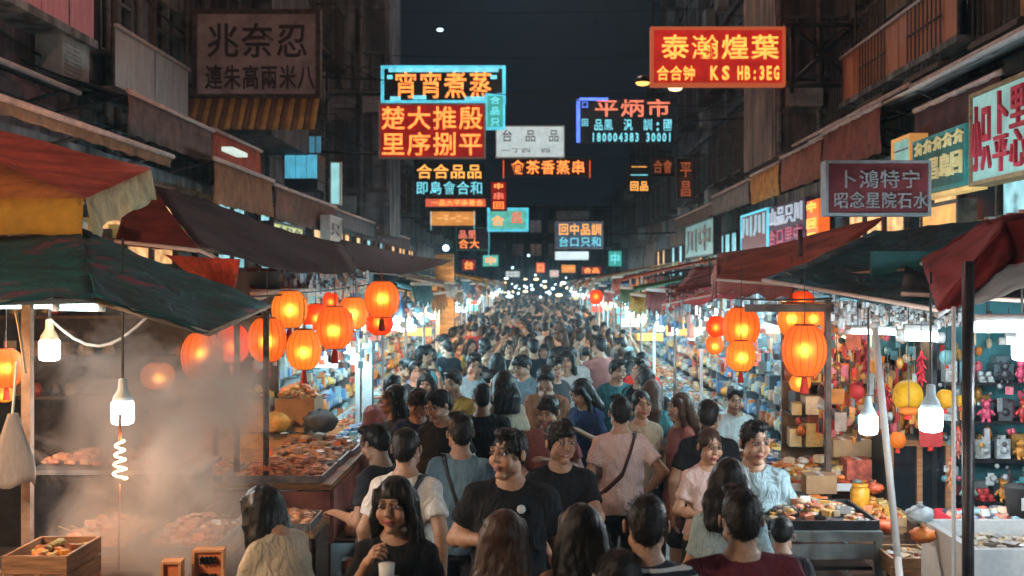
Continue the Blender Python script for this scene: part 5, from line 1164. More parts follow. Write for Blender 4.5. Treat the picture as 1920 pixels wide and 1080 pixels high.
# ---- left food stall
def table(x0, x1, y0, y1, z, label, top=WOOD, skirt=None, leg=True):
    t = thing('stall_table', label, 'table', ((x0 + x1) / 2, (y0 + y1) / 2, 0)); w_, d_ = x1 - x0, y1 - y0
    a = MB(); a.box((0, 0, z - .02), (w_, d_, .04)); a.build('table_top', top, t)
    for sx in (-1, 1):
        for sy in (-1, 1): a = MB(); a.box((sx * (w_ / 2 - .04), sy * (d_ / 2 - .04), (z - .04) / 2), (.05, .05, z - .04)); a.build('leg', DWOOD, t)
    if skirt:
        a = MB(); a.box((0, -d_ / 2 + .0, z - .23), (w_ - .02, .02, .36)); a.build('front_board', skirt, t)
        a = MB(); a.box((w_ / 2 if x0 < 0 else -w_ / 2, 0, z - .23), (.02, d_ - .06, .36)); a.build('side_board', skirt, t)
    return t
def tray(x0, x1, y0, y1, z, label, n, pal, s=.04, hump=.08, m_=None, boxy=.15, flat=.7, rim=.05, what='heap'):
    t = thing('tray', label, 'tray', ((x0 + x1) / 2, (y0 + y1) / 2, z)); w_, d_ = x1 - x0, y1 - y0
    a = MB(); a.box((0, 0, .012), (w_, d_, .02))
    for q in (-1, 1): a.box((q * (w_ / 2), 0, rim / 2), (.015, d_, rim)); a.box((0, q * (d_ / 2), rim / 2), (w_ - .015, .015, rim))
    a.build('tray_base', m_ or TRAYM, t)
    for q in range(2):
        a = MB(); a.box((rnd.uniform(-.4, .4) * w_, -d_ / 2 + .03 + q * d_ * .5, rim + .05), (.055, .004, .04), Matrix.Rotation(rnd.uniform(-.4, .4), 3, 'Z') @ Matrix.Rotation(-.3, 3, 'X')); a.build('price_card', rnd.choice([WHITE, mat('orange_board', (.72, .20, .07), .6, .1)]), t)
    if pal is MEAT or pal is PAL_FOOD:
        a = MB()
        for q in range(16):
            p_ = Vector((rnd.uniform(-.42, .42) * w_, rnd.uniform(-.42, .42) * d_, rnd.uniform(.05, hump + .03))); e_ = Vector((rnd.uniform(-.12, .12), rnd.uniform(-.12, .02), rnd.uniform(.01, .07))); a.bar(p_, p_ + e_, .0028, 4)
        o = a.build('skewers', mat('bamboo', (.6, .45, .25), .7), t); o['kind'] = 'stuff'
    a = MB(); heap_mb(a, -w_ / 2 + .04, w_ / 2 - .04, -d_ / 2 + .04, d_ / 2 - .04, .02, n, pal, s, hump, boxy, flat); o = a.build(what, GOODS, t, col=True); o['kind'] = 'stuff'
    return t
PINKB = mat('pink_board', (.36, .13, .10), .75, .3, 3)
MEAT = [(.55, .21, .11), (.62, .27, .15), (.46, .14, .08), (.68, .38, .24), (.60, .24, .12)]
table(-3.3, -1.42, 7.9, 9.6, 1.10, 'long meat table of the left food stall with a pinkish front board', WOOD, PINKB)
tray(-2.15, -1.5, 7.95, 8.55, 1.10, 'tray of cut meat at the lane corner of the long meat table', 210, MEAT, .034, .10)
tray(-2.85, -2.2, 7.95, 8.55, 1.10, 'tray of skewered meat in the middle of the long meat table', 210, MEAT, .034, .12)
tray(-2.10, -1.5, 8.65, 9.1, 1.10, 'tray of pale dumplings behind the corner tray of meat', 150, [(.66, .46, .32), (.6, .36, .22), (.55, .28, .16)], .036, .10)
tray(-2.1, -1.48, 9.15, 9.55, 1.10, 'rearmost tray of boxed snacks on the long meat table', 90, PAL_WARM, .045, .10, boxy=.8)
tray(-3.25, -2.9, 7.95, 9.0, 1.10, 'narrow tray of drumsticks at the inner end of the meat table', 120, MEAT, .036, .1)
table(-1.95, -1.4, 7.15, 7.65, .93, 'low side table stepping down towards the lane', WOOD, DWOOD)
tray(-1.92, -1.43, 7.18, 7.6, .93, 'tray of buns on the low side table', 110, [(.68, .42, .26), (.6, .3, .16)], .036, .06)
table(-2.75, -1.75, 6.3, 7.1, .98, 'front food table beside the steam', WOOD, DWOOD)
tray(-2.72, -2.28, 6.33, 7.05, .98, 'tray of fried pieces at the far end of the front food table', 130, MEAT, .034, .12)
tray(-2.22, -1.8, 6.33, 7.05, .98, 'tray of grilled meat at the near end of the front food table', 130, MEAT, .034, .12)
# grill hood / rail in the steam
t = thing('grill', 'steaming grill box with a pale rail behind the front food table', 'grill', (-2.62, 7.3, .0))
a = MB(); a.box((0, 0, 1.0), (.95, .5, .6)); a.build('body', DARKM, t)
a = MB(); a.box((0, 0, 1.33), (1.05, .58, .03)); a.build('top_plate', TRAYM, t)
a = MB(); heap_mb(a, -.48, .48, -.22, .22, 1.36, 90, MEAT, .034, .07); o = a.build('roast', GOODS, t, col=True); o['kind'] = 'stuff'
for px, Yp, top in ((444, 8.15, 2.3), (499, 8.0, 2.3), (404, 8.6, 2.4)):
    a = MB(); a.bar(((px - 1005) * Yp / F, Yp, 0), ((px - 1005) * Yp / F, Yp, top), .022, 8); tag(a.build('stall_pole', BROWNM), {444: 'brown pole between the second and third lantern', 499: 'brown pole under the dark seamed lantern', 404: 'brown pole behind the nearest left lantern'}[px], 'pole', 'poles of the left food stall')
# baskets and sacks behind
for k, (px, py, Yp, r, m_, lab) in enumerate(((515, 792, 9.75, .11, (.75, .38, .08), 'bulging orange sack behind the meat table'), (450, 765, 10.2, .14, (.55, .42, .22), 'straw coloured bundle near the brown poles'), (470, 700, 10.6, .13, (.10, .14, .08), 'dark green bundle under the red lanterns'), (600, 790, 9.9, .12, (.06, .07, .08), 'black bag on the meat table edge'), (560, 740, 10.6, .13, (.45, .20, .10), 'rust coloured parcel leaning at the cool stall'))):
    t = thing('bundle', lab, 'bundle', P(px, py, Yp)); a = MB(); a.ball((0, 0, 0), r, 16, 10, (1.3, 1, .8), .16); a.build('sack', mat('bundle_%d' % k, m_, .8, .3, 9, .4), t)
    a = MB(); a.lathe([(r * .4, r * .55), (r * .08, r * .8), (r * .16, r * .92)], n=8); a.build('knot', mat('bundle_%d' % k, m_), t)
table(-3.4, -2.0, 9.8, 10.9, 1.25, 'stacked goods table behind the meat table', CARD, CARD)
table(-1.98, -1.45, 9.75, 11.6, .95, 'cool lit table of wares beyond the meat table', WHITE, mat('blue_grey_metal', (.14, .22, .26), .5, .2))
tray(-1.96, -1.47, 9.8, 10.6, .95, 'white tray of wares on the cool lit table, nearer one', 120, PAL_COOL, .04, .12, WHITE, .7)
tray(-1.96, -1.47, 10.7, 11.5, .95, 'white tray of wares on the cool lit table, farther one', 120, PAL_COOL, .04, .12, WHITE, .7)
a = MB(); shelf_goods(a, -2.6, -1, 9.85, 10.8, (1.25,), PAL_WARM, dep=.9, tall=.3)
for k in range(3):
    a2 = MB(); sx = -2.9 + k * .4
    t = thing('carton', 'open carton of goods, %s on the stacked goods table' % ['left', 'middle', 'right'][k], 'carton', (sx, 10.1, 1.25)); a2.box((0, 0, .12), (.34, .4, .24)); a2.build('box', CARD, t)
    a2 = MB(); heap_mb(a2, -.15, .15, -.18, .18, .24, 30, PAL_ORANGE if k else PAL_WARM, .04, .08); o = a2.build('contents', GOODS, t, col=True); o['kind'] = 'stuff'
# back wall of the left stalls with shelves of goods coloured dark to look unlit
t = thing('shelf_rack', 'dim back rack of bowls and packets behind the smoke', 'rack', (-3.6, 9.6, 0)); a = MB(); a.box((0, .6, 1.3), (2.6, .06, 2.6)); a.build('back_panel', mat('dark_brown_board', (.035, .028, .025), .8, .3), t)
for z in (1.5, 1.85, 2.2): a = MB(); a.box((0, .4, z), (2.5, .32, .025)); a.build('shelf', BROWNM, t)
a = MB()
for k in range(46):
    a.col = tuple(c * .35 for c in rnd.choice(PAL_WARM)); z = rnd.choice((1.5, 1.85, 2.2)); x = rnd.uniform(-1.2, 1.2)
    if rnd.random() < .5: a.box((x, .38, z + .07), (rnd.uniform(.05, .16), .14, rnd.uniform(.06, .2)), rnd.uniform(-.3, .3))
    else: a.lathe([(.04, .01), (.06, .05), (.03, .12)], (x, .36, z), 9)
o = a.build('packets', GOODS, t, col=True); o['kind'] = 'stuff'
# price board
def price_board(px0, px1, py0, Yp, label, rows):
    h_ = .34; c = P((px0 + px1) / 2, py0, Yp); w_ = (px1 - px0) * Yp / F
    t = sign_at(c + Vector((0, 0, -h_ / 2)), w_, h_, R(4), label, mat('orange_board', (.72, .20, .07), .6, .1), rows, frame=mat('orange_rim', (.8, .36, .16), .6), depth=.03, name='price_board', fw=.012)
    a = MB(); a.box((0, .02, -h_ / 2 - (c.z - h_) / 2), (.03, .03, c.z - h_)); a.build('stand', DWOOD, t)
price_board(366, 419, 1030, 5.75, 'orange price board with dark figures on a stand in front of the food table', [('8888', .2, .8, .08, .2, INKB, .0), ('兩冊', .18, .82, .3, .72, INKB, .0)])
price_board(308, 340, 1052, 5.6, 'smaller blank orange board beside the price board', [])
# crates at lower left
def crate(c, d, label, m_=WOOD, slats=3, fill=None, pal=PAL_WARM, n=40, s=.035):
    t = thing('crate', label, 'crate', c); w_, dd, h_ = d
    for k in range(slats):
        z = h_ * (k + .5) / slats; hh = h_ / slats - .008
        for q in (-1, 1):
            a = MB(); a.box((0, q * (dd / 2), z), (w_, .014, hh)); a.build('slat', m_, t); a = MB(); a.box((q * (w_ / 2 - .008), 0, z), (.014, dd - .016, hh)); a.build('slat', m_, t)
    a = MB(); a.box((0, 0, .006), (w_ - .02, dd - .02, .012)); a.build('bottom', m_, t)
    if fill: a = MB(); heap_mb(a, -w_ / 2 + .04, w_ / 2 - .04, -dd / 2 + .04, dd / 2 - .04, h_ - .05, n, pal, s, .05, .3); o = a.build(fill, GOODS, t, col=True); o['kind'] = 'stuff'
    return t
table(-3.4, -2.02, 4.9, 6.0, .98, 'rough table holding crates at the lower left corner', DWOOD, DWOOD)
crate((-2.72, 5.25, .98), (.36, .36, .15), 'orange wooden crate of bottles at the lower left corner', WOOD, 2, 'jars', [(.5, .6, .6), (.2, .35, .32), (.6, .5, .4)], 30)
crate((-2.30, 5.42, .98), (.30, .40, .27), 'tall brown wooden crate beside the crate of bottles', mat('warm_wood', (.36, .17, .08), .7, .25, 6, .2, stretch=(1, 1, 9)), 3, 'offcuts', PAL_ORANGE, 24, .03)
crate((-3.10, 5.5, .98), (.36, .36, .22), 'crate of red sausages at the far left edge', WOOD, 2, 'sausages', [(.5, .12, .06), (.62, .2, .1)], 50, .05)
for k in range(5):
    p = Vector((-2.80 + k * .075, 5.12, 1.12)); t = thing('bottle', ['pale', 'green', 'brown', 'white capped', 'clear'][k] + ' bottle standing in the orange crate', 'bottle', p)
    a = MB(); a.lathe([(.024, 0), (.026, .08), (.01, .11), (.01, .14)], n=10); a.build('glass', mat('bottle_%d' % k, [(.5, .55, .5), (.08, .3, .22), (.25, .12, .05), (.6, .6, .6), (.4, .5, .5)][k], .15, spec=.8), t); a = MB(); a.lathe([(.012, .14), (.012, .155)], n=8); a.build('cap', INKR, t)
# bag, post
t = thing('plastic_bag', 'crumpled white plastic bag hanging at the left edge', 'bag', P(24, 775, 5.5))
a = MB(); g_ = []
for i in range(19):
    th = 2 * math.pi * i / 18; g_.append([Vector((math.cos(th) * (.02 + .085 * min(1, v * 1.3)) * (1 + .12 * math.sin(5 * th + 3 * v)), math.sin(th) * (.02 + .05 * v), -.34 * v - .015 * math.sin(3 * th) * v)) for v in (0, .12, .3, .5, .7, .88, 1)])
a.quadstrip(g_, .002); a.build('sack', mat('plastic', (.62, .50, .44), .35, .1, 9, .5, trans=.3, stretch=(4, 4, 1)), t); a = MB(); a.bar((0, 0, 0), (.02, 0, .25), .006, 5); a.build('handle', WHITE, t)
a = MB(); a.box(((52 - 1005) * 5.7 / F, 5.7, 1.2), (.045, .045, 2.4)); tag(a.build('stall_pole', mat('pale_wood', (.4, .27, .2), .7, .3)), 'square wooden pole at the far left behind the lantern', 'pole')
cable(P(30, 585, 5.6), P(48, 700, 5.6), -.02, 'rope looping down the far left pole', .007, m=mat('rope', (.4, .3, .22), .8))

# ---- right side: toy stall and ornament stall
CHR = thing('canopy_pole', 'chrome pole leaning to the right in front of the ornaments', 'pole', P(1640, 612, 5.9)); q = P(1683, 1045, 5.3)
a = MB(); e_ = q - CHR.location; a.bar((0, 0, 0), e_, .017, 12); a.bar(e_, e_ * 1.95, .017, 12); a.build('tube', STEEL, CHR); a = MB(); a.ball((0, 0, 0), .026, 10, 6); a.build('cap', STEEL, CHR)
p = P(1815, 575, 5.0); t = thing('canopy_pole', 'thick dark upright pole in front of the toy shelves', 'pole', (p.x, p.y, 0)); a = MB(); a.bar((0, 0, 0), (0, 0, p.z + .2), .026, 12); a.build('tube', mat('dark_pole', (.06, .055, .06), .4, .3, 9, .1, .5), t)
a = MB(); a.bar((-.045, .05, 0), (-.045, .05, p.z), .009, 8); a.build('rod', STEEL, t)
a = MB(); a.box(((1552 - 1005) * 7.6 / F, 7.6, 1.2), (.035, .05, 2.4)); tag(a.build('stall_pole', BROWNM), 'brown square pole right of the biggest lantern', 'pole')
a = MB(); a.box((1.9, 7.62, 2.33), (1.0, .04, .05)); tag(a.build('lantern_rail', BROWNM), 'brown rail above the biggest lantern', 'rail')
# blue toy stall back wall + shelves
t = thing('toy_rack', 'teal backed shelf rack of the toy stall', 'rack', (3.75, 7.75, 0)); TL = mat('teal_wall', (.05, .20, .23), .5, .25, 2)
a = MB(); a.box((0, .22, 1.3), (2.2, .04, 2.6)); a.build('back_panel', TL, t)
for z in (1.92, 1.66, 1.40, 1.12): a = MB(); a.box((0, .03, z - .10), (2.1, .30, .02)); a.build('shelf', DARKM, t)
for e in (-1.09, 1.09): a = MB(); a.box((e, .02, 1.2), (.03, .36, 2.4)); a.build('side_panel', DARKM, t)
TOYC = {'pink': (.75, .10, .20), 'white': (.62, .66, .66), 'pale green': (.35, .55, .45), 'orange': (.75, .32, .06), 'teal': (.10, .38, .42), 'red': (.6, .05, .05), 'black': (.04, .04, .05), 'silver': (.45, .5, .52)}
def toy_mesh(kind):
    a = MB()
    if kind == 0:   # doll in a bag
        a.ball((0, 0, .045), .035, 9, 6, (1, .8, 1.1)); a.ball((0, -.005, .10), .028, 9, 6); 
        for s_ in (-1, 1): a.ball((s_ * .022, 0, .127), .011, 7, 4); a.bar((s_ * .03, 0, .06), (s_ * .055, -.01, .035), .010, 6, .008); a.bar((s_ * .015, 0, .02), (s_ * .02, -.02, -.01), .012, 6, .01)
    elif kind == 1:  # pair of little shoes
        for s_ in (-1, 1): a.ball((s_ * .026, -.02, .02), .024, 8, 5, (.9, 1.6, .8)); a.lathe([(.018, .02), (.02, .06), (.016, .062)], (s_ * .026, .01, 0), 9); a.box((s_ * .026, -.012, .004), (.04, .09, .01))
    else:           # boxed figure
        a.box((0, .01, .065), (.085, .05, .13)); a.ball((0, -.02, .06), .026, 8, 5); a.box((0, -.017, .11), (.06, .012, .02)); a.box((0, .0, .14), (.03, .01, .03))
    return a.mesh('toy')
TOYM = [toy_mesh(k) for k in range(3)]; TOYN = ['doll', 'pair of little shoes', 'boxed figure']
SHN = ['top', 'second', 'third', 'lowest']
for r, z in enumerate((1.92, 1.66, 1.40, 1.12)):
    combos = [(c_, k_) for c_ in TOYC for k_ in range(3)]; rnd.shuffle(combos)
    for j in range(17):
        c, k = combos[j]; m_ = mat('toy_' + c, TOYC[c], .45, .3, 30, spec=.5)
        o = bpy.data.objects.new('toy', TOYM[k]); C.objects.link(o)
        if not len(TOYM[k].materials): TOYM[k].materials.append(m_)
        o.material_slots[0].link = 'OBJECT'; o.material_slots[0].material = m_
        o.location = (2.78 + j * .122, 7.66 + rnd.uniform(-.03, .03), z - .085); o.rotation_euler = (0, 0, rnd.uniform(-.5, .5)); o.scale = (1.05, 1.05, rnd.uniform(.95, 1.25))
        tag(o, '%s %s on the %s shelf of the teal rack' % (c, TOYN[k], SHN[r]), 'toy', 'toys on the teal rack')
a = MB(); shelf_goods(a, .16, 1, -1.05, 1.05, (1.82, 1.56, 1.30, 1.02), [(.12, .18, .2), (.3, .34, .34), (.25, .06, .08), (.4, .22, .06), (.05, .07, .08), (.35, .4, .4)], dep=.16, tall=.17)
for i in range(240):
    p = Vector((-.16 - rnd.random() * .25, rnd.uniform(-1.1, 1.1), rnd.choice((1.78, 1.52, 1.26, .98)) + rnd.uniform(-.10, .04))); a.col = rnd.choice([(.4, .45, .45), (.5, .08, .12), (.55, .3, .08), (.08, .2, .22), (.3, .32, .34), (.06, .06, .07)])
    a.box(p, (.012, rnd.uniform(.02, .05), rnd.uniform(.03, .09)), rnd.uniform(-.6, .6)) if rnd.random() < .5 else a.ball(p, rnd.uniform(.012, .026), 6, 4)
o = a.build('small_wares', GOODS, t, rot=(0, 0, R(90)), col=True); o['kind'] = 'stuff'
t = thing('shop_panel', 'teal upper wall panel behind the toy stall tube light', 'panel', (3.6, 8.15, 2.35)); a = MB(); a.box((0, 0, 0), (2.4, .05, .75)); a.build('board', TL, t)
a = MB(); a.box((-.25, -.04, .0), (.6, .03, .35)); a.build('poster', mat('poster', (.45, .55, .55), .6, .3, 6), t)
# foam box on its table
table(1.86, 3.3, 4.9, 6.1, 1.0, 'low table under the white foam box', DWOOD, None)
t = thing('foam_box', 'white foam box full of shellfish at the lower right corner', 'box', (2.45, 5.40, 1.0)); FOAM = mat('foam', (.70, .75, .77), .85, .06, 40, .15)
w_, d_, h_ = 1.02, .66, .31
a = MB(); a.box((0, 0, .03), (w_, d_, .06)); a.build('bottom', FOAM, t)
for q in (-1, 1): a = MB(); a.box((0, q * (d_ / 2 - .02), h_ / 2 + .03), (w_, .04, h_ - .06)); a.build('side', FOAM, t); a = MB(); a.box((q * (w_ / 2 - .02), 0, h_ / 2 + .03), (.04, d_ - .08, h_ - .06)); a.build('side', FOAM, t)
a = MB(); heap_mb(a, -.43, .43, -.26, .26, .22, 150, [(.55, .45, .3), (.3, .25, .2), (.66, .6, .5), (.15, .12, .1), (.7, .4, .15)], .035, .05); o = a.build('shellfish', GOODS, t, col=True); o['kind'] = 'stuff'
tray(2.35, 2.85, 6.3, 6.7, 1.12, 'red tray behind the foam box', 60, PAL_COOL, .04, .05, INKR)
table(2.25, 3.2, 6.2, 6.9, 1.12, 'dark table behind the foam box', DWOOD, DWOOD)
t = thing('bucket', 'black bucket with a white label behind the foam box', 'bucket', (2.75, 6.45, 1.14)); a = MB(); a.lathe([(.07, 0), (.09, .2), (.095, .21)], n=16); a.build('pail', INKB, t); a = MB(); a.box((0, -.088, .12), (.07, .006, .07)); a.build('label_patch', WHITE, t)
crate((1.93, 5.95, 1.0), (.24, .30, .10), 'small crate of shells beside the foam box', WOOD, 2, 'shells', PAL_WARM, 30)
# heap of snacks at bottom right and a little bag
table(1.42, 1.84, 4.95, 5.7, .92, 'little snack table at the bottom right', CARD, None)
tray(1.43, 1.83, 4.97, 5.65, .92, 'tray of orange and white snacks at the bottom right', 140, [(.7, .35, .15), (.66, .55, .45), (.75, .25, .06), (.5, .3, .2)], .03, .09)
for k, (px, py, Yp, c, lab) in enumerate(((1725, 965, 5.7, (.5, .6, .65), 'clear plastic bag of pale goods above the snack tray'), (1730, 1003, 5.5, (.8, .22, .04), 'bright orange packet on the snack table'), (1655, 985, 6.4, (.72, .12, .04), 'red orange knotted bag leaning on the chrome pole'), (1612, 930, 7.2, (.85, .36, .03), 'big yellow orange jar on the snack counter'), (1640, 915, 7.3, (.55, .10, .04), 'rust red pouch beside the yellow jar'))):
    t = thing('bag' if k != 3 else 'jar', lab, 'bag' if k != 3 else 'jar', P(px, py, Yp)); r = (.062, .052, .062, .07, .05)[k]
    a = MB(); a.ball((0, 0, 0), r, 18, 12, (1.15, .9, .7), .17) if k != 3 else a.lathe([(r * .8, -r), (r * .86, -r * .9), (r * .86, r * .6), (r * .7, r * .85)], n=18); a.build('sack' if k != 3 else 'body', mat('bagc_%d' % k, c, .35, .25, 14, .5, spec=.6), t)
    a = MB(); a.lathe([(r * .38, r * .7), (r * .10, r * .86), (r * .22, r * 1.02)] if k != 3 else [(r * .74, r * .85), (r * .74, r * 1.1)], n=10); a.build('neck' if k != 3 else 'lid', mat('bagc_%d' % k, c), t)
# steel cart
t = thing('steel_cart', 'dark steel display cart with a pale top edge at the lower right', 'cart', (1.52, 6.35, 0)); PE = mat('pale_steel', (.30, .36, .37), .4, .2, 9, .05, .5)
a = MB(); a.box((0, 0, 1.16), (.62, .70, .05)); a.build('top', PE, t)
for sx in (-1, 1):
    for sy in (-1, 1): a = MB(); a.box((sx * .29, sy * .33, .57), (.035, .035, 1.13)); a.build('leg', PE, t)
a = MB(); a.box((0, .0, .98), (.54, .60, .02)); a.build('shelf', DARKM, t); a = MB(); a.box((0, -.34, 1.08), (.54, .015, .08)); a.build('front_rail', PE, t); a = MB(); a.box((0, .1, .5), (.52, .4, .7)); a.build('cabinet', DARKM, t)
tray(1.24, 1.82, 6.05, 6.65, 1.185, 'tray of brown pieces on top of the steel cart', 90, MEAT + PAL_WARM, .03, .06, DARKM)
# snack counter with orange goods
table(1.50, 2.35, 7.0, 8.3, 1.0, 'warm lit snack counter on the right', WOOD, DWOOD)
tray(1.52, 1.98, 7.02, 7.6, 1.0, 'tray of orange cakes at the lane end of the snack counter', 160, PAL_ORANGE, .035, .08, CARD)
tray(2.0, 2.33, 7.02, 7.6, 1.0, 'tray of orange cakes at the inner end of the snack counter', 110, PAL_ORANGE, .035, .08, CARD)
tray(1.52, 2.3, 7.65, 8.25, 1.1, 'rear tray of packets on the snack counter', 140, PAL_ORANGE + PAL_WARM, .045, .14, WHITE, .5)
for k, (px, py, Yp, w_, h_, lab) in enumerate(((1577, 838, 8.0, .15, .12, 'brown carton on the upper shelf, left of its twin'), (1612, 838, 8.0, .12, .12, 'brown carton on the upper shelf, right of its twin'), (1605, 878, 7.8, .17, .14, 'red printed carton below the two brown cartons'), (1535, 905, 7.5, .2, .12, 'tan carton behind the orange cakes'))):
    t = thing('carton', lab, 'carton', P(px, py, Yp)); a = MB(); a.box((0, 0, 0), (w_, .16, h_)); a.build('box', [CARD, CARD, mat('red_carton', (.5, .10, .06), .6, .4, 12), CARD][k], t); a = MB(); a.box((0, 0, h_ / 2 + .002), (.03, .165, .004)); a.build('tape', WHITE, t)
t = thing('shelf_rack', 'warm lit rack of orange packets behind the snack counter', 'rack', (2.42, 8.7, 0)); a = MB(); a.box((0, .2, 1.2), (1.0, .04, 2.3)); a.build('back_panel', mat('back_warm', (.28, .17, .09), .7, .3), t)
for z in (1.26, 1.5, 1.74, 1.98): a = MB(); a.box((0, .02, z), (.98, .3, .02)); a.build('shelf', BROWNM, t)
a = MB(); shelf_goods(a, 0, 1, -.48, .48, (1.27, 1.51, 1.75, 1.99), PAL_ORANGE + [(.3, .08, .04), (.7, .6, .45), (.12, .06, .04)], tall=.2); shelf_goods(a, .08, 1, -.48, .48, (1.27, 1.51, 1.75, 1.99), PAL_ORANGE + PAL_WARM, tall=.22)
for k in range(60): a.col = rnd.choice(PAL_ORANGE + [(.5, .06, .04)]); a.ball((-.16 + rnd.uniform(-.05, .05), rnd.uniform(-.5, .5), rnd.uniform(1.25, 2.25)), rnd.uniform(.018, .045), 7, 5, (1, 1, rnd.uniform(.6, 1.6)))
o = a.build('packets', GOODS, t, rot=(0, 0, R(90)), col=True); o['kind'] = 'stuff'
led_lamp(Vector((2.25, 8.2, 2.12)), .045, 'small warm bulb above the snack counter rack', LEDW, .1)
led_lamp(Vector((-2.45, 8.7, 1.95)), .055, 'added warm bulb over the meat table behind the lanterns', glow('led_amber', (1.0, .52, .22), 900), .2)  # added to throw warm light on the meat and steam
led_lamp(Vector((-2.75, 10.3, 2.05)), .055, 'added warm bulb over the stacked cartons at the back left', glow('led_amber', (1.0, .52, .22), 900), .2)  # added for warm light on the goods at the back
led_lamp(Vector((-3.1, 5.6, 2.15)), .05, 'added warm bulb over the crates at the far left', glow('led_amber', (1.0, .52, .22), 900), .15)  # unseen bulb, added to warm the lower left stall
# ornament stall: hung things
def orn(px, py, Yp, r, c, label, shape='ball', name='ornament', h=1.0):
    p = P(px, py, Yp); r = r * Yp / F; t = thing(name, label, 'ornament', p, 0, 'ornaments hung above the snack counter')
    mm = mat('orn_%d%d' % (px, py), c, .5, .2, 12, .2, trans=.25); a = MB()
    if shape == 'ball': a.lathe([(math.cos(x) ** .8 * r, math.sin(x) * r * h) for x in [-1.3 + 2.6 * i / 10 for i in range(11)]], n=20, rf=lambda i, n, z: 1 - .05 * (i % 2))
    elif shape == 'chili':
        for k in range(16): th = k * 2.4; z = (1 - k / 8) * r * 2.6; a.bar((0, 0, z), (math.cos(th) * r, math.sin(th) * r, z - r * 1.1), r * .3, 6, r * .08)
    else: a.box((0, 0, 0), (r * 2, .01, r * 2 * h)); a.box((0, -.004, -r * h * 1.06), (r * 1.7, .012, r * .2))
    a.build('body', mm, t); a = MB(); a.bar((0, 0, r * h), (0, 0, r * h + .25), .003, 4); a.build('string', CORD, t)
    a = MB(); a.lathe([(r * .2, -r * h * 1.05), (r * .3, -r * h * 1.5)], n=8) if shape != 'chili' else a.ball((0, 0, r * 2.9), r * .35, 8, 5); a.build('tassel' if shape != 'chili' else 'knot', TAS, t)
for args in ((1702, 742, 6.9, 29, (.80, .42, .02), 'yellow ribbed ornament with an orange band under the tube light', 'ball'), (1704, 770, 6.8, 20, (.78, .22, .03), 'orange band ornament under the yellow one', 'ball', 'ornament', .4),
             (1772, 748, 7.0, 18, (.82, .40, .02), 'yellow orange round ornament right of the larger bulb', 'ball'), (1800, 752, 7.0, 11, (.82, .46, .03), 'small yellow ornament beside the dark pole', 'ball'),
             (1727, 690, 6.9, 10, (.72, .03, .06), 'red chili string ornament below the tube light', 'chili'), (1683, 825, 7.0, 16, (.82, .20, .02), 'orange round ornament over the glass cabinet', 'ball'),
             (1745, 812, 7.2, 22, (.5, .05, .05), 'red printed cloth hanging behind the larger bulb', 'card'), (1607, 735, 7.6, 14, (.66, .05, .05), 'red round ornament left of the chrome pole', 'ball'),
             (1570, 742, 7.6, 13, (.75, .26, .04), 'orange box shaped ornament left of the small red ones', 'card'), (1576, 790, 7.6, 11, (.72, .55, .45), 'pale card ornament above the brown cartons', 'card', 'ornament', 1.5),
             (1600, 640, 7.8, 14, (.75, .12, .03), 'bright red fan ornament under the dark cloth', 'card'), (1622, 672, 7.8, 10, (.6, .05, .06), 'dark red tassel ornament by the pole top', 'chili'),
             (1590, 790, 7.7, 9, (.75, .3, .2), 'rosy bell ornament near the left bulb', 'ball'), (1664, 745, 7.3, 8, (.65, .05, .06), 'thin red string ornament just right of the chrome pole', 'chili'),
             (1796, 830, 6.9, 9, (.62, .16, .12), 'rosy string ornament beside the dark pole', 'chili'), (1783, 890, 6.8, 10, (.66, .25, .12), 'orange shell string low beside the dark pole', 'chili'),
             (1775, 670, 7.4, 14, (.25, .55, .60), 'pale blue ornament cluster near the right tube light', 'ball'), (1650, 700, 7.7, 9, (.5, .12, .10), 'small rust ornament high beside the chrome pole', 'ball'),
             (1568, 700, 7.9, 10, (.62, .2, .14), 'dusty pink ornament right of the biggest lantern', 'chili'), (1640, 790, 7.7, 12, (.7, .22, .05), 'orange bell ornament behind the left bulb', 'ball')): orn(*args)
t = thing('glass_cabinet', 'dark glass fronted cabinet with brown frame behind the chrome pole', 'cabinet', P(1722, 1000, 7.6)); k = 7.6 / F
a = MB(); a.box((0, .2, 100 * k), (118 * k, .36, 145 * k)); a.build('body', mat('cab_dark', (.03, .035, .035), .5), t)
for e in (-1, 1):
    a = MB(); a.box((e * 28 * k, 0, 100 * k), (44 * k, .012, 126 * k)); a.build('pane', GLASSD, t)
for e in (-54, 0, 54): a = MB(); a.box((e * k, -.012, 100 * k), (10 * k, .03, 146 * k)); a.build('stile', mat('warm_wood', (.36, .17, .08), .7, .25, 6, .2), t)
for e in (30, 170): a = MB(); a.box((0, -.012, e * k), (98 * k, .028, 10 * k)); a.build('rail', MATS['warm_wood'], t)
a = MB(); a.box((0, .2, 0), (118 * k, .34, 50 * k)); a.build('base', mat('warm_wood', (.36, .17, .08)), t)
t = thing('garland', 'mass of small silver trinkets hung under the dark cloth on the right', 'garland', P(1680, 590, 7.4)); a = MB()
for i in range(700):
    a.col = rnd.choice([(.45, .5, .52), (.6, .6, .6), (.12, .12, .14), (.35, .25, .2), (.55, .6, .62)]); p = P(rnd.uniform(1560, 1815), rnd.uniform(568, 610), rnd.uniform(7.2, 8)) - t.location
    a.ball(p, rnd.uniform(.007, .016), 5, 3) if rnd.random() < .45 else a.box(p, (.022, .01, rnd.uniform(.02, .06)), rnd.uniform(-1, 1))
o = a.build('trinkets', GOODS, t, col=True); o['kind'] = 'stuff'
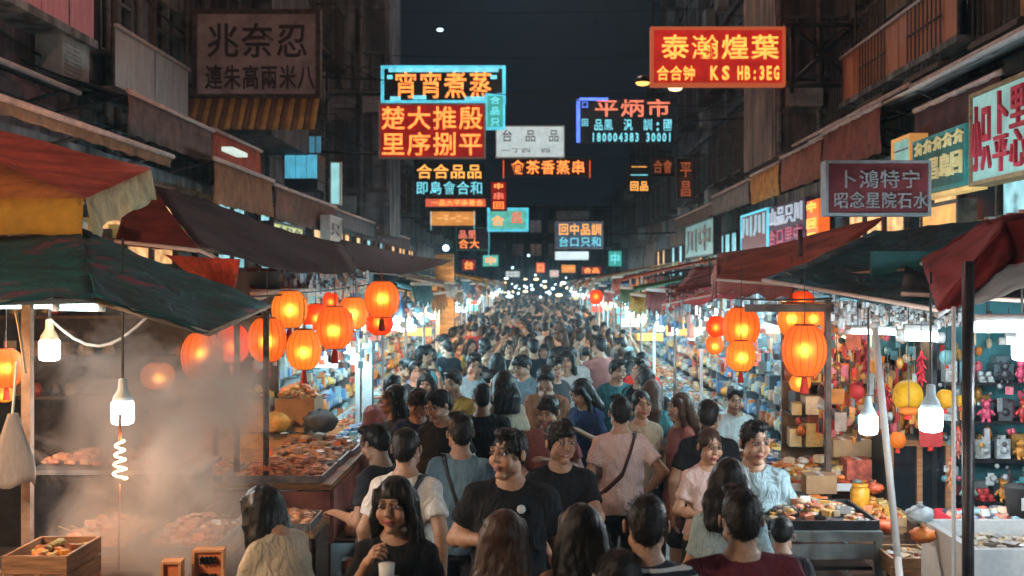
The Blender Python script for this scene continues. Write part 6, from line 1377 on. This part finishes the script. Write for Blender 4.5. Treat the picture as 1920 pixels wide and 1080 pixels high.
# cool stall just right of the lane at mid distance (near part)
table(1.55, 2.3, 8.75, 10.9, .95, 'cool lit table of boxed wares on the right', WHITE, mat('blue_grey_metal', (.14, .22, .26), .5, .2))
for k in range(3): tray(1.57, 2.25, 8.8 + k * .7, 9.45 + k * .7, .95, '%s tray of boxed wares on the cool lit table, right side' % ['nearest', 'middle', 'farthest'][k], 130, PAL_COOL if k != 1 else PAL_COOL + PAL_ORANGE, .045, .16, WHITE, .7)
t = thing('shelf_rack', 'cool lit rack of small wares behind the table on the right', 'rack', (2.75, 10.0, 0)); a = MB(); a.box((.2, 0, 1.2), (.04, 2.2, 2.3)); a.build('back_panel', mat('back_cool', (.16, .26, .28), .7, .3), t)
for z in (1.2, 1.45, 1.7, 1.95): a = MB(); a.box((0, 0, z - .015), (.36, 2.1, .02)); a.build('shelf', BROWNM, t)
a = MB(); shelf_goods(a, 0, 1, -1.0, 1.0, (1.2, 1.45, 1.7, 1.95), PAL_COOL + PAL_ORANGE, tall=.18); o = a.build('wares', GOODS, t, col=True); o['kind'] = 'stuff'
tube_lamp(Vector((-1.75, 9.9, 2.15)), Vector((-1.75, 11.2, 2.18)), 'added cool tube over the cool lit table on the left', .02, LEDFAR)  # this tube and the next two are added to brighten the cool wares
tube_lamp(Vector((1.95, 9.0, 2.12)), Vector((1.95, 10.6, 2.15)), 'added cool tube over the cool lit table on the right', .02, LEDFAR)
tube_lamp(Vector((2.5, 9.1, 2.25)), Vector((2.5, 10.9, 2.25)), 'added cool tube along the rack of small wares on the right', .016, LEDFAR)
t = thing('garland', 'curtain of small wares hung over the cool lit table on the right', 'garland', (1.9, 9.9, 2.2)); a = MB()
for i in range(260): a.col = rnd.choice(PAL_COOL + [(.7, .25, .1)]); p = Vector((rnd.uniform(-.35, .6), rnd.uniform(-.9, 1.2), rnd.uniform(-.42, .12))); a.box(p, (rnd.uniform(.02, .06), rnd.uniform(.02, .08), rnd.uniform(.03, .10)), rnd.uniform(-1, 1))
o = a.build('wares', GOODS, t, col=True); o['kind'] = 'stuff'
t = thing('garland', 'curtain of small wares hung over the cool lit table on the left', 'garland', (-1.9, 10.6, 2.15)); a = MB()
for i in range(200): a.col = rnd.choice(PAL_COOL + [(.7, .25, .1)]); p = Vector((rnd.uniform(-.6, .3), rnd.uniform(-.7, 1.2), rnd.uniform(-.42, .12))); a.box(p, (rnd.uniform(.02, .06), rnd.uniform(.02, .08), rnd.uniform(.03, .10)), rnd.uniform(-1, 1))
o = a.build('wares', GOODS, t, col=True); o['kind'] = 'stuff'
for s_, x_, y0_, y1_, pal_ in ((1, 1.55, 8.75, 10.9, PAL_COOL + [(.7, .3, .1)]), (-1, 1.45, 9.75, 11.6, PAL_COOL), (-1, 1.42, 7.95, 9.6, MEAT + PAL_WARM)):
    t = thing('display_steps', 'stepped display of wares in front of the %s' % {(1, 8.75): 'cool lit table on the right', (-1, 9.75): 'cool lit table on the left', (-1, 7.95): 'long meat table'}[(s_, y0_)], 'display', (s_ * (x_ - .09), 0, 0))
    for z in (.18, .44, .70): a = MB(); a.box((0, (y0_ + y1_) / 2, z - .01), (.20, y1_ - y0_, .02)); a.build('step', BROWNM, t)
    a = MB(); shelf_goods(a, 0, s_, y0_ + .02, y1_ - .02, (.18, .44, .70), pal_, dep=.2, tall=.2); o = a.build('wares', GOODS, t, col=True); o['kind'] = 'stuff'
led_lamp(Vector((3.0, 4.1, 2.15)), .06, 'added unseen white bulb over the near end of the foam box table', LED, .3)  # out of view, added to light the front of the foam box
led_lamp(Vector((2.35, 5.0, 2.2)), .045, 'added white bulb hidden by the pale umbrella panel above the foam box', LED, .15)  # unseen second bulb added to brighten the foam box
for px0, px1, py0, py1, y0_, y1_, nn, lab in ((470, 690, 512, 545, 10.4, 12.5, 700, 'mass of pale trinkets hung above the left lanterns'), (1250, 1450, 545, 600, 10.5, 13, 700, 'mass of pale trinkets hung under the pink awning')):
    t = thing('garland', lab, 'garland', P((px0 + px1) / 2, py0, y0_)); a = MB()
    for i in range(nn):
        a.col = rnd.choice([(.55, .6, .62), (.65, .62, .6), (.12, .12, .14), (.55, .3, .2), (.55, .6, .62), (.2, .4, .45)]); p = P(rnd.uniform(px0, px1), rnd.uniform(py0, py1), rnd.uniform(y0_, y1_)) - t.location
        a.ball(p, rnd.uniform(.008, .02), 5, 3) if rnd.random() < .35 else a.box(p, (rnd.uniform(.012, .04), .012, rnd.uniform(.02, .08)), rnd.uniform(-1, 1))
    o = a.build('trinkets', GOODS, t, col=True); o['kind'] = 'stuff'
# far string of bulbs closing the view
for k in range(40):
    x = -2.4 + 4.8 * (k + .5) / 40 + rnd.uniform(-.1, .1); yy = rnd.uniform(45, 92)
    p = Vector((x * rnd.uniform(.8, 1.3), yy, rnd.uniform(1.75, 2.9)))
    t = thing('far_bulb', 'far %s bulb strung over the distant crowd' % ('white' if k % 4 else 'amber'), 'lamp', p, 0, 'far bulbs over the distant crowd'); a = MB(); a.ball((0, 0, 0), rnd.uniform(.03, .085), 8, 6, (rnd.choice([1, 1.2, 2.6]), 1, 1)); a.build('bulb', glow('farb', (.7, .93, 1), 6) if k % 4 else glow('farbw', (1, .6, .3), 5), t)
    a = MB(); a.bar((0, 0, .15), (0, 0, 1.2), .01, 4); a.build('cord', CORD, t)
for px, py, Yp, lab in ((991, 479, 60, 'tiny white lamp under the far signs'), (961, 502, 62, 'tiny white lamp low in the dark gap'), (836, 465, 44, 'pale blue box lamp on the left over the canopies')):
    t = thing('far_lamp', lab, 'lamp', P(px, py, Yp)); a = MB(); a.ball((0, 0, 0), .07 if Yp > 50 else .13, 10, 6); a.build('bulb', glow('far_white', (.6, .85, 1), 3), t)
# ================================================================== people
TC = {'black': (.014, .015, .018), 'charcoal': (.035, .036, .04), 'white': (.60, .59, .57), 'pinkish white': (.52, .38, .35), 'slate blue': (.12, .19, .23), 'maroon': (.10, .02, .028), 'navy': (.02, .03, .07),
      'pale blue': (.27, .38, .42), 'beige': (.34, .26, .19), 'grey': (.20, .21, .22), 'red': (.40, .025, .018), 'brown': (.17, .075, .04), 'teal': (.03, .10, .11), 'cream': (.46, .38, .28), 'olive': (.10, .11, .05), 'rose': (.26, .10, .09), 'mustard': (.22, .13, .03), 'lilac': (.17, .15, .20)}
def cloth(c, knit=0): return fabric('cloth_' + c.replace(' ', '_'), TC[c])
def stripes():
    m_ = fabric('cloth_striped', (.025, .03, .04)); nt = m_.node_tree; b = nt.nodes['Principled BSDF']; tc = nt.nodes['Texture Coordinate']
    sp = nt.nodes.new('ShaderNodeSeparateXYZ'); nt.links.new(tc.outputs['Object'], sp.inputs[0]); mu = nt.nodes.new('ShaderNodeMath'); mu.operation = 'MULTIPLY'; mu.inputs[1].default_value = 2 * math.pi / .034
    sn = nt.nodes.new('ShaderNodeMath'); sn.operation = 'SINE'; r = nt.nodes.new('ShaderNodeValToRGB'); r.color_ramp.elements[0].position = .62; r.color_ramp.elements[1].position = .72
    r.color_ramp.elements[0].color = (.02, .026, .036, 1); r.color_ramp.elements[1].color = (.45, .47, .48, 1); mr = nt.nodes.new('ShaderNodeMapRange'); mr.inputs[1].default_value = -1; mr.inputs[2].default_value = 1
    nt.links.new(sp.outputs[2], mu.inputs[0]); nt.links.new(mu.outputs[0], sn.inputs[0]); nt.links.new(sn.outputs[0], mr.inputs[0]); nt.links.new(mr.outputs[0], r.inputs[0]); nt.links.new(r.outputs[0], b.inputs['Base Color']); return m_
HC_ = {'black': (.007, .0065, .0065), 'brown': (.032, .016, .010), 'fair': (.20, .11, .055)}
def hairm(c): return hair_mat('hair_' + c, HC_[c])
SHOE = mat('shoe', (.05, .05, .055), .6)
def person(px, pyh, Y, rz, label, c='black', bc='charcoal', hc='black', H=None, strapc=None, sside=1, extra=None, name='person', **kw):
    """head top at pixel row pyh, distance Y"""
    k0 = dict(kw); top = k0.get('top', 'tee'); d = person_meshes('p', **kw); base = {'long': 1.735, 'bun': 1.73}.get(kw.get('hair', 'short'), 1.735)
    z = CAMZ - (pyh - 530) * Y / F; s = (z / base) if H is None else H / base
    t = thing('person', label, 'person', ((px - 1005) * Y / F, Y, 0 if H is None else z - H), R(rz), 'people in the lane', s)
    obj('body', d['body'], SKINM, t); obj('hair', d['hair'], hairm(hc), t); obj(TOPN[top], d['top'], stripes() if c == 'striped' else cloth(c), t)
    b_ = kw.get('bottom', 'trousers'); obj(b_, d['bottom'], cloth(bc), t); obj('shoes', d['shoes'], SHOE, t)
    if strapc: strap(d['info'], sside, mat('strap_' + strapc, (.05, .015, .012) if strapc == 'brown' else (.02, .02, .022), .6), t, d['top'])
    if extra: extra(t, d)
    return t
def logo(t, d):   # small round emblem on the chest
    a = MB(); pts = 18; a.lathe([(.021, -.002), (.021, .002)], n=pts); me = a.mesh('emblem', [mat('emblem_grey', (.55, .58, .62), .7)]); o = obj('emblem', me, None, t, (.065, -.139, 1.345), (R(72), 0, R(14)))
def cup(t, d):
    p = (d['info']['wr'][0] + d['info']['wr'][1]) / 2 + Vector((0, -.10, .03)); a = MB(); a.lathe([(.028, -.05), (.034, .04)], n=14); a.build('cup', WHITE, t, p)
def phone(t, d):
    w_ = d['info']['wr'][0]; a = MB(); a.box((0, 0, 0), (.075, .012, .15), Matrix.Rotation(.5, 3, 'X')); a.build('phone', DARKM, t, w_ + Vector((-.03, -.10, .05)))
def box_(t, d):
    p = (d['info']['wr'][0] + d['info']['wr'][1]) / 2 + Vector((0, -.10, -.01)); a = MB(); a.box((0, 0, 0), (.19, .13, .045)); a.build('food_box', WHITE, t, p)
Q1 = dict(q=1.0, qh=.0042); Q2 = dict(q=1.25, qh=.0062); Q3 = dict(q=1.6)
person(742, 884, 4.9, 4, 'woman with long dark hair in a black top, both hands raised, at the front left', 'black', sex='f', hair='long', arms=(((.26, .0, 1.13), (.08, -.22, 1.29)), ((.27, .02, 1.14), (.13, -.20, 1.38))), grips=('grip', 'grip'), yaw=-14, pitch=2, seed=2, hem=.95, extra=cup, **Q1)
person(957, 795, 5.75, -4, 'man in a black shirt with a round chest emblem, glancing to his right', 'black', arms=(((.27, .04, 1.12), (.25, -.02, .88)), ((.30, .0, 1.17), (.06, -.22, 1.21))), grips=('relax', 'relax'), yaw=-32, seed=3, bulk=1.08, extra=logo, **Q1)
person(1050, 784, 6.6, 6, 'smiling man in a plain black shirt holding a white box', 'black', hair='fringe', arms=('low', 'low'), grips=('grip', 'grip'), yaw=12, smile=True, seed=4, extra=box_, **Q1)
person(945, 945, 4.4, 176, 'woman with very long hair and a pale top seen from behind at the bottom centre', 'cream', hc='brown', sex='f', hair='long', seed=5, top='tee', **Q2)
person(1090, 934, 4.5, 184, 'woman with thick black hair and a beige top with a strap, seen from behind', 'beige', sex='f', hair='mid', seed=6, strapc='black', sside=-1, **Q2)
person(1160, 1018, 4.25, 178, 'short dark haired girl whose head just shows at the bottom edge', 'black', sex='f', hair='bob', seed=7, **Q2)
person(1212, 912, 4.3, 178, 'man in a striped shirt seen from behind at the front', 'striped', hair='cropped', seed=8, **Q2)
person(1390, 904, 4.4, 181, 'man in a maroon shirt seen from behind, nearest on the right', 'maroon', hair='short', seed=9, bulk=1.12, **Q2)
person(1368, 850, 5.5, 165, 'woman in a pale blue top half hidden before the man in maroon', 'pale blue', sex='f', hair='bob', seed=10, arms=('swingf', 'swingb'), sleeve='short', **Q2)
person(1412, 780, 6.5, -14, 'man in an open pale blue shirt looking towards the right stalls', 'pale blue', arms=('down', 'down'), yaw=24, pitch=6, seed=11, hair='short', **Q1)
person(1328, 796, 7.2, 8, 'woman with tied fair hair and a white top, arms folded, black skirt', 'pinkish white', sex='f', hair='bun', hc='brown', arms=('across', 'across'), yaw=8, pitch=10, seed=12, bottom='skirt', bc='black', hem=.98, **Q2)
person(1328, 741, 7.9, 170, 'man in a black shirt standing behind the woman with folded arms', 'black', hair='cropped', seed=13, **Q2)
person(1277, 731, 9.0, -75, 'woman in a long rose dress turned towards the left', 'rose', hc='brown', sex='f', hair='mid', top='dress', hem=.62, bottom='shorts', seed=14, arms=('down', 'swingf'), **Q2)
person(1163, 737, 8.2, 183, 'man in a pinkish white shirt with a diagonal strap, seen from behind', 'pinkish white', strapc='brown', sside=-1, seed=15, hair='short', arms=('down', 'hip'), bc='black', **Q2)
person(1202, 728, 9.1, 6, 'woman in a cream blouse facing the camera beside the man with the diagonal strap', 'cream', sex='f', hair='bun', top='blouse', yaw=6, seed=16, sleeve='long', **Q2)
person(1212, 685, 10.6, 178, 'broad man in a black shirt behind the woman in the cream blouse', 'black', hair='short', seed=17, bulk=1.1, **Q2)
person(864, 768, 7.0, 176, 'man in a slate blue shirt with a dark strap seen from behind', 'slate blue', strapc='black', sside=1, seed=18, hair='short', yaw=20, **Q2)
person(762, 792, 6.3, 170, 'man in a white shirt with a backpack strap seen from behind on the left', 'white', strapc='black', sside=-1, seed=19, hair='cropped', arms=('down', 'swingb'), **Q2)
person(712, 785, 6.9, -120, 'man in a charcoal shirt looking down at the food, wreathed in steam', 'charcoal', seed=20, yaw=-10, pitch=22, arms=('bent', 'swingf'), **Q2)
person(905, 712, 9.1, 181, 'man in a plain black shirt seen from behind left of the centre', 'black', seed=21, hair='cropped', bulk=1.05, **Q2)
person(832, 722, 8.6, -22, 'young man in black looking down to the left', 'black', seed=22, yaw=-30, pitch=20, **Q2)
person(783, 719, 8.9, 12, 'young man in a dark jacket with his head bowed', 'navy', seed=23, pitch=25, hair='fringe', top='jacket', sleeve='long', strapc='brown', **Q2)
person(740, 716, 9.2, -62, 'woman with long black hair in profile beside the left stall', 'charcoal', sex='f', hair='long', seed=24, yaw=-10, **Q2)
person(1030, 735, 8.5, -10, 'bearded man in a rose shirt with bent arms near the centre', 'rose', seed=25, yaw=-8, pitch=14, arms=('chest', 'bent'), beard=True, hair='fringe', **Q2)
person(944, 690, 9.7, 196, 'woman in a cream striped top carrying a shoulder bag', 'cream', sex='f', hair='bob', seed=26, strapc='brown', **Q2)
person(1024, 680, 10.5, -8, 'man in a brown jacket over white, looking down', 'brown', seed=27, pitch=20, top='jacket', sleeve='long', arms=('bent', 'down'), hair='fringe', **Q2)
person(1098, 702, 9.9, -40, 'woman in a dark top checking her phone near the centre', 'navy', sex='f', hair='mid', seed=28, yaw=-15, pitch=25, arms=('phone', 'down'), grips=('grip', 'relax'), extra=phone, **Q2)
person(1155, 668, 12, 4, 'man in a teal shirt further back near the centre', 'teal', seed=29, yaw=30, pitch=10, **Q3)
person(1062, 652, 12.6, -6, 'woman in a white top walking towards the camera', 'white', sex='f', hair='long', seed=30, arms=('swingf', 'swingb'), **Q3)
person(888, 655, 12.0, 14, 'man with his head lowered in a pale blue shirt left of the centre', 'pale blue', seed=31, pitch=18, **Q3)
person(852, 686, 10.6, -20, 'man in a mustard shirt peering over shoulders on the left', 'mustard', seed=32, yaw=-10, pitch=16, **Q3)
person(825, 652, 12.8, -110, 'person in a lilac top bending to the left stalls', 'lilac', seed=33, lean=.5, pitch=20, arms=('reach', 'low'), **Q3)
person(1378, 716, 9.9, 30, 'stall keeper in a white top behind the cool lit table', 'white', seed=34, yaw=-30, pitch=16, arms=('bent', 'bent'), **Q3)
person(1203, 655, 13.0, 190, 'person in a bright red shirt further back right of the centre', 'red', seed=35, hair='cropped', **Q3)
person(1463, 965, 5.6, 165, 'crouching dark haired person seen from behind beside the man in maroon', 'charcoal', seed=36, lean=.25, pitch=30, H=1.30, **Q3)
person(560, 893, 5.1, -125, 'dark haired woman in a cream shirt leaning over beside the steam', 'cream', sex='f', seed=37, lean=.34, pitch=12, arms=('low', 'reach'), sleeve='long', hair='bob', **Q2)
# ---- the crowd: prototypes once, then copies with their own clothes
PR = []
for k, s_ in enumerate([dict(sex='m', hair='short'), dict(sex='f', hair='long', hem=.92), dict(sex='m', hair='fringe', arms=('bent', 'down'), pitch=18), dict(sex='f', hair='bob', arms=('swingf', 'swingb')), dict(sex='m', hair='cropped', yaw=25, arms=('swingb', 'swingf')),
                        dict(sex='f', hair='bun', yaw=-25, arms=('chest', 'down')), dict(sex='m', hair='short', yaw=-30, pitch=15, bulk=1.1), dict(sex='f', hair='mid', arms=('phone', 'down'), pitch=22), dict(sex='m', hair='short', arms=('up', 'down'), lean=.1), dict(sex='f', hair='long', yaw=30, top='dress', hem=.62, bottom='shorts')]):
    d = person_meshes('c', seed=50 + k * 3, q=1.7, qh=.011, **s_); PR.append((s_, d))
    for n_, m_ in (('body', SKINM), ('hair', hairm('black')), ('top', cloth('black')), ('bottom', cloth('charcoal')), ('shoes', SHOE)): d[n_].materials.append(m_)
a = MB(); a.ball((0, .02, 0), .17, 12, 8, (.85, .55, 1.25)); a.box((0, .11, -.07), (.2, .05, .16))
for s_ in (-1, 1): a.tube([Vector((s_ * .10, -.02, .19)), Vector((s_ * .12, -.16, .245)), Vector((s_ * .125, -.30, .14)), Vector((s_ * .13, -.31, -.02)), Vector((s_ * .17, -.15, -.16))], .018, 5)
a2 = MB(); a2.box((0, 0, 0), (.22, .09, .15)); a2.tube([Vector((-.1, .05, .05)), Vector((-.10, .12, .24)), Vector((-.08, .28, .24))], .012, 5)
BPM = [a.mesh('backpack', [cloth('navy')]), a2.mesh('backpack', [cloth('navy')])]
taken = [(o.location.x, o.location.y) for o in C.objects if o.name.startswith('person') and o.parent is None]
crowdc = (['black'] * 14 + ['charcoal'] * 8 + ['white'] * 3 + ['navy'] * 4 + ['grey', 'slate blue', 'pale blue', 'beige', 'pinkish white', 'red', 'brown', 'teal', 'cream', 'olive', 'rose', 'mustard', 'lilac'] + ['white', 'pale blue', 'cream'])
HN = {'short': 'short hair', 'long': 'long hair', 'fringe': 'fringed hair', 'bob': 'bobbed hair', 'cropped': 'cropped hair', 'bun': 'tied hair', 'mid': 'midlength hair'}
def near_bay(x, y):
    b = min(BAYN, key=lambda b: abs(b[1] + 1.2 - y) + (0 if b[0] * x > 0 else 1)); return b
def crowd_one(x, y, far, tries=0):
    k = rnd.randrange(len(PR)); s_, d = PR[k]; c = rnd.choice(crowdc); bc = rnd.choice(['charcoal', 'navy', 'black', 'grey', 'brown']); hc = rnd.choice(['black'] * 9 + ['brown']); front = rnd.random() < (.42 if y < 16 else .3)
    H = rnd.uniform(1.64, 1.80) if s_['sex'] == 'm' else rnd.uniform(1.54, 1.68); H = rnd.uniform(1.15, 1.4) if rnd.random() < .05 else H; rz = rnd.gauss(0, 38) + (0 if front else 180)
    b = near_bay(x, y); tp = s_.get('top', 'tee'); pos = 'mid lane' if abs(x) < .55 else 'at the kerb'
    word = {'tee': 'top', 'dress': 'dress'}[tp]
    lab = '%s in %s %s, %s, %s, %s, %s %s stall' % ('man' if s_['sex'] == 'm' else 'woman', c.replace('pinkish white', 'pinkish'), word, HN[s_['hair']], 'facing us' if front else 'walking away', pos, b[2], b[3].split()[0])
    if far: lab = '%s in %s %s, %s, %s, far back, %s %s stall' % ('man' if s_['sex'] == 'm' else 'woman', c.replace('pinkish white', 'pinkish'), word, HN[s_['hair']], 'facing us' if front else 'walking away', b[2], b[3].split()[0])
    if lab in USED and tries < 12: return crowd_one(x, y, far, tries + 1)
    t = thing('person', lab, 'person', (x, y, 0), R(rz), 'far people filling the lane' if far else 'people in the lane', H / 1.735)
    for n_, nm, m_ in (('body', 'body', None), ('hair', 'hair', hairm(hc)), ('top', 'shirt' if tp == 'tee' else 'dress', cloth(c)), ('bottom', s_.get('bottom', 'trousers'), cloth(bc)), ('shoes', 'shoes', None)):
        o = bpy.data.objects.new(nm, d[n_]); C.objects.link(o); o.parent = t
        if m_ is not None: o.material_slots[0].link = 'OBJECT'; o.material_slots[0].material = m_
    if y < 26 and rnd.random() < .28:
        o = bpy.data.objects.new('backpack', BPM[0 if rnd.random() < .7 else 1]); C.objects.link(o); o.parent = t; o.location = (0, .17, 1.2) if o.data is BPM[0] else (0, -.17, 1.22)
        o.material_slots[0].link = 'OBJECT'; o.material_slots[0].material = cloth(rnd.choice(['navy', 'charcoal', 'maroon', 'olive', 'teal', 'grey']))
n = 0; y = 9.4
for _ in range(60000):
    if n >= 240: break
    y = 9.3 + 42 * rnd.random() ** 1.05; hw = 1.38 + max(0, y - 12) * .012; x = rnd.uniform(-hw, hw); md = .56 if y < 20 else .5 if y < 30 else .6
    if all((x - a) ** 2 + (y - b) ** 2 > md * md for a, b in taken): taken.append((x, y)); crowd_one(x, y, y > 22); n += 1
# the far end of the crowd reads as one mass
a = MB()
for k in range(420):
    y = rnd.uniform(51, 104); hw = 1.9 + (y - 50) * .012; x = rnd.uniform(-hw, hw); h_ = rnd.uniform(1.55, 1.78); a.k = 0
    a.col = TC[rnd.choice(crowdc)]; a.ball((x, y, h_ - .62), .26, 7, 5, (.85, .5, 1.25)); a.bar((x, y, 0), (x, y, h_ - .7), .17, 6, .2)
    a.col = (.38, .22, .15) if rnd.random() < .38 else (.012, .011, .01); a.ball((x, y - .01, h_ - .13), .10, 7, 5, (.8, .9, 1.1))
    a.col = (.012, .011, .01); a.ball((x, y + .03, h_ - .08), .10, 7, 5, (.95, .9, .85))
tag(a.build('distant_crowd', vcol('crowd_cloth', .85, .2), col=True), 'distant crowd filling the far end of the lane', 'crowd', kind='stuff')
# timber etc. done; unseen lamps added to light the upper walls and near parasol
for x, y, z, c, lab in ((-3.7, 2.4, 3.5, (1.0, .78, .58), 'street lamp hung above the near left stalls'), (-1.5, 10, 10.5, (1.0, .55, .45), 'street lamp hung high above the middle stalls'), (1.2, 27, 10.5, (1.0, .66, .5), 'street lamp hung high over the lane past the red sign'), (-1.0, 42, 14.0, (.8, .85, 1.0), 'street lamp hung high over the far signs')):
    t = thing('street_lamp', lab, 'street lamp', (x, y, z)); a = MB(); a.lathe([(.15, -.02), (.24, 0), (.22, .04), (.08, .16)], (0, 0, .04), 14); a.build('housing', DARKM, t)
    a = MB(); a.lathe([(.04, -.26), (.13, -.21), (.18, -.08), (.19, 0.02)], (0, 0, .03), 14); a.build('lens', glow('lamp_' + lab[-8:], c, 400 if y > 5 else 420), t); a = MB(); a.bar((-6.2 - x, 0, .7), (6.2 - x, 0, .7), .012, 5); a.bar((0, 0, .2), (0, 0, .7), .02, 6); a.build('span_wire', CORD, t)

# ---- steam over the food stall
def steam(loc, dim, dens, label, sc=1.6, shear=.0, seed=0, thr=.45, col=(1, 1, 1)):
    me = MB(); me.box((0, 0, 0), dim); m_ = bpy.data.materials.new('steam'); m_.use_nodes = True; nt = m_.node_tree; nt.nodes.clear()
    out = nt.nodes.new('ShaderNodeOutputMaterial'); pv = nt.nodes.new('ShaderNodeVolumePrincipled'); nt.links.new(pv.outputs[0], out.inputs['Volume'])
    pv.inputs['Color'].default_value = list(col) + [1]; pv.inputs['Anisotropy'].default_value = .25
    tc = nt.nodes.new('ShaderNodeTexCoord'); nz = nt.nodes.new('ShaderNodeTexNoise'); nz.inputs['Scale'].default_value = sc; nz.inputs['Detail'].default_value = 6; nz.inputs['Roughness'].default_value = .6; nz.inputs['Distortion'].default_value = .6
    mp = nt.nodes.new('ShaderNodeMapping'); mp.inputs['Location'].default_value = (seed, seed * 2, seed); nt.links.new(tc.outputs['Object'], mp.inputs[0]); nt.links.new(mp.outputs[0], nz.inputs['Vector'])
    # soft falloff towards the faces
    ge = nt.nodes.new('ShaderNodeVectorMath'); ge.operation = 'SUBTRACT'; ge.inputs[1].default_value = (.5, .5, .5); nt.links.new(tc.outputs['Generated'], ge.inputs[0])
    ln = nt.nodes.new('ShaderNodeVectorMath'); ln.operation = 'LENGTH'; nt.links.new(ge.outputs[0], ln.inputs[0])
    f = nt.nodes.new('ShaderNodeMapRange'); f.inputs[1].default_value = .5; f.inputs[2].default_value = .12; f.inputs[3].default_value = -.35; f.inputs[4].default_value = .12; nt.links.new(ln.outputs['Value'], f.inputs[0])
    ad = nt.nodes.new('ShaderNodeMath'); ad.operation = 'ADD'; nt.links.new(nz.outputs[0], ad.inputs[0]); nt.links.new(f.outputs[0], ad.inputs[1])
    r = nt.nodes.new('ShaderNodeMapRange'); r.inputs[1].default_value = thr; r.inputs[2].default_value = thr + .46; r.inputs[3].default_value = 0; r.inputs[4].default_value = dens; nt.links.new(ad.outputs[0], r.inputs[0]); nt.links.new(r.outputs[0], pv.inputs['Density'])
    o = me.build('steam', m_, None, loc); tag(o, label, 'steam', kind='stuff'); return o
steam((-2.22, 6.8, 1.75), (2.3, 1.6, 2.3), 12.0, 'billowing steam rising around the brightest bulb', 2.0, seed=1.3, thr=.43, col=(1, .84, .72))  # warm lamplight is put into the steam's colour
steam((-1.95, 5.95, 1.15), (1.9, 1.1, 1.6), 9.5, 'lower steam drifting towards the lane', 2.5, seed=4.1, thr=.43, col=(1, .82, .68))  # tinted like warm lamplight too
# ---- the hazy evening air
hz = MB(); hz.box((0, 68, 8), (17.6, 150, 19)); hm = bpy.data.materials.new('haze'); hm.use_nodes = True; hm.node_tree.nodes.clear()
ho = hm.node_tree.nodes.new('ShaderNodeOutputMaterial'); hv = hm.node_tree.nodes.new('ShaderNodeVolumePrincipled'); hm.node_tree.links.new(hv.outputs[0], ho.inputs['Volume'])
hv.inputs['Color'].default_value = (.5, .8, 1, 1); hv.inputs['Density'].default_value = .0016
tag(hz.build('haze', hm), kind='stuff')
